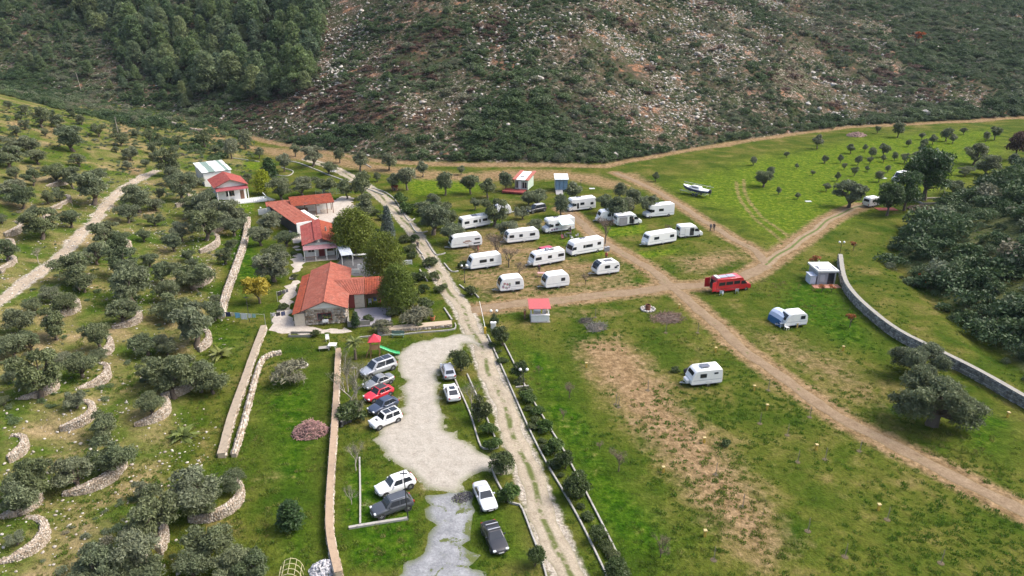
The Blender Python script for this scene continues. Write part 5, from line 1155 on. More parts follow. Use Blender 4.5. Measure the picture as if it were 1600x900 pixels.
scatter("hillside_rocks", rock_protos, np.stack([x, y, z - .1 * sz], 1), np.stack([sz * rng.uniform(.8, 1.5, n), sz, sz * rng.uniform(.6, 1.2, n)], 1), rng.integers(0, 4, n), rng.random(n), rock_m, "pale rocks strewn over the hillside")
def boulder(px, py, wpx, label, group=None):
    p = P(px, py + wpx * .25); s = .8 * wpx / ppm(p); m = MB()
    m.ico((0, 0, s * .12), (s * .50, s * .36, s * .30), 2, .20); o = m.build("boulder", rock_m); o.location = p; o.rotation_euler = (0, 0, random.random() * 6)
    return tag(o, label, "boulder", group)
boulder(842, 120, 22, "largest pale flat boulder among the green scrub of the hillside")
boulder(1090, 82, 14, "upright pointed pale boulder high on the bare hillside")
boulder(1445, 173, 22, "broad pale boulder at the foot of the right hillside")
for q in [(897,180,11),(938,191,10),(952,194,8),(985,190,8),(1010,181,8),(866,98,9),(768,235,12),(712,233,10),(690,238,8),(1052,121,9),(1272,120,12),(1262,160,14),(1280,168,12),(1300,130,9),(1320,160,12),(575,50,8),(650,45,8),(740,152,10),(660,158,12),(530,150,12),(1270,112,10)]:
    boulder(*q, "smaller pale limestone boulder lying on the far hillside", "boulders on the far hillside")

# ---- grass tufts, weeds and loose stones on the near ground
tuft = []
for i in range(3):
    g = np.random.default_rng(500 + i); m = 34; a = g.uniform(0, 6.28, m); r0 = .25 * np.sqrt(g.random(m)); h = g.uniform(.05, .20, m)
    b = np.stack([r0 * np.cos(a), r0 * np.sin(a), np.zeros(m)], 1); a2 = g.uniform(0, 6.28, m); wv = np.stack([-np.sin(a2), np.cos(a2), np.zeros(m)], 1) * .035
    tip = b + np.stack([np.cos(a2) * h * .6, np.sin(a2) * h * .6, h], 1); q = np.stack([b - wv, b + wv, tip], 1).reshape(-1, 3)
    tuft.append((q, np.arange(3 * m).reshape(-1, 3), np.repeat(g.random(m), 3)))
n = 48000
x = rng.uniform(-75, 90, n); y = 40 + 112 * rng.random(n) ** 1.3; z = height(x, y); u, v = px_of(x, y, z)
road = np.full(n, 99.)
for ln, hw in ((DRIVE, 1.9), (LANE_W, 2.0), (LANE_S, 1.7), (LANE_N, 1.7), (LANE_E, 1.2), (STONY, 1.8)): road = np.minimum(road, dist_poly(x, y, ln[::3] + [ln[-1]]) - hw)
ok = (road > 0) & (u > -20) & (u < 1620) & (v > 200) & (v < 930) & ~inside(u, v, np.array(CARPARK_PX, float)) & ~inside(u, v, np.array(GRAVEL_PX, float))
ok &= ~inside(u, v, np.array([(420,300),(540,300),(620,420),(720,500),(700,520),(400,515),(440,420)], float))
ok &= rng.random(n) < np.clip(.40 + .6 * vnoise(x, y, 9, 41), .04, 1) * np.clip((150 - y) / 80, 0, 1)
x, y, z = x[ok], y[ok], z[ok]; n = len(x); sl = np.clip((wall_x(y) - x) / 8, 0, 1)
hue = np.clip(.30 + .34 * vnoise(x, y, 12, 42) + .35 * sl * rng.random(n) + rng.normal(0, .12, n), 0, 1); sz = rng.uniform(.6, 1.5, n)
tuft_m = foliage("grass_blades", [(.050,.120,.010), (.085,.155,.014), (.140,.170,.028), (.22,.20,.070), (.30,.25,.12)], .7, .5, instancer=True)
scatter("grass_tufts", tuft, np.stack([x, y, z], 1), np.stack([sz, sz, sz * .9], 1), rng.integers(0, 3, n), hue, tuft_m, "grass and weeds growing over the fields")
n = 16000
x = rng.uniform(-100, -14, n); y = 40 + 130 * rng.random(n) ** 1.2; d = wall_x(y) - x; ok = (d > .5) & (rng.random(n) < .42 + .5 * vnoise(x, y, 8, 51)); x, y = x[ok], y[ok]
k = np.array([STONY[i] for i in rng.integers(0, len(STONY), 500)]); x = np.concatenate([x, k[:,0] + rng.normal(0, .8, len(k))]); y = np.concatenate([y, k[:,1] + rng.normal(0, .8, len(k))])
z = height(x, y); n = len(x); sz = .10 + .22 * rng.random(n) ** 3
scatter("loose_stones", rock_protos, np.stack([x, y, z], 1), np.stack([sz * 1.3, sz, sz * .8], 1), rng.integers(0, 4, n), rng.random(n), rock_m, "loose pale stones lying on the terraced slope and stony path")

n = 14000
x = rng.uniform(-150, -14, n); y = 42 + 190 * rng.random(n); d = wall_x(y) - x; z = height(x, y); u, v = px_of(x, y, z)
dn = .20 + .5 * vnoise(x, y, 9, 61) + .5 * (v < 235); ok = (d > 2) & (y < edge_back(x) - 1) & (u > -40) & (rng.random(n) < dn) & (dist_poly(x, y, STONY[::3]) > 2.2); x, y, z = x[ok], y[ok], z[ok]; n = len(x)
sz = .30 + .65 * rng.random(n) ** 2; hue = np.clip(.42 + .25 * vnoise(x, y, 10, 62) + rng.normal(0, .14, n), 0, .82)
scatter("grove_undergrowth", shrub_protos, np.stack([x, y, z - .05], 1), np.stack([sz, sz, sz * .6], 1), rng.integers(0, 6, n), hue, scrub_m, "low scrub and weeds growing between the olive trees")
# ================================================================== vehicles
def paint(name, c, metal=0.0): return plain("paint_" + name, c, .32, metal, coat=.6, dirt=.08)
tyre_m = plain("tyre_rubber", (.022,.022,.023), .85); rim_m = plain("alloy_rim", (.42,.43,.44), .35, .7); steel_m = plain("galvanised", (.38,.39,.40), .5, .5)
black_m = plain("black_plastic", (.03,.03,.032), .55); lamp_m = plain("clear_lamp", (.62,.64,.66), .15, spec=.6); tail_m = plain("red_lamp", (.35,.02,.02), .25); plate_m = plain("plate_white", (.62,.62,.60), .5)
van_white = plain("van_white", (.74,.74,.73), .38, coat=.3, dirt=.07); cara_white = plain("caravan_white", (.75,.75,.735), .42, coat=.2, dirt=.09); grey_stripe = plain("grey_stripe", (.36,.37,.40), .45)
WHEEL = {}
def wheel(root, x, y, r=.32, w_=.20, rim=None, parent_name="wheel"):
    key = (r, w_, rim.name if rim else '')
    if key not in WHEEL:
        m = MB(); m.lathe([(r*.62,-w_/2),(r*.94,-w_/2),(r,-w_*.32),(r,w_*.32),(r*.94,w_/2),(r*.62,w_/2)], 18, 'y'); t = m.mesh("tyre", tyre_m, True); t.set_sharp_from_angle(angle=R(40))
        m = MB(); m.lathe([(r*.60,-w_*.46),(r*.60,w_*.46)], 14, 'y')
        for k in range(5): a = k * 1.2566; m.box(-.035,.035,-w_*.52,w_*.52,.02,r*.58, M=Matrix.Rotation(a, 4, 'Y'))
        WHEEL[key] = (t, m.mesh("rim", rim or rim_m))
    t, q = WHEEL[key]; o = link(parent_name, t, root); o.location = (x, y, r); k = link("rim", q, o); return o
def seg_panel(m, prof_a, prof_b, y0, y1, s0, s1, out=.012, th=.02):
    """a plate on the profile segment a-b (x,z), between fractions s0..s1, from y0 to y1"""
    a, b = Vector((prof_a[0], 0, prof_a[1])), Vector((prof_b[0], 0, prof_b[1])); d = b - a; n_ = Vector((d.z, 0, -d.x)).normalized()
    p, q = a + d * s0, a + d * s1
    if n_.x < 0 and n_.z < 0: n_ = -n_
    pts = [p + n_ * out + Vector((0, y0, 0)), p + n_ * out + Vector((0, y1, 0)), q + n_ * out + Vector((0, y1, 0)), q + n_ * out + Vector((0, y0, 0))]
    return m.slab(pts, n_ * th)
def side_panel(root, name, x0, x1, z0, z1, W, sides, mat, th=.02, frame=None, out=.0):
    for s in sides:
        y = s * (W / 2 + out); r_ = min(.08, (x1 - x0) / 4, (z1 - z0) / 4)
        pts = [(x0 + r_, z0), (x1 - r_, z0), (x1, z0 + r_), (x1, z1 - r_), (x1 - r_, z1), (x0 + r_, z1), (x0, z1 - r_), (x0, z0 + r_)]
        m = MB(); m.prism(pts, y - .015, y + s * th) if s > 0 else m.prism(pts, y - th, y + .015)
        o = m.build(name, mat, root)
        if frame is not None:
            e = .045; q = [(x0 - e, z0 - e), (x1 + e, z0 - e), (x1 + e, z1 + e), (x0 - e, z1 + e)]
            m = MB(); (m.prism(q, y - .015, y + th * .5) if s > 0 else m.prism(q, y - th * .5, y + .015)); m.build("frame", frame, o)
def near_line(L, R_, W):
    a, b = P(*L), P(*R_); d = Vector((b.x - a.x, b.y - a.y)); n_ = Vector((-d.y, d.x)).normalized(); c = Vector(((a.x + b.x) / 2, (a.y + b.y) / 2)) + n_ * W / 2
    return c, d.length, math.atan2(d.y, d.x)
def ground_root(name, c, rz, label, cat, group=None, L=4):
    dx, dy = math.cos(rz) * L * .3, math.sin(rz) * L * .3; za, zb = hz(c.x + dx, c.y + dy), hz(c.x - dx, c.y - dy)
    o = thing(name, (c.x, c.y, (za + zb) / 2 + .02), rz, label, cat, group); o.rotation_euler = (0, -math.atan2(za - zb, 2 * L * .3), rz); return o
CARAVAN_GROUP = "touring caravans parked in the camp"
def caravan(Lp, Rp, front, label, style="modern", wins=None, L=None, W=2.15, H=2.55, stripe=None, extras=(), hatches=2, door=True):
    """front: 'L' or 'R', the side of the picture the tow bar points to"""
    c, ln, rz = near_line(Lp, Rp, W); L = L or max(3.4, min(7, ln)); rz = rz if front == 'R' else rz + math.pi
    near = -1 if front == 'R' else 1                # which local y side faces us
    r = ground_root("caravan", c, rz, label, "caravan", CARAVAN_GROUP, L); h = L / 2
    if style == "modern": pr = [(-h,.42),(-h,1.5),(-h+.10,H-.12),(-h+.3,H),(h-.95,H),(h-.55,H-.25),(h-.12,1.35),(h,.95),(h-.06,.42)]; fs, rs = (5, 6), (1, 2)
    elif style == "classic": pr = [(-h+.1,.42),(-h,1.0),(-h+.22,H-.25),(-h+.5,H),(h-.6,H),(h-.3,H-.25),(h-.02,1.1),(h-.12,.42)]; fs, rs = (5, 6), (1, 2)
    elif style == "round": pr = [(-h+.12,.42),(-h,.9),(-h+.06,1.7),(-h+.25,H-.25),(-h+.6,H),(h-1.1,H),(h-.6,H-.2),(h-.22,H-.7),(h-.02,1.1),(h,.7),(h-.15,.42)]; fs, rs = (7, 8), (2, 3)
    else: pr = [(-h,.42),(-h,1.4),(-h+.08,H-.1),(-h+.25,H),(h-.9,H-.05),(h-.5,H-.3),(h-.18,1.5),(h-.1,1.2),(h,1.1),(h,.5),(h-.1,.42)]; fs, rs = (5, 6), (1, 2)
    m = MB(); m.prism(pr, -W/2, W/2); m.build("body", cara_white, r, .07, seg=3, angle=50)
    MB().box(-h*.9,h*.85,-W/2+.1,W/2-.1,.28,.43).build("chassis", black_m, r)
    m = MB(); seg_panel(m, pr[fs[0]], pr[fs[1]], -W/2+.25, W/2-.25, .0 if style == "round" else .10, .80)
    if style == "round": seg_panel(m, pr[6], pr[7], -W/2+.25, W/2-.25, .15, 1.0)
    m.build("front_window", glass_m, r)
    m = MB(); seg_panel(m, pr[rs[1]], pr[rs[0]], -W/2+.3, W/2-.3, .08, .62); m.build("rear_window", glass_m, r)
    for q in (wins or [(-.34,-.14),(.0,.10),(.22,.36)]):
        x0, x1 = q[0] * L, q[1] * L; z0, z1 = (q[2], q[3]) if len(q) > 2 else (1.35, 1.88); side_panel(r, "window", x0, x1, z0, z1, W, (near,), glass_m, frame=grey_stripe)
    for q in ((-.3,-.12),(.12,.32)): side_panel(r, "window", q[0]*L, q[1]*L, 1.35, 1.9, W, (-near,), glass_m)
    if door: side_panel(r, "door", -.05*L, -.05*L+.62, .48, 2.2, W, (-near if door is True else near,), plain("door_white", (.66,.66,.66), .45), .025)
    side_panel(r, "stripe", -h*.92, h*.86, .98, 1.04, W, (-1, 1), stripe or grey_stripe, .008); MB().box(-h*.93,h*.9,-W/2-.012,W/2+.012,.43,.5).build("skirt", grey_stripe, r)
    for s in (-1, 1):
        wheel(r, -.25, s * (W/2 - .11), .32, .19)
        side_panel(r, "wheel_arch", -.68, .18, .44, .80, W, (s,), plain("arch_white", (.62,.62,.62), .5), .03)
        MB().box(-h-.03,-h+.03,s*W/2*.82-.10,s*W/2*.82+.10,.62,.9).build("tail_light", tail_m, r)
    m = MB(); m.tube([(h-.3,-.6,.42),(h+1.1,0,.42)], .045, 6); m.build("tow_arm", steel_m, r); m = MB(); m.tube([(h-.3,.6,.42),(h+1.1,0,.42)], .045, 6); m.build("tow_arm", steel_m, r)
    m = MB(); m.tube([(h+.85,.0,.05),(h+.85,.0,.75)], .03, 6); m.lathe([(.10,-.05),(.10,.05)], 10, 'y', (h+.85,0,.10)); m.build("jockey_wheel", black_m, r)
    if style != "round": MB().box(h-.02,h+.42,-.55,.55,.46,.95).build("gas_locker", cara_white, r, .06)
    for k in range(hatches): x = -h * .45 + k * L * .38; m = MB(); m.box(x-.22,x+.22,-.25,.25,H,H+.08); m.build("roof_hatch", plain("hatch_grey", (.50,.51,.53), .4), r, .02)
    if "solar" in extras: m = MB(); m.slab([(-.6,-.5,H+.10),(.6,-.5,H+.10),(.6,.45,H+.14),(-.6,.45,H+.14)], (0,0,.035)); m.build("solar_panel", plain("solar_blue", (.10,.105,.13), .25), r)
    if "boxes" in extras:
        MB().box(-.35,.25,-.3,.3,H+.02,H+.42).build("roof_box", plain("box_grey", (.27,.28,.32), .5), r, .03)
        m = MB(); m.slab([(-1.7,-.6,H+.1),(-.7,-.6,H+.1),(-.7,.5,H+.5),(-1.7,.5,H+.5)], (0,0,.04)); m.build("solar_panel", plain("solar_blue", (.10,.105,.13), .25), r)
    if "dish" in extras: m = MB(); m.lathe([(.02,0),(.22,.05),(.30,.12)], 14, 'z', (-h*.6,0,H+.2)); m.tube([(-h*.6,0,H),(-h*.6,0,H+.2)], .03, 6); m.build("dish", plain("dish_grey", (.5,.5,.5), .4), r)
    if "art" in extras:
        b = plain("brown_print", (.33,.21,.17), .5)
        for k, (x, z, w_, h_) in enumerate(((-.2,1.45,1.0,.32),(-.75,1.35,.5,.2),(.5,1.3,.5,.25),(-.05,1.05,.9,.14))): side_panel(r, "print", x-w_/2, x+w_/2, z-h_/2, z+h_/2, W, (near,), b, .006, out=.004)
    if "flowers" in extras:
        cols = [plain("print_pink", (.50,.25,.28), .5), plain("print_green", (.33,.38,.28), .5), plain("print_violet", (.34,.27,.38), .5)]; g = random.Random(5)
        for k in range(16): x, z = h - .55 - 1.2 * g.random(), .75 + 1.0 * g.random(); s_ = g.uniform(.10, .2); side_panel(r, "print", x-s_, x+s_, z-s_, z+s_, W, (near,), cols[k % 3], .005, out=.003)
    if "bubble" in extras:
        m = MB(); seg_panel(m, pr[5], pr[6], -W/2+.15, W/2-.15, .0, 1.0); seg_panel(m, pr[6], pr[7], -W/2+.15, W/2-.15, .0, 1.0); m.build("panorama_window", glass_m, r)
        side_panel(r, "dark_band", -h+.25, -h+.75, 1.5, 1.7, W, (near,), glass_m); m = MB(); m.box(-h*.5,h*.2,-.5,.5,H,H+.05); m.build("roof_strip", plain("dark_grey_panel", (.09,.09,.10), .35), r)
    return r
HG = "motorhomes and camper vans parked in the camp"
def motorhome(Lp, Rp, front, label, style, L=None, W=2.2, wins=None, body=None, name="motorhome", cat="motorhome", group=HG, H=None, extras=()):
    c, ln, rz = near_line(Lp, Rp, W); L = L or max(4.8, min(7.4, ln)); rz = rz if front == 'R' else rz + math.pi; near = -1 if front == 'R' else 1
    r = ground_root(name, c, rz, label, cat, group, L); h = L / 2; body = body or van_white
    if style == "alcove": H = H or 2.9; pr = [(-h,.42),(-h,H-.15),(-h+.15,H),(h-1.7,H-.02),(h-1.0,H+.05),(h-.62,H-.28),(h-.68,2.02),(h-1.42,1.98),(h-.92,1.25),(h-.12,1.02),(h,.70),(h-.04,.35),(-h+.2,.35)]; ws = (7, 8)
    elif style == "semi": H = H or 2.75; pr = [(-h,.42),(-h,H-.15),(-h+.15,H),(h-2.1,H),(h-1.5,H-.35),(h-1.35,2.05),(h-.90,1.28),(h-.12,1.02),(h,.70),(h-.04,.35),(-h+.2,.35)]; ws = (5, 6)
    elif style == "integrated": H = H or 2.8; pr = [(-h,.42),(-h,H-.15),(-h+.15,H),(h-1.1,H),(h-.55,H-.22),(h-.35,2.15),(h-.12,1.18),(h,.85),(h-.03,.35),(-h+.2,.35)]; ws = (5, 6)
    elif style == "bus": H = H or 2.55; pr = [(-h,.40),(-h,1.3),(-h+.12,H-.12),(-h+.3,H),(h-2.2,H),(h-1.75,H-.12),(h-1.05,1.42),(h-.15,1.12),(h,.75),(h-.04,.33),(-h+.2,.33)]; ws = (5, 6)
    else: H = H or 2.5; pr = [(-h,.40),(-h,1.3),(-h+.10,H-.1),(-h+.25,H),(h-2.0,H),(h-1.6,H-.12),(h-.95,1.35),(h-.14,1.05),(h,.72),(h-.04,.33),(-h+.2,.33)]; ws = (5, 6)
    m = MB(); m.prism(pr, -W/2, W/2); m.build("body", body, r, .06, seg=3, angle=28)
    m = MB(); seg_panel(m, pr[ws[0]], pr[ws[1]], -W/2+.16, W/2-.16, .06, .94); m.build("windscreen", glass_m, r)
    wx = pr[ws[1]][0]
    side_panel(r, "cab_window", wx-.95, wx-.12, 1.30, 1.88, W, (-1, 1), glass_m); side_panel(r, "cab_door", wx-1.05, wx+.05, .48, 1.26, W, (-1, 1), body, .02)
    for q in (wins if wins is not None else [(-.40,-.22),(-.10,.02)]):
        z0, z1 = (q[2], q[3]) if len(q) > 2 else (1.45, 1.95); side_panel(r, "window", q[0]*L, q[1]*L, z0, z1, W, (near,), glass_m, frame=black_m)
    side_panel(r, "window", -.36*L, -.2*L, 1.45, 1.95, W, (-near,), glass_m); side_panel(r, "habitation_door", .02*L, .02*L+.62, .5, 2.25, W, (-near,), plain("door_white", (.66,.66,.66), .45), .025)
    side_panel(r, "stripe", -h+.12, wx-1.2, .80, .90, W, (-1, 1), grey_stripe if body is van_white else plain("dark_red_trim", (.16,.02,.025), .5), .008)
    for s in (-1, 1):
        wheel(r, h-.95, s*(W/2-.10), .34, .21); wheel(r, -h+1.35, s*(W/2-.10), .34, .21)
        side_panel(r, "wheel_arch", h-1.36, h-.54, .36, .74, W, (s,), black_m, .012, out=-.02); side_panel(r, "wheel_arch", -h+.94, -h+1.76, .36, .74, W, (s,), black_m, .012, out=-.02)
        MB().box(h-.16,h-.0,s*W/2*.74-.16,s*W/2*.74+.16,.78,.95).build("headlight", lamp_m, r, .03); MB().box(-h-.03,-h+.02,s*W/2*.86-.07,s*W/2*.86+.07,.75,1.2).build("tail_light", tail_m, r)
        m = MB(); m.box(wx-.15,wx+.0,s*(W/2+.06)-.05,s*(W/2+.22)-.0,1.3,1.6) if s > 0 else m.box(wx-.15,wx,-(W/2+.22),-(W/2+.02),1.3,1.6); m.build("mirror", black_m, r, .02)
    MB().box(h-.10,h+.05,-W/2+.05,W/2-.05,.36,.60).build("bumper", black_m if body is not van_white else grey_stripe, r, .03); m = MB(); m.box(-h-.02,-h+.02,-W/2+.35,W/2-.35,1.5,2.1); m.build("rear_window", glass_m, r)
    if style in ("alcove", "semi", "integrated"):
        for k in range(2): x = -h*.55 + k * L*.36; MB().box(x-.25,x+.25,-.28,.28,H,H+.09).build("roof_hatch", plain("hatch_grey", (.50,.51,.53), .4), r, .02)
        m = MB(); m.slab([(-.3,-.75,H+.07),(.9,-.75,H+.07),(.9,-.2,H+.10),(-.3,-.2,H+.10)], (0,0,.035)); m.build("solar_panel", plain("solar_blue", (.10,.105,.13), .25), r)
    if "sunawning" in extras:
        aw = plain("awning_blue", (.46,.58,.60), .8); s = near
        for k in range(5): x0, x1 = -h*.72 + k * .58, -h*.72 + (k + 1) * .58; m = MB(); m.slab([(x0+.01,s*(W/2+.02),2.48),(x1-.01,s*(W/2+.02),2.48),(x1-.01,s*(W/2+1.7),2.02),(x0+.01,s*(W/2+1.7),2.02)], (0,0,.03)); m.build("awning_panel", aw, r)
        for x in (-h*.70, -h*.72+2.86): m = MB(); m.tube([(x,s*(W/2+1.66),2.0),(x,s*(W/2+1.66),-.05)], .025, 6); m.build("awning_leg", steel_m, r)
    if "purple" in extras:
        pm = plain("purple_print", (.22,.12,.20), .5)
        for k in range(3): x = h - 1.5 - k * .55; side_panel(r, "print", x-.24, x+.2, .55 + .06*k, .92 + .05*k, W, (near,), pm, .006, out=.024)
    if "openside" in extras: side_panel(r, "open_doorway", wx-2.05, wx-1.15, .48, 2.1, W, (near,), black_m, .015); side_panel(r, "sliding_door", wx-3.1, wx-2.1, .5, 2.1, W, (near,), body, .07)
    if "openrear" in extras:
        m = MB(); m.box(-h-.015,-h+.03,-W/2+.12,W/2-.12,.62,2.2); m.build("open_rear", black_m, r)
        for s in (-1, 1): m = MB(); m.slab([(-h,s*(W/2-.02),.6),(-h-.85,s*(W/2+.18),.6),(-h-.85,s*(W/2+.18),2.2),(-h,s*(W/2-.02),2.3)], (0,s*.05,0)); m.build("rear_door", body, r)
    if "rack" in extras:
        for k in range(2): m = MB(); m.tube([(-h-.3-.2*k,-.9,.5),(-h-.3-.2*k,-.9,1.5),(-h-.3-.2*k,.9,1.5),(-h-.3-.2*k,.9,.5)], .025, 5); m.build("bike_rack", steel_m, r)
    if "roofpanels" in extras:
        for x in (-1.6, -.2): m = MB(); m.box(x-.65,x+.65,-.55,.55,H+.05,H+.11); m.build("solar_panel", plain("solar_grey", (.30,.31,.36), .3), r)
        MB().box(-h+.25,-h+.9,-.7,.7,H+.02,H+.2).build("roof_box", plain("pale_box", (.55,.52,.50), .5), r, .03)
    if "greyawn" in extras:
        m = MB(); m.box(-h+.1,wx-1.6,near*(W/2+.03)-.05,near*(W/2+.03)+.12,2.2,2.36); m.build("awning_case", plain("awning_grey", (.25,.25,.27), .6), r)
        m = MB(); m.box(-h+.4,-h+2.2,near*(W/2+.30)-.02,near*(W/2+.30)+.02,.3,2.1); m.build("awning_wall", plain("awning_cloth_grey", (.27,.255,.27), .9), r)
    return r
CAR_GROUP = "cars parked by the gravel car park"
def car(front, rear, label, kind, pm, L=4.3, W=1.78, roof=None, extras=(), group=CAR_GROUP, name="parked_car"):
    f, b = P(*front), P(*rear); d = Vector((f.x - b.x, f.y - b.y)); c = Vector(((f.x + b.x) / 2, (f.y + b.y) / 2)); rz = math.atan2(d.y, d.x)
    r = ground_root(name, c, rz, label, "car", group, L); h = L / 2; w_ = W / 2; r.scale = (.92 if L < 4.6 else 1.0,) * 3
    spec = dict(hatch=(1.47,.88,.78,-.46,.18,-.30,.03,.93), suv=(1.66,1.0,.90,-.47,.20,-.36,.06,1.02), sedan=(1.44,.86,.74,-.36,.17,-.19,.03,.96), mpv=(1.78,1.0,.80,-.48,.26,-.42,.10,1.0), box=(1.70,1.02,.98,-.47,.17,-.43,.07,1.05), coupe=(1.55,.95,.86,-.47,.18,-.22,.04,1.0))[kind]
    H, zs, zh, xb, xf, rb, rf, zd = spec; zb = .24 if kind in ("suv","box","coupe") else .18; wr = .36 if kind in ("suv","box","coupe","mpv") else .31
    st = [(-h,.80,zb+.22,zs*.82,zd*.90), (-h+.10,.93,zb+.06,zs*.93,zd), (-h+.55,1,zb,zs,zd+.01), (-.2*L,1,zb,zs,zs+.03), (.15*L,1,zb,zs,zs+.02), (.24*L,1,zb,zs*.98,(zs+zh)/2+.06), (h-.75,.99,zb,zs*.92,zh+.02), (h-.25,.93,zb+.03,zs*.84,zh-.06), (h-.04,.80,zb+.12,zs*.70,zh-.18)]
    vs = []; fs = []
    for x, kw, z0, z1, zt in st:
        ww = w_ * kw
        for y, z in ((-ww*.86,z0), (-ww,z0+.14), (-ww,(z0+z1)/2+.06), (-ww*.97,z1), (-ww*.84,zt), (-ww*.4,zt+.03), (ww*.4,zt+.03), (ww*.84,zt), (ww*.97,z1), (ww,(z0+z1)/2+.06), (ww,z0+.14), (ww*.86,z0)): vs.append((x, y, z))
    n_ = 12
    for i in range(len(st) - 1):
        for k in range(n_): fs.append((i*n_+k, i*n_+(k+1)%n_, (i+1)*n_+(k+1)%n_, (i+1)*n_+k))
    fs += [tuple(range(n_)), tuple(range(len(st)*n_-1, (len(st)-1)*n_-1, -1))]
    m = MB(); m.add(vs, fs); bo = m.build("body", pm, r, smooth=True); sb = bo.modifiers.new("round", 'SUBSURF'); sb.levels = sb.render_levels = 1
    B = [Vector((xb*L,-w_*.92,zs-.03)), Vector((xf*L,-w_*.92,zs-.03)), Vector((xf*L,w_*.92,zs-.03)), Vector((xb*L,w_*.92,zs-.03))]; T = [Vector((rb*L,-w_*.72,H-.03)), Vector((rf*L,-w_*.71,H-.02)), Vector((rf*L,w_*.71,H-.02)), Vector((rb*L,w_*.72,H-.03))]
    m = MB(); m.add(B + T, [(0,1,5,4),(1,2,6,5),(2,3,7,6),(3,0,4,7),(4,5,6,7)]); m.build("cabin", pm, r, .07, seg=3, angle=20)
    if roof is not None: m = MB(); m.slab([T[0]+Vector((.12,.08,.004)), T[1]+Vector((-.1,.08,.004)), T[2]+Vector((-.1,-.08,.004)), T[3]+Vector((.12,-.08,.004))], (0,0,.012)); m.build("roof_panel", roof, r)
    def pane(nm, a, b_, c_, d_, u0, u1, v0, v1):
        q = lambda u, v: a.lerp(b_, u).lerp(d_.lerp(c_, u), v); nn = (b_ - a).cross(d_ - a).normalized(); ctr = (a + b_ + c_ + d_) / 4
        if nn.dot(ctr - Vector((0,0,zs))) < 0: nn = -nn
        m = MB(); m.slab([q(u0,v0)+nn*.006, q(u1,v0)+nn*.006, q(u1,v1)+nn*.006, q(u0,v1)+nn*.006], nn * .012); m.build(nm, glass_m, r)
    pane("windscreen", B[1], B[2], T[2], T[1], .07, .93, .06, .94); pane("rear_window", B[3], B[0], T[0], T[3], .12, .88, .30, .92)
    for lo_, hi_, to_, tr_ in ((B[0], B[1], T[1], T[0]), (B[3], B[2], T[2], T[3])): pane("side_window", lo_, hi_, to_, tr_, .10, .47, .16, .90); pane("side_window", lo_, hi_, to_, tr_, .51, .90, .16, .90)
    for s in (-1, 1):
        for x in (h-.82, -h+.80):
            wheel(r, x, s*(w_-.10), wr, .21)
            m = MB(); m.lathe([(wr+.055,s*(w_-.16)),(wr+.055,s*(w_+.004))], 20, 'y', (x,0,wr)); m.build("wheel_arch", black_m, r)
        m = MB(); m.box(h-.34,h-.09,s*w_*.70-.17,s*w_*.70+.17,zh-.22,zh-.06); m.build("headlight", lamp_m, r, .04)
        m = MB(); m.box(-h-.0,-h+.14,s*w_*.72-.13,s*w_*.72+.13,zs-.22,zs-.02); m.build("tail_light", tail_m, r, .03)
        m = MB(); m.box(xf*L-.55,xf*L-.38,s*(w_*.93)-.0 if s > 0 else -(w_*.93)-.2,s*(w_*.93)+.2 if s > 0 else -(w_*.93),zs+.03,zs+.19); m.build("mirror", pm, r, .03)
    MB().box(h-.12,h-.01,-w_*.5,w_*.5,.36,.58).build("grille", black_m, r, .02); MB().box(h-.035,h+.01,-.26,.26,.40,.51).build("number_plate", plate_m, r); MB().box(-h-.012,-h+.03,-.26,.26,.55,.66).build("number_plate", plate_m, r)
    if "rails" in extras:
        for s in (-1, 1): m = MB(); m.tube([(rb*L+.1,s*w_*.63,H+.05),(rf*L-.1,s*w_*.61,H+.05)], .022, 5); m.build("roof_rail", steel_m, r)
    if "bars" in extras:
        for x in (rb*L+.45, rf*L-.25): MB().box(x-.04,x+.04,-w_*.7,w_*.7,H+.03,H+.09).build("roof_bar", plain("bar_silver", (.55,.55,.56), .4, .4), r)
    if "sunroof" in extras: m = MB(); m.box(rf*L-1.05,rf*L-.25,-w_*.42,w_*.42,H-.0,H+.018); m.build("sunroof", glass_m, r)
    if "glassroof" in extras:
        for a, b_ in ((.10,.50),(.55,.92)): x0, x1 = rb*L + (rf-rb)*L*a, rb*L + (rf-rb)*L*b_; MB().box(x0,x1,-w_*.5,w_*.5,H-.005,H+.02).build("sunroof", glass_m, r)
    if "stripe" in extras: m = MB(); m.slab([(h-.8,-w_*.30,zh+.055),(.26*L,-w_*.32,zh+.12),(.26*L,w_*.32,zh+.12),(h-.8,w_*.30,zh+.055)], (0,0,.012)); m.build("bonnet_decal", black_m, r)
    return r
silver, grey_p, red_p, navy, white_p, dgrey, blackp = paint("silver", (.42,.43,.45), .4), paint("grey", (.24,.245,.25), .4), paint("red", (.48,.02,.035)), paint("navy", (.045,.06,.10), .2), paint("white", (.74,.74,.74)), paint("dark_grey", (.07,.075,.085), .3), paint("black", (.022,.022,.025), .1)
car((566,590), (616,572), "long silver minivan parked nearest the playground", "mpv", silver, 5.0, 1.92, extras=("glassroof",))
car((571,610), (612,594), "grey sedan parked between the silver minivan and red car", "sedan", grey_p, 4.5)
car((572,629), (611,612), "red car with dark roof in the parked row", "hatch", red_p, 4.2, roof=black_m)
car((580,648), (617,631), "dark blue hatchback between the red car and white off-roader", "hatch", navy, 4.2)
car((583,670), (622,654), "boxy white off-roader with black roof panels and bonnet decal", "box", white_p, 4.25, 1.82, extras=("stripe","glassroof","rails"))
car((694,570), (706,602), "silver car parked nose away beside the leafless tree", "suv", silver, 4.3, 1.78, extras=("rails",))
car((701,606), (711,633), "white coupe-backed car parked behind the silver one", "coupe", white_p, 4.35, 1.82, extras=("sunroof",))
car((590,775), (645,755), "white SUV parked beside the dark grey SUV", "suv", white_p, 4.45, 1.82)
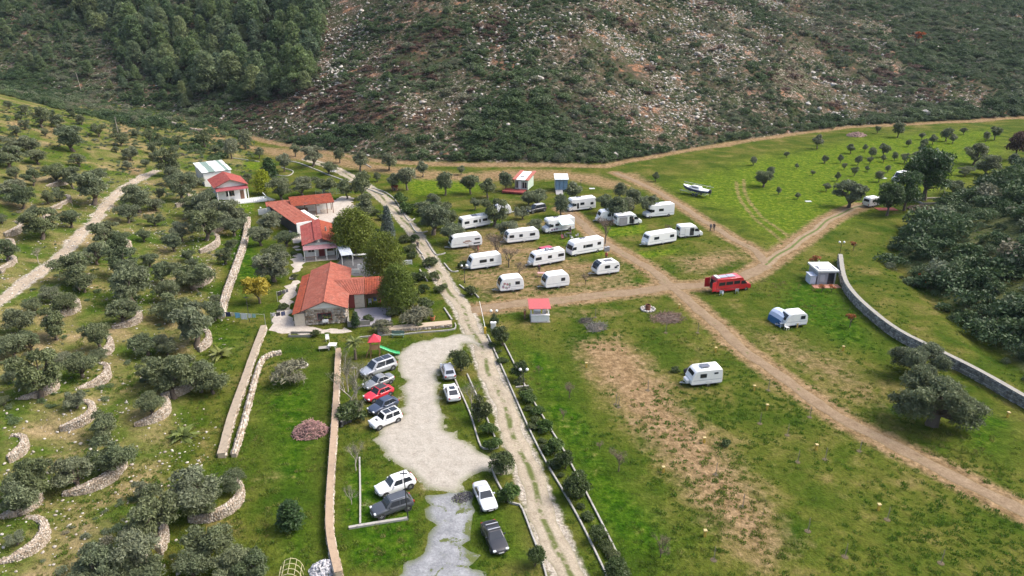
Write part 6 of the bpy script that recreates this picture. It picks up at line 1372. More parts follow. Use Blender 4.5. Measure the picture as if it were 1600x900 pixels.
car((583,808), (642,788), "dark grey SUV parked by the thin utility pole", "suv", dgrey, 4.5, 1.84, extras=("rails",))
car((766,800), (750,765), "silver-white sedan facing us beside the kerbed bed", "sedan", paint("pearl", (.60,.61,.62), .2), 4.5, 1.78)
car((782,866), (764,828), "black car with two silver roof bars at the bottom", "hatch", blackp, 4.35, 1.78, extras=("bars",))
car((833,404), (862,398), "red car half hidden behind a caravan with rooftop boxes", "mpv", paint("cherry", (.42,.015,.06)), 4.7, 1.85, group="cars in the camp")
car((822,334), (853,328), "black car parked behind the olive trees near the cabin", "mpv", blackp, 5.0, 1.9, roof=plain("pale_roof_cover", (.40,.42,.45), .5), group="cars in the camp")
caravan((722,361),(767,353), 'R', "white caravan at the upper left of the camp, beside the olive clump", "classic", [(-.40,-.24),(-.10,.04),(.10,.15,1.2,1.9),(.22,.38)], extras=("solar",))
caravan((705,391),(754,385), 'L', "white caravan with brown print on its side beside the drive", "round", [(-.42,-.26,1.55,1.85),(-.42,-.22,.75,1.0)], extras=("art",))
caravan((792,383),(843,377), 'L', "plain white caravan in the middle of the second row", "round", [(-.36,-.20),(.02,.12),(.28,.42)])
caravan((735,424),(784,417), 'L', "white caravan with side window beside the kerbed corner plot", "modern", [(-.02,.20),(-.24,-.12)], extras=("dish",))
caravan((781,459),(819,455), 'L', "small white caravan with floral print at its front end", "round", [(-.32,-.14)], extras=("flowers",), hatches=1)
caravan((852,454),(890,449), 'L', "small white caravan nearest the dirt lane", "round", [(-.30,-.14)], hatches=1)
caravan((833,419),(883,410), 'L', "white caravan with rooftop box and raised solar panel", "boxy", [(-.46,-.28),(-.08,.04),(.24,.42)], extras=("boxes",))
caravan((932,433),(968,428), 'L', "small modern caravan with wraparound dark panorama window", "round", [(-.06,.16),(-.38,-.26,1.2,1.5)], H=2.4, extras=("bubble",), hatches=0)
caravan((1010,387),(1058,379), 'L', "white caravan beside the white panel van with open door", "boxy", [(.12,.28),(-.40,-.26)])
caravan((936,349),(974,346), 'L', "white caravan behind the grey-awning camper van", "modern", [(.02,.16),(-.14,-.02),(-.34,-.18)])
caravan((1079,607),(1128,602), 'L', "small white caravan standing alone in the lower orchard", "boxy", [(.02,.22),(-.34,-.22,1.75,1.95)], L=4.2, W=2.0, H=2.4, extras=("solar",), hatches=0)
caravan((1228,514),(1259,511), 'L', "small white caravan with a pale blue tent behind it", "round", [(-.36,-.16)], L=3.6, W=2.0, H=2.3, hatches=0)
caravan((1354,326),(1378,322), 'R', "small white caravan beside a red ground mat in the far field", "classic", [(-.25,.05)], L=4.0, W=2.0, H=2.3, hatches=1)
caravan((777,338),(797,336), 'R', "white caravan mostly hidden behind an olive tree", "round", [(-.2,.1)], L=3.8, hatches=0)
motorhome((889,332),(931,327), 'L', "white alcove motorhome below the glazed cabin", "alcove", wins=[(-.06,.08),(-.40,-.30,1.3,1.8),(.14,.20,.7,1.9)])
motorhome((852,366),(898,360), 'L', "white motorhome with pale blue awning pulled out", "alcove", wins=[(.04,.16,1.5,1.9)], extras=("sunawning","purple"))
motorhome((893,402),(943,393), 'L', "white integrated motorhome with dark side windows and rear rack", "integrated", wins=[(.08,.14),(-.14,.06),(-.40,-.30,1.6,2.1)], extras=("rack",))
motorhome((1010,342),(1053,338), 'L', "white alcove motorhome furthest right in the upper row", "alcove", wins=[(-.10,.06)])
motorhome((1062,373),(1098,370), 'R', "white panel van with open side door in the upper camp", "van", wins=[(-.02,.10,1.4,1.9)], extras=("openside",), name="camper_van", cat="van")
motorhome((964,355),(1003,351), 'R', "white camper van with grey awning and open side door", "van", wins=[(-.1,.05)], extras=("openside","greyawn"), name="camper_van", cat="van")
motorhome((1118,460),(1173,453), 'R', "red minibus camper with rooftop solar panels and open rear doors", "bus", W=2.05, wins=[(-.42,-.26),(-.22,-.04),(.0,.16)], body=paint("bus_red", (.42,.015,.025)), extras=("openrear","roofpanels"), name="minibus", cat="minibus")
motorhome((1399,287),(1427,281), 'L', "white truck half hidden behind the dark pines", "van", L=5.2, wins=[], name="truck", cat="truck")
# boat on its trailer
a, b = P(1072, 303), P(1102, 307); c = Vector(((a.x + b.x) / 2, (a.y + b.y) / 2)); rz = math.atan2(P(1068, 297).y - P(1104, 305).y, P(1068, 297).x - P(1104, 305).x)
r = thing("boat", (c.x, c.y, hz(c.x, c.y) + .02), rz, "white and navy blue motor sailboat standing on the green field", "boat"); Lb = 6.4; r.scale = (1.15,) * 3
sec = [(-.50,.85,.95,1.55),(-.30,.98,.78,1.52),(.0,1.05,.68,1.56),(.25,.86,.75,1.66),(.42,.45,.98,1.80),(.50,.06,1.35,1.92)]; vs = []; fs = []; mi = []
for x, w_, zk, zd in sec:
    for y, z in ((-w_,zd),(-w_*.99,zd-.12),(-w_*.93,zk+.30),(-w_*.45,zk+.06),(0,zk),(w_*.45,zk+.06),(w_*.93,zk+.30),(w_*.99,zd-.12),(w_,zd)): vs.append((x*Lb, y, z))
m = MB()
for i in range(5):
    for k in range(8): m.mi.append(1 if k in (1, 2, 5, 6) else 0); fs.append((i*9+k, i*9+k+1, (i+1)*9+k+1, (i+1)*9+k))
mi = list(m.mi); m.mi = []; m.add(vs, fs); m.mi = mi; m.f.append(tuple(range(9))); m.mi.append(1); m.build("hull", [white_p, paint("boat_navy", (.02,.03,.14))], r, smooth=False)
m = MB(); m.add([(x*Lb, s*w_*.98, zd-.01) for x, w_, _, zd in sec for s in (-1, 1)], [(2*i,2*i+1,2*i+3,2*i+2) for i in range(5)]); m.build("deck", white_p, r)
m = MB(); m.prism([(-1.2,1.5),(-1.0,2.0),(.9,2.05),(1.7,1.66)], -.6, .6); m.build("cabin", white_p, r, .06); side = MB(); side.box(-.7,.7,-.63,-.60,1.72,1.9); side.build("cabin_window", glass_m, r); side = MB(); side.box(-.7,.7,.60,.63,1.72,1.9); side.build("cabin_window", glass_m, r)
m = MB(); m.box(-Lb/2-.45,-Lb/2-.02,-.2,.2,1.0,1.75); m.box(-Lb/2-.3,-Lb/2-.12,-.06,.06,.35,1.0); m.build("outboard_motor", black_m, r, .04)
m = MB(); m.tube([(-4.2,.15,2.45),(3.0,.15,2.5)], .05, 6); m.build("lowered_mast", steel_m, r)
m = MB(); m.tube([(1.4,-.7,1.7),(1.5,-.6,2.3),(2.9,-.1,2.4),(2.9,.1,2.4),(1.5,.6,2.3),(1.4,.7,1.7)], .02, 5); m.build("bow_rail", steel_m, r); m = MB(); m.tube([(-2.9,-.75,1.55),(-2.9,-.7,2.45),(-2.9,.7,2.45),(-2.9,.75,1.55)], .025, 5); m.build("stern_frame", steel_m, r)
t_ = thing("boat_trailer", (c.x, c.y, hz(c.x, c.y) + .02), rz, "galvanised two-axle trailer under the boat", "trailer"); t_.scale = (1.15,) * 3
for s in (-1, 1):
    m = MB(); m.tube([(-2.8,s*.6,.5),(1.2,s*.6,.5),(4.0,0,.45)], .05, 6); m.build("side_rail", steel_m, t_); wheel(t_, -.7, s*.95, .30, .18); wheel(t_, .1, s*.95, .30, .18)
for x in (-2.4, -.3, 1.3): m = MB(); m.tube([(x,-.8,.5),(x,.8,.5)], .045, 6); m.tube([(x,-.55,.5),(x,-.62,.95)], .04, 6); m.tube([(x,.55,.5),(x,.62,.95)], .04, 6); m.build("cross_member", steel_m, t_)
m = MB(); m.tube([(3.8,0,0),(3.8,0,.7)], .04, 6); m.build("jockey_wheel", black_m, t_)
# ================================================================== small things and people
def at(px, py, name, label, cat, group=None, rz=0.0): return thing(name, P(px, py), rz, label, cat, group)
cloth = lambda n, c: plain("cloth_" + n, c, .9, dirt=.2)
# twin-globe lamp posts
opal = plain("opal_glass", (.75,.75,.72), .3)
def lamp_post(px, py, label, h=3.0):
    r = at(px, py, "lamp_post", label, "lamp post", "twin-globe lamp posts")
    m = MB(); m.lathe([(.12,-.2),(.12,.25),(.05,.35),(.04,h)], 8); m.build("post", black_m, r); m = MB(); m.tube([(-.42,0,h-.25),(-.42,0,h-.02),(0,0,h-.3),(.42,0,h-.02),(.42,0,h-.25)], .025, 5); m.build("arm", black_m, r)
    for s in (-.42, .42): m = MB(); m.ico((s,0,h+.14), .20, 2); m.build("globe", opal, r, smooth=True)
lamp_post(772, 516, "dark twin-globe lamp post beside the white cabinet"); lamp_post(818, 612, "dark twin-globe lamp post in the middle of the long bed"); lamp_post(726, 442, "dark twin-globe lamp post near the caravan with kerbed plot"); lamp_post(1310, 408, "tall dark lamp post at the end of the field wall", 3.6)
# barrier and cabinet
r = at(758, 521, "barrier", "raised white barrier arm on a yellow pillar beside the drive", "barrier"); MB().box(-.16,.16,-.14,.14,-.1,1.05).build("pillar", plain("yellow_steel", (.62,.42,.03), .5), r, .03)
m = MB(); m.tube([(0,0,.95),(-.35,.9,2.4),(-.85,2.2,4.2)], [.05,.045,.035], 6); m.build("arm", white_m, r)
for k in range(2): t0 = .35 + .3 * k; m = MB(); m.tube([(-.85*t0,2.2*t0,.95+3.25*t0),(-.85*(t0+.08),2.2*(t0+.08),.95+3.25*(t0+.08))], .058, 6); m.build("red_band", plain("red_band", (.5,.08,.05), .5), r)
r = at(771, 517, "utility_cabinet", "white utility cabinet beside the barrier", "cabinet"); MB().box(-.38,.38,-.25,.25,-.1,1.35).build("body", white_m, r, .03); MB().box(-.33,.33,-.275,-.25,.15,1.25).build("door", plain("cabinet_grey", (.6,.6,.6), .5), r); MB().box(-.42,.42,-.29,.29,1.352,1.40).build("lid", white_m, r)
# playground tower
r = at(587, 556, "play_tower", "wooden play tower with red roof and green slide", "play tower", rz=.1)
for sx in (-.6, .6):
    for sy in (-.6, .6): MB().box(sx-.06,sx+.06,sy-.06,sy+.06,-.1,2.6).build("post", timber_m, r)
for k in range(5): MB().box(-.62 + k*.25, -.40 + k*.25, -.66, .66, 1.25, 1.31).build("deck_board", timber_m, r)
for k in range(4):
    MB().box(-.6,.6,-.66,-.62,1.4 + k*.16,1.52 + k*.16).build("rail_board", timber_m, r); MB().box(-.66,-.62,-.6,.6,1.4 + k*.16,1.52 + k*.16).build("rail_board", timber_m, r)
m = MB(); m.slab([(-.85,-.85,2.45),(.85,-.85,2.45),(0,0,3.35)], (0,0,.04)); m.slab([(.85,-.85,2.45),(.85,.85,2.45),(0,0,3.35)], (0,0,.04)); m.slab([(.85,.85,2.45),(-.85,.85,2.45),(0,0,3.35)], (0,0,.04)); m.slab([(-.85,.85,2.45),(-.85,-.85,2.45),(0,0,3.35)], (0,0,.04)); m.build("roof", plain("play_red", (.50,.035,.055), .5), r)
m = MB(); pts = [(.66,0,1.32),(1.2,0,1.05),(2.0,0,.62),(2.8,0,.30),(3.3,0,.22)]
vs = []; fs = []
for x, y, z in pts: vs += [(x,-.32,z+.16),(x,-.25,z),(x,.25,z),(x,.32,z+.16)]
for i in range(4):
    for k in range(3): fs.append((i*4+k, i*4+k+1, i*4+5+k, i*4+4+k))
m.add(vs, fs); sl = m.build("slide", plain("play_green", (.05,.34,.13), .4), r); sm = sl.modifiers.new("thick", 'SOLIDIFY'); sm.thickness = .05; sm.offset = -1
MB().box(2.6,2.7,-.2,.2,-.1,.28).build("slide_foot", plain("play_green", (.05,.34,.13), .4), r)
m = MB(); m.tube([(-1.3,-.5,-.05),(-.66,-.4,1.3)], .04, 6); m.build("ladder_rail", timber_m, r); m = MB(); m.tube([(-1.3,.5,-.05),(-.66,.4,1.3)], .04, 6); m.build("ladder_rail", timber_m, r)
for k in range(4): t0 = (k + 1) / 5; m = MB(); m.tube([(-1.3+.64*t0,-.47,1.35*t0),(-1.3+.64*t0,.47,1.35*t0)], .03, 6); m.build("rung", timber_m, r)
# white garden furniture by the brown wall
def table(px, py, label, w_=1.2, d_=.8, h_=.72, mat=None, rz=0.0, group=None, z0=0):
    r = at(px, py, "garden_table", label, "table", group, rz); mat = mat or white_m; MB().box(-w_/2,w_/2,-d_/2,d_/2,h_-.05,h_).build("table_top", mat, r)
    for sx in (-1, 1):
        for sy in (-1, 1): MB().box(sx*(w_/2-.08)-.03,sx*(w_/2-.08)+.03,sy*(d_/2-.08)-.03,sy*(d_/2-.08)+.03,-.1,h_-.05).build("leg", mat, r)
def chair(px, py, label, mat, rz=0.0, group=None, name="chair"):
    r = at(px, py, name, label, "chair", group, rz); MB().box(-.25,.25,-.25,.25,.40,.45).build("seat", mat, r); m = MB(); m.slab([(-.25,.23,.45),(.25,.23,.45),(.25,.32,.95),(-.25,.32,.95)], (0,.04,0)); m.build("backrest", mat, r)
    for sx in (-.22, .22):
        for sy in (-.22, .22): MB().box(sx-.02,sx+.02,sy-.02,sy+.02,-.08,.40).build("leg", mat, r)
        MB().box(sx-.025,sx+.025,-.22,.24,.62,.66).build("armrest", mat, r)
table(520, 545, "white plastic table nearest the brown wall", 1.1, 1.0); table(507, 547, "grey low slab table beside the white plastic table", 1.5, .8, .45, cap_m, .2); chair(512, 533, "white plastic chair behind the grey slab table", white_m, .3)
m = MB(); r = at(470, 524, "cold_frame", "low wire-covered grey frame lying on the grass plot", "frame"); 
for s in (-1, 1): MB().box(-1.6,1.6,s*.6-.03,s*.6+.03,0,.35).build("side_board", cap_m, r); MB().box(s*1.6-.03,s*1.6+.03,-.57,.57,0,.35).build("end_board", cap_m, r)
# piles
def pile(px, py, wpx, label, cat, mat, n_, size, name, hgt=.35, rocks=False, seed=1, long=None):
    p = P(px, py); w_ = wpx / ppm(p) / 2; g = random.Random(seed); r = thing(name, p, g.random(), label, cat); m = MB(); random.seed(seed)
    for k in range(n_):
        a, q = g.random() * 6.28, math.sqrt(g.random()); x, y = w_ * q * math.cos(a), w_ * q * math.sin(a) * .75; z = hgt * (1 - q * q) * g.random() * 1.6
        if rocks: m.ico((x, y, z), tuple(size * g.uniform(.5, 1.2) for _ in range(3)), 1, .18)
        else:
            d = Vector((g.uniform(-1,1), g.uniform(-1,1), g.uniform(-.35,.35))).normalized() * size * g.uniform(.5, 1.2) * (long or 1); m.tube([Vector((x,y,z+.05)) - d, Vector((x,y,z+.05)) + d], size * (.16 if long is None else .05), 5)
    o = m.build("pieces", mat, r); tag(o, kind='stuff'); MB().lathe([(w_*.9,-.15),(w_*.5,hgt*.4),(w_*.1,hgt*.55)], 10).build("core", bark_m if not rocks else mortar_m, r); return r
pile(485, 676, 56, "round heap of split reddish firewood on the grass plot", "firewood heap", plain("split_wood", (.30,.17,.15), .9, dirt=.6), 620, .26, "firewood_heap", 1.0, seed=3)
pile(507, 890, 46, "heap of pale grey rubble at the wall's lower end", "rubble heap", plain("pale_rubble", (.42,.41,.42), .9, dirt=.4), 420, .16, "rubble_heap", .5, True, 4)
pile(1338, 212, 34, "far heap of reddish stones in the green field", "stone heap", plain("red_rubble", (.26,.17,.14), .9, dirt=.5), 220, .4, "stone_heap", .7, True, 5)
pile(932, 512, 36, "grey heap of cut branches near the dirt lane", "brushwood", plain("grey_brush", (.15,.14,.12), .9), 160, .5, "brushwood_heap", .35, False, 6, 1.6)
pile(1042, 497, 56, "brown heap of cut branches beside the fire ring", "brushwood", plain("brown_brush", (.17,.11,.085), .9), 220, .5, "brushwood_heap", .3, False, 7, 1.6)
pile(915, 502, 22, "small dark heap of branches left of the grey heap", "brushwood", plain("dark_brush", (.07,.065,.055), .9), 80, .4, "brushwood_heap", .3, False, 8, 1.6)
pile(722, 778, 34, "dark scorched patch of ash on the gravel yard", "ash heap", plain("ash_dark", (.06,.058,.062), .95), 140, .14, "ash_heap", .10, True, 9)
pile(520, 268, 10, "tiny heap of pale stones behind the barn", "stone heap", plain("pale_rubble", (.42,.41,.42), .9, dirt=.4), 40, .3, "stone_heap", .3, True, 10)
pile(470, 572, 22, "heap of pale stones in the walled grass plot", "stone heap", plain("pale_rubble2", (.46,.42,.36), .9, dirt=.4), 70, .22, "stone_heap", .4, True, 11)
pile(1437, 327, 40, "long heap of dark earth and stones below the dark pines", "earth heap", plain("earth_dark", (.10,.065,.05), .95), 110, .4, "earth_heap", .5, True, 12)
# fire ring
r = at(1012, 484, "fire_ring", "round stone fire ring with rusty drum beside the lane", "fire ring")
for k in range(14): a = k * .4488; m = MB(); random.seed(k); m.ico((1.05*math.cos(a), 1.05*math.sin(a), .15), (.26,.2,.2), 1, .15); m.build("ring_stone", plain("ring_stone", (.42,.39,.35), .9), r)
m = MB(); m.lathe([(.42,-.05),(.42,.9),(.36,.9),(.36,.1)], 14); m.build("drum", plain("rust", (.16,.06,.035), .85, dirt=.5), r); m = MB(); m.lathe([(.95,-.1),(.95,.04)], 14); m.build("ash_bed", plain("ash_pale", (.32,.30,.28), .95), r)
# wire arch, utility pole, wires posts
r = at(455, 905, "wire_arch", "yellowish metal hoop frame at the bottom edge", "frame", rz=.15)
hoop = lambda y: [(1.0*math.cos(t), y, 1.5*math.sin(t)+.0) for t in [math.pi*k/8 for k in range(9)]]
for y in (-.9, -.3, .3, .9): m = MB(); m.tube([(p_[0], p_[1], p_[2]-.05) for p_ in hoop(y)], .03, 5); m.build("hoop", plain("straw_steel", (.42,.38,.22), .6), r)
for t in (.5, 1.05, math.pi/2, 2.1, 2.64): m = MB(); m.tube([(math.cos(t),-.9,1.5*math.sin(t)),(math.cos(t),.9,1.5*math.sin(t))], .022, 5); m.build("bar", plain("straw_steel", (.42,.38,.22), .6), r)
def pole(px, py, h, label, r0=.07, mat=None, lean=0.0, group=None):
    r = at(px, py, "utility_pole", label, "pole", group); m = MB(); m.tube([(0,0,-.3),(lean*.5,0,h*.5),(lean,0,h)], [r0,r0*.9,r0*.75], 7); m.build("post", mat or black_m, r); MB().box(lean-.35,lean+.35,-.04,.04,h-.35,h-.27).build("cross_arm", mat or black_m, r)
pole(638, 812, 5.6, "thin dark pole standing beside the dark grey SUV", .06, None, -.15); pole(558, 628, 5.0, "thin pale pole left of the parked row of cars", .05, pale_bark_m)
pole(390, 502, 4.2, "dark pole holding the washing line", .05); pole(127, 142, 7.5, "tall pale pole on the upper left slope", .11, pale_bark_m, -.6); pole(186, 215, 6, "shorter pale pole among the upper left olives", .09, pale_bark_m)
pole(907, 300, 3.2, "small dark pole right of the glazed cabin", .05)
# washing lines
def washing(pa, pb, label, clothes, seed):
    a, b = P(*pa), P(*pb); r = thing("washing_line", a, 0, label, "washing line"); d = b - a; g = random.Random(seed); h = 1.75
    for p_ in (Vector((0,0,0)), d): m = MB(); m.tube([p_ + Vector((0,0,-.1)), p_ + Vector((0,0,h + .1))], .04, 6); m.build("post", steel_m, r)
    m = MB(); m.tube([Vector((0,0,h)), d * .5 + Vector((0,0,h-.08)), d + Vector((0,0,h))], .012, 4); m.build("line", white_m, r); t = .04; dn = Vector((d.x, d.y, 0)).normalized(); nn = Vector((-dn.y, dn.x, 0)); L_ = d.length
    for nm, cc, w_, h_ in clothes:
        if t * L_ + w_ > L_: break
        p0 = d * t + Vector((0,0,h-.03)); vs = []; fs = []
        for i in range(5):
            for j in range(4): vs.append(p0 + dn * (w_*i/4) + nn * (.05*math.sin(i*1.9+j)) * (j/3) + Vector((0,0,-h_*j/3)))
        for i in range(4):
            for j in range(3): fs.append((i*4+j, i*4+j+1, i*4+5+j, i*4+4+j))
        t_ = thing("laundry", a + p0, 0, "", "laundry"); t_["label"] = "%s laundry hanging on the %s" % (nm, label.split(" washing")[0] + " washing line"); t_["group"] = "laundry on the " + label
        m = MB(); m.add([v - p0 for v in vs], fs); o = m.build("cloth", cloth(nm, cc), t_); s = o.modifiers.new("thick", 'SOLIDIFY'); s.thickness = .015; t += (w_ + .12) / L_
W_, B_, N_, K_, G_ = ("white", (.68,.68,.66)), ("light blue", (.20,.42,.58)), ("navy", (.03,.035,.10)), ("black", (.02,.02,.022)), ("beige", (.50,.44,.34))
washing((346,503), (415,508), "pale long washing line at the lower stone wall", [W_+(.5,.8), N_+(.75,.75), G_+(.45,.6), B_+(.8,.85), W_+(1.0,1.0), ("off-white", (.55,.56,.52), .6,.7), ("teal", (.30,.48,.46), .5,.6)], 1)
washing((434,472), (466,462), "upper yard washing line", [K_+(.7,.7), ("charcoal", (.05,.05,.055), .5,.6), K_+(.0,.0)][:2] + [("dark grey", (.09,.09,.1), .45,.55)], 2)
washing((425,506), (462,500), "lower yard washing line", [("grey", (.30,.30,.31), .5,.5), K_+(.6,.6), ("dusk blue", (.06,.07,.13), .6,.7)], 3)
# power pedestals and tree stakes in the fields
yel = plain("pedestal_yellow", (.55,.36,.06), .6); ped = None
for q in ((916,574),(1036,738),(1101,838),(1275,703),(1372,797),(1574,652),(1317,548),(1118,550),(1178,610),(1061,482),(1198,640),(1100,692),(1245,512)):
    r = at(*q, "power_pedestal", "small yellow power pedestal standing in the camping field", "power pedestal", "yellow power pedestals in the field")
    MB().box(-.11,.11,-.11,.11,-.1,.62).build("post", yel, r, .02); MB().box(-.17,.17,-.17,.17,.62,.74).build("cap", plain("pedestal_cap", (.42,.32,.14), .6), r, .02)
for q in ((1289,718),(1386,812),(1246,722),(1343,705),(1187,662),(1265,652),(1230,680),(1160,792),(966,636),(962,632),(1118,742),(1012,610),(1040,520),(1090,520),(930,496),(1115,875),(1262,830),(1320,870),(1470,880),(1200,610)):
    r = at(*q, "staked_sapling", "bare sapling with pale stake planted in the camping field", "sapling", "staked saplings in the field")
    m = MB(); m.tube([(0,0,-.15),(.03,0,1.5)], .022, 5); m.build("stake", pale_bark_m, r); m = MB(); g = random.Random(q[0])
    m.tube([(.07,.02,-.1),(.09,.03,.9),(.05,.0,1.35)], [.018,.014,.006], 4)
    for k in range(4): z = .5 + .2 * k; m.tube([(.08,.02,z),(.08+g.uniform(-.3,.3),g.uniform(-.3,.3),z+.35)], [.010,.004], 4)
    m.build("stem", bark_m, r); m = MB(); m.lathe([(.34,-.08),(.30,.02),(.10,.04)], 10); m.build("dug_soil", plain("dug_earth", (.085,.065,.035), .95), r)
# tent, mats, tarps, furniture of the campers
r = at(1220, 503, "tent", "pale blue tent with dark blue walls behind the small caravan", "tent", rz=.35)
vs = []; fs = []; n_ = 8
for i, y in enumerate((-1.4, 0, 1.4)):
    for k in range(n_ + 1): t = math.pi * k / n_; vs.append((1.35*math.cos(t), y, (2.05 - .15*abs(i-1))*math.sin(t)**.7 - .05))
for i in range(2):
    for k in range(n_): fs.append((i*9+k, i*9+k+1, i*9+10+k, i*9+9+k))
m = MB(); m.add(vs, fs + [tuple(range(9)), tuple(range(26,17,-1))]); m.mi = [1 if (k % 8) == 7 else 0 for k in range(16)] + [0, 0]; m.build("canopy", [cloth("tent_pale", (.46,.53,.66)), cloth("tent_blue", (.02,.10,.28))], r)
m = MB(); m.slab([(-1.42,-1.0,.0),(-1.42,1.0,.0),(-1.25,1.0,1.0),(-1.25,-1.0,1.0)], (-.03,0,0)); m.build("side_wall", cloth("tent_wall", (.03,.11,.24)), r)
r = at(1370, 326, "ground_mat", "red ground mat beside the small far caravan", "mat"); MB().box(-.3,4.2,-1.6,.6,-.05,.06).build("mat", cloth("mat_red", (.36,.08,.06)), r)
r = at(1077, 584, "covered_motorbike", "black tarpaulin-covered motorbike at the lone caravan's tow bar", "motorbike", rz=.6); m = MB(); m.ico((0,0,.5), (.85,.32,.5), 2, .08); m.build("tarpaulin", plain("black_tarp", (.02,.02,.025), .4), r); wheel(r, -.6, 0, .28, .1); wheel(r, .6, 0, .28, .1)
r = at(541, 664, "motor_scooter", "dark motor scooter parked beside the olive-brown bush", "scooter", rz=.9); wheel(r, -.6, 0, .24, .1); wheel(r, .6, 0, .24, .1); m = MB(); m.prism([(-.75,.4),(-.7,.75),(-.1,.7),(.1,.35),(.45,.35),(.55,.9),(.62,.9),(.6,.28),(.0,.2),(-.5,.25)], -.14, .14); m.build("body", black_m, r, .03); m = MB(); m.tube([(.5,-.32,1.0),(.5,.32,1.0)], .025, 6); m.build("handlebar", steel_m, r); MB().box(-.7,-.05,-.15,.15,.75,.84).build("saddle", cap_m, r, .03)
table(846, 432, "pinkish picnic table behind the small white caravan", 1.4, .8, .72, plain("pink_cloth", (.45,.24,.22), .8)); 
for q, c, lab in (((884,372),(.05,.05,.055),"black"), ((893,374),(.50,.50,.50),"white"), ((879,374),(.20,.06,.07),"maroon"), ((901,371),(.25,.25,.27),"grey")): chair(*q, "%s camping chair in front of the blue awning" % lab, plain("camp_" + lab, c, .8), random.uniform(0, 6))
table(889, 369, "dark folding table in front of the blue awning", 1.1, .7, .7, plain("dark_table", (.06,.055,.05), .7))
chair(1127, 461, "white-blue camping chair behind the red minibus", plain("camp_pale", (.48,.54,.62), .8), 2.6); chair(1151, 458, "white camping chair beside the red minibus", plain("camp_white", (.68,.66,.64), .8), 2.9)
table(1223, 511, "white folding table beside the caravan with the tent", 1.0, .6, .7); chair(1229, 515, "white camping chair beside the caravan with the tent", white_m, .4)
r = at(948, 392, "wheeled_bins", "pair of grey crates on a rack behind the integrated motorhome", "crate"); MB().box(-.5,-.02,-.3,.3,-.05,.8).build("crate", plain("crate_grey", (.33,.33,.35), .6), r, .02); MB().box(.02,.5,-.3,.3,-.05,.9).build("crate", plain("crate_grey", (.33,.33,.35), .6), r, .02)
for q, c, lab in (((643,388),(.42,.06,.04),"red flower pot at the garden corner by the drive"), ((676,500),(.45,.16,.07),"orange flower pot in the garden before the tiled roof")):
    r = at(*q, "flower_pot", lab, "flower pot"); m = MB(); m.lathe([(.28,-.05),(.40,.5),(.44,.6),(.38,.6),(.34,.5)], 12); m.build("pot", plain("pot_%d" % q[0], c, .8), r); m = MB(); [m.ico((.16*math.cos(k*1.3), .16*math.sin(k*1.3), .66), .2, 1, .2) for k in range(5)]; m.build("plant", green_m, r)
r = at(622, 527, "garden_bench", "dark green bench along the garden kerb", "bench"); gm_ = plain("bench_green", (.10,.16,.13), .7); MB().box(-.9,.9,-.2,.2,.40,.46).build("seat", gm_, r); m = MB(); m.box(-.9,.9,.2,.26,.5,.95); m.build("backrest", gm_, r)
for s in (-.75, .75): MB().box(s-.04,s+.04,-.18,.2,-.1,.40).build("leg", gm_, r)
r = at(617, 297, "dog_kennel", "small orange-roofed kennel on the lawn", "kennel"); MB().box(-.7,.7,-.5,.5,-.1,.85).build("wall", timber_m, r); m = MB(); m.slab([(-.85,-.65,.8),(.85,-.65,.8),(.85,0,1.3),(-.85,0,1.3)], (0,0,.06)); m.slab([(-.85,.65,.8),(.85,.65,.8),(.85,0,1.3),(-.85,0,1.3)], (0,0,.06)); m.build("roof", orange_t, r); MB().box(-.25,.25,-.53,-.5,0,.6).build("opening", black_m, r)
r = at(500, 306, "mesh_fence", "green wire mesh fence behind the long orange roof", "fence", rz=.32)
for k in range(6): m = MB(); m.tube([(k*1.7-1,0,-.2),(k*1.7-1,0,1.6)], .035, 6); m.build("post", plain("fence_green", (.22,.30,.26), .6), r)
m = MB()
for k in range(6): m.tube([(-1,0,.2+.27*k),(7.5,0,.2+.27*k)], .009, 3, cap=False)
for k in range(44): m.tube([(-1+.195*k,0,.1),(-1+.195*k,0,1.58)], .009, 3, cap=False)
tag(m.build("mesh", plain("fence_green", (.22,.30,.26), .6), r), kind='stuff')
r = at(790, 285, "small_tent", "tiny white tent left of the wooden cabin", "tent"); m = MB(); m.lathe([(1.0,-.05),(.55,.9),(.05,1.5)], 4); m.build("canopy", white_m, r)
for q, lab in (((1263,315),"white sheet lying in the far green field"), ((1381,279),"small white board on the grass before the white truck"), ((925,295),"pale board lying on the grass by the lane")):
    r = at(*q, "board", lab, "board"); MB().box(-.7,.7,-.4,.4,-.05,.12).build("panel", plain("grey_white", (.55,.56,.57), .7), r)
r = at(1458, 315, "timber_pen", "low pale timber frame beside the dark pines", "frame", rz=.1)
for s in (-1, 1): MB().box(-4,4,s*2.2-.12,s*2.2+.12,-.1,.4).build("side_beam", pale_bark_m, r); MB().box(s*4-.12,s*4+.12,-2.08,2.08,-.1,.4).build("end_beam", pale_bark_m, r)
for x in (-4, 4): m = MB(); m.tube([(x,2.2,0),(x,2.2,2.0)], .09, 6); m.build("post", pale_bark_m, r)

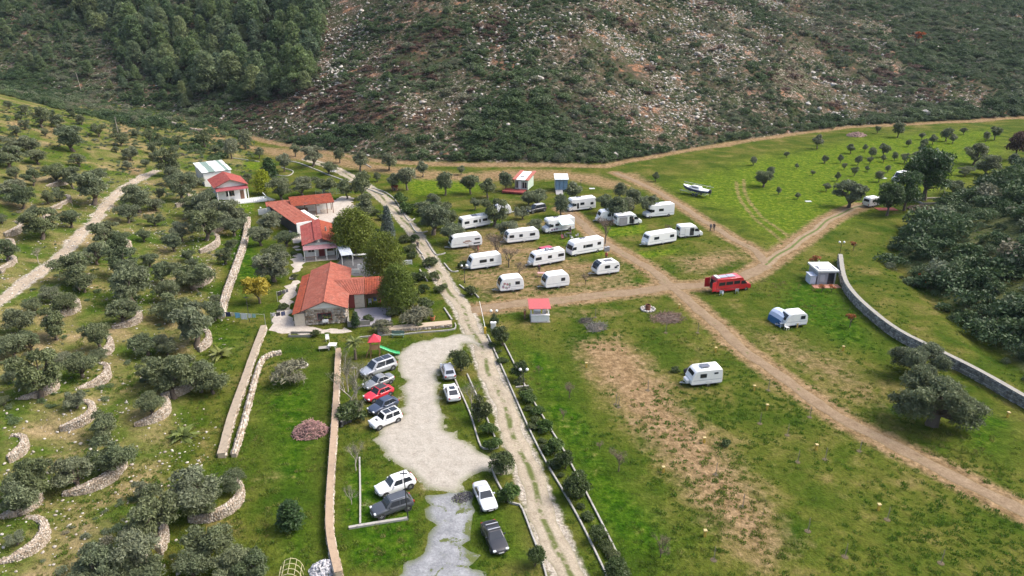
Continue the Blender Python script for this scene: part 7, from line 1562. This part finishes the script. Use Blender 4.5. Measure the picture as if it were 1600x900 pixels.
# ---- people: one continuous body grown from a posed skeleton
def body_mesh(name, pose, cols):
    """pose: joints; cols: skin, hair, shirt, trousers, shoes"""
    J, E, Rr = pose; me = bpy.data.meshes.new(name); me.from_pydata(J, E, []); o = bpy.data.objects.new(name, me); C.objects.link(o)
    md = o.modifiers.new("skin", 'SKIN'); md.use_smooth_shade = True
    for i, rr in enumerate(Rr): me.skin_vertices[0].data[i].radius = rr; me.skin_vertices[0].data[i].use_root = (i == 0)
    o.modifiers.new("sub", 'SUBSURF').levels = 1
    dg = bpy.context.evaluated_depsgraph_get(); out = bpy.data.meshes.new_from_object(o.evaluated_get(dg)); bpy.data.objects.remove(o); out.name = name; return out
STAND = ([(0,0,.93),(0,.0,1.12),(0,0,1.36),(0,0,1.50),(0,.015,1.62),(0,.02,1.70), (-.10,0,.90),(-.12,-.01,.50),(-.13,.02,.09),(-.14,-.13,.04), (.10,0,.90),(.13,.03,.50),(.14,.06,.09),(.15,-.09,.04), (-.19,0,1.40),(-.25,.02,1.13),(-.25,-.08,.90),(-.24,-.12,.80), (.19,0,1.40),(.25,.03,1.13),(.24,-.06,.90),(.23,-.10,.80)],
 [(0,1),(1,2),(2,3),(3,4),(4,5),(0,6),(6,7),(7,8),(8,9),(0,10),(10,11),(11,12),(12,13),(2,14),(14,15),(15,16),(16,17),(2,18),(18,19),(19,20),(20,21)],
 [(.155,.11),(.14,.10),(.17,.11),(.06,.06),(.095,.105),(.06,.07),(.095,.095),(.065,.065),(.045,.045),(.045,.03),(.095,.095),(.065,.065),(.045,.045),(.045,.03),(.065,.065),(.048,.048),(.036,.036),(.03,.04),(.065,.065),(.048,.048),(.036,.036),(.03,.04)])
def person(px, py, rz, label, shirt, trousers, hair=(.03,.022,.016)):
    r = thing("person", P(px, py), rz, label, "person"); me = body_mesh("person_body", STAND, None)
    for mt in (plain("skin", (.42,.25,.18), .6), cloth("shirt_%d" % px, shirt), cloth("trousers_%d" % px, trousers), plain("hair_%d" % px, hair, .7), plain("shoe", (.05,.04,.04), .7)): me.materials.append(mt)
    for f in me.polygons:
        z = f.center.z; x = abs(f.center.x)
        f.material_index = 4 if z < .085 else 2 if z < .95 and x < .215 else 0 if z < .86 else 1 if z < 1.47 else 3 if (z > 1.66 or (f.center.y > .05 and z > 1.55)) else 0
    o = link("body", me, r); r.scale = (1.04,) * 3
    m = MB(); m.ico((0,-.085,1.60), (.018,.03,.022), 1, 0, rot=False); m.build("nose", plain("skin", (.42,.25,.18), .6), o)
    for s in (-1, 1): m = MB(); m.ico((s*.036,-.078,1.635), (.012,.010,.008), 1, 0, rot=False); m.build("eye", plain("eye_dark", (.03,.025,.02), .3), o); m = MB(); m.ico((s*.098,.02,1.61), (.014,.025,.032), 1, 0, rot=False); m.build("ear", plain("skin", (.42,.25,.18), .6), o)
    for s, hx, hy in ((-1,-.24,-.13), (1,.23,-.11)):
        m = MB(); m.ico((hx,hy,.755), (.022,.042,.05), 1, 0, rot=False)
        for k in range(4): m.tube([(hx,hy-.03+.02*k,.72),(hx-s*.004,hy-.034+.02*k,.665+.006*abs(k-1)),(hx-s*.018,hy-.034+.02*k,.635+.008*abs(k-1))], [.0095,.009,.007], 5)
        m.tube([(hx,hy-.035,.765),(hx-s*.012,hy-.062,.735),(hx-s*.016,hy-.066,.705)], [.011,.010,.008], 5); m.build("hand", plain("skin", (.42,.25,.18), .6), o)
    return r
person(653, 390, .2, "person in dark clothes walking on the upper drive", (.03,.03,.035), (.035,.035,.045))
person(747, 396, 1.5, "person in red standing at the caravan with brown print", (.40,.02,.05), (.12,.02,.04))
person(947, 407, 2.5, "person in rust red standing behind the panorama-window caravan", (.38,.07,.05), (.06,.05,.06))
person(1110, 361, .4, "person in grey, left of the pair standing by the lane", (.09,.09,.10), (.06,.06,.07)); person(1115, 361, -.5, "person in black, right of the pair standing by the lane", (.02,.02,.025), (.03,.03,.03))
person(820, 499, 1.0, "person in brown standing left of the red-roofed kiosk", (.26,.10,.06), (.20,.12,.09))
person(891, 366, 2.0, "person in dark clothes under the blue awning", (.05,.04,.06), (.20,.06,.08)); person(989, 353, 2.6, "person in black beside the grey-awning camper van", (.02,.02,.022), (.03,.03,.035))
person(842, 427, 2.9, "person in dark maroon at the picnic table", (.09,.03,.05), (.05,.03,.04))

# ------------------------------------------------------------------ the air: thin winter haze over the whole valley
hz_m = bpy.data.materials.new("haze_air"); hz_m.use_nodes = True; t = hz_m.node_tree; t.nodes.clear()
vo = t.nodes.new("ShaderNodeVolumePrincipled"); vo.inputs["Color"].default_value = (.72, .85, 1.0, 1); vo.inputs["Density"].default_value = .00005; vo.inputs["Anisotropy"].default_value = .1
ou = t.nodes.new("ShaderNodeOutputMaterial"); t.links.new(vo.outputs[0], ou.inputs["Volume"])
tag(MB().box(-1700, 1700, -220, 2300, -4, 260).build("haze", hz_m), "thin pale blue air over the valley", kind='stuff')

# ------------------------------------------------------------------ alike things in a row are told apart by their place in it
groups = {}
for o in C.objects:
    if o.parent is None and o.get("group") and o.get("label"): groups.setdefault((o["group"], o["label"]), []).append(o)
def nth(k): return "%d%s" % (k, "th" if 10 <= k % 100 <= 20 else {1: "st", 2: "nd", 3: "rd"}.get(k % 10, "th"))
for (g_, lab), lst in groups.items():
    if 2 <= len(lst) <= 60 and len(lab.split()) <= 12:
        for k, o in enumerate(sorted(lst, key=lambda o: to_px(o.location)[0])): o["label"] = lab + ", " + ("leftmost" if k == 0 else "rightmost" if k == len(lst) - 1 else nth(k + 1) + " from the left")
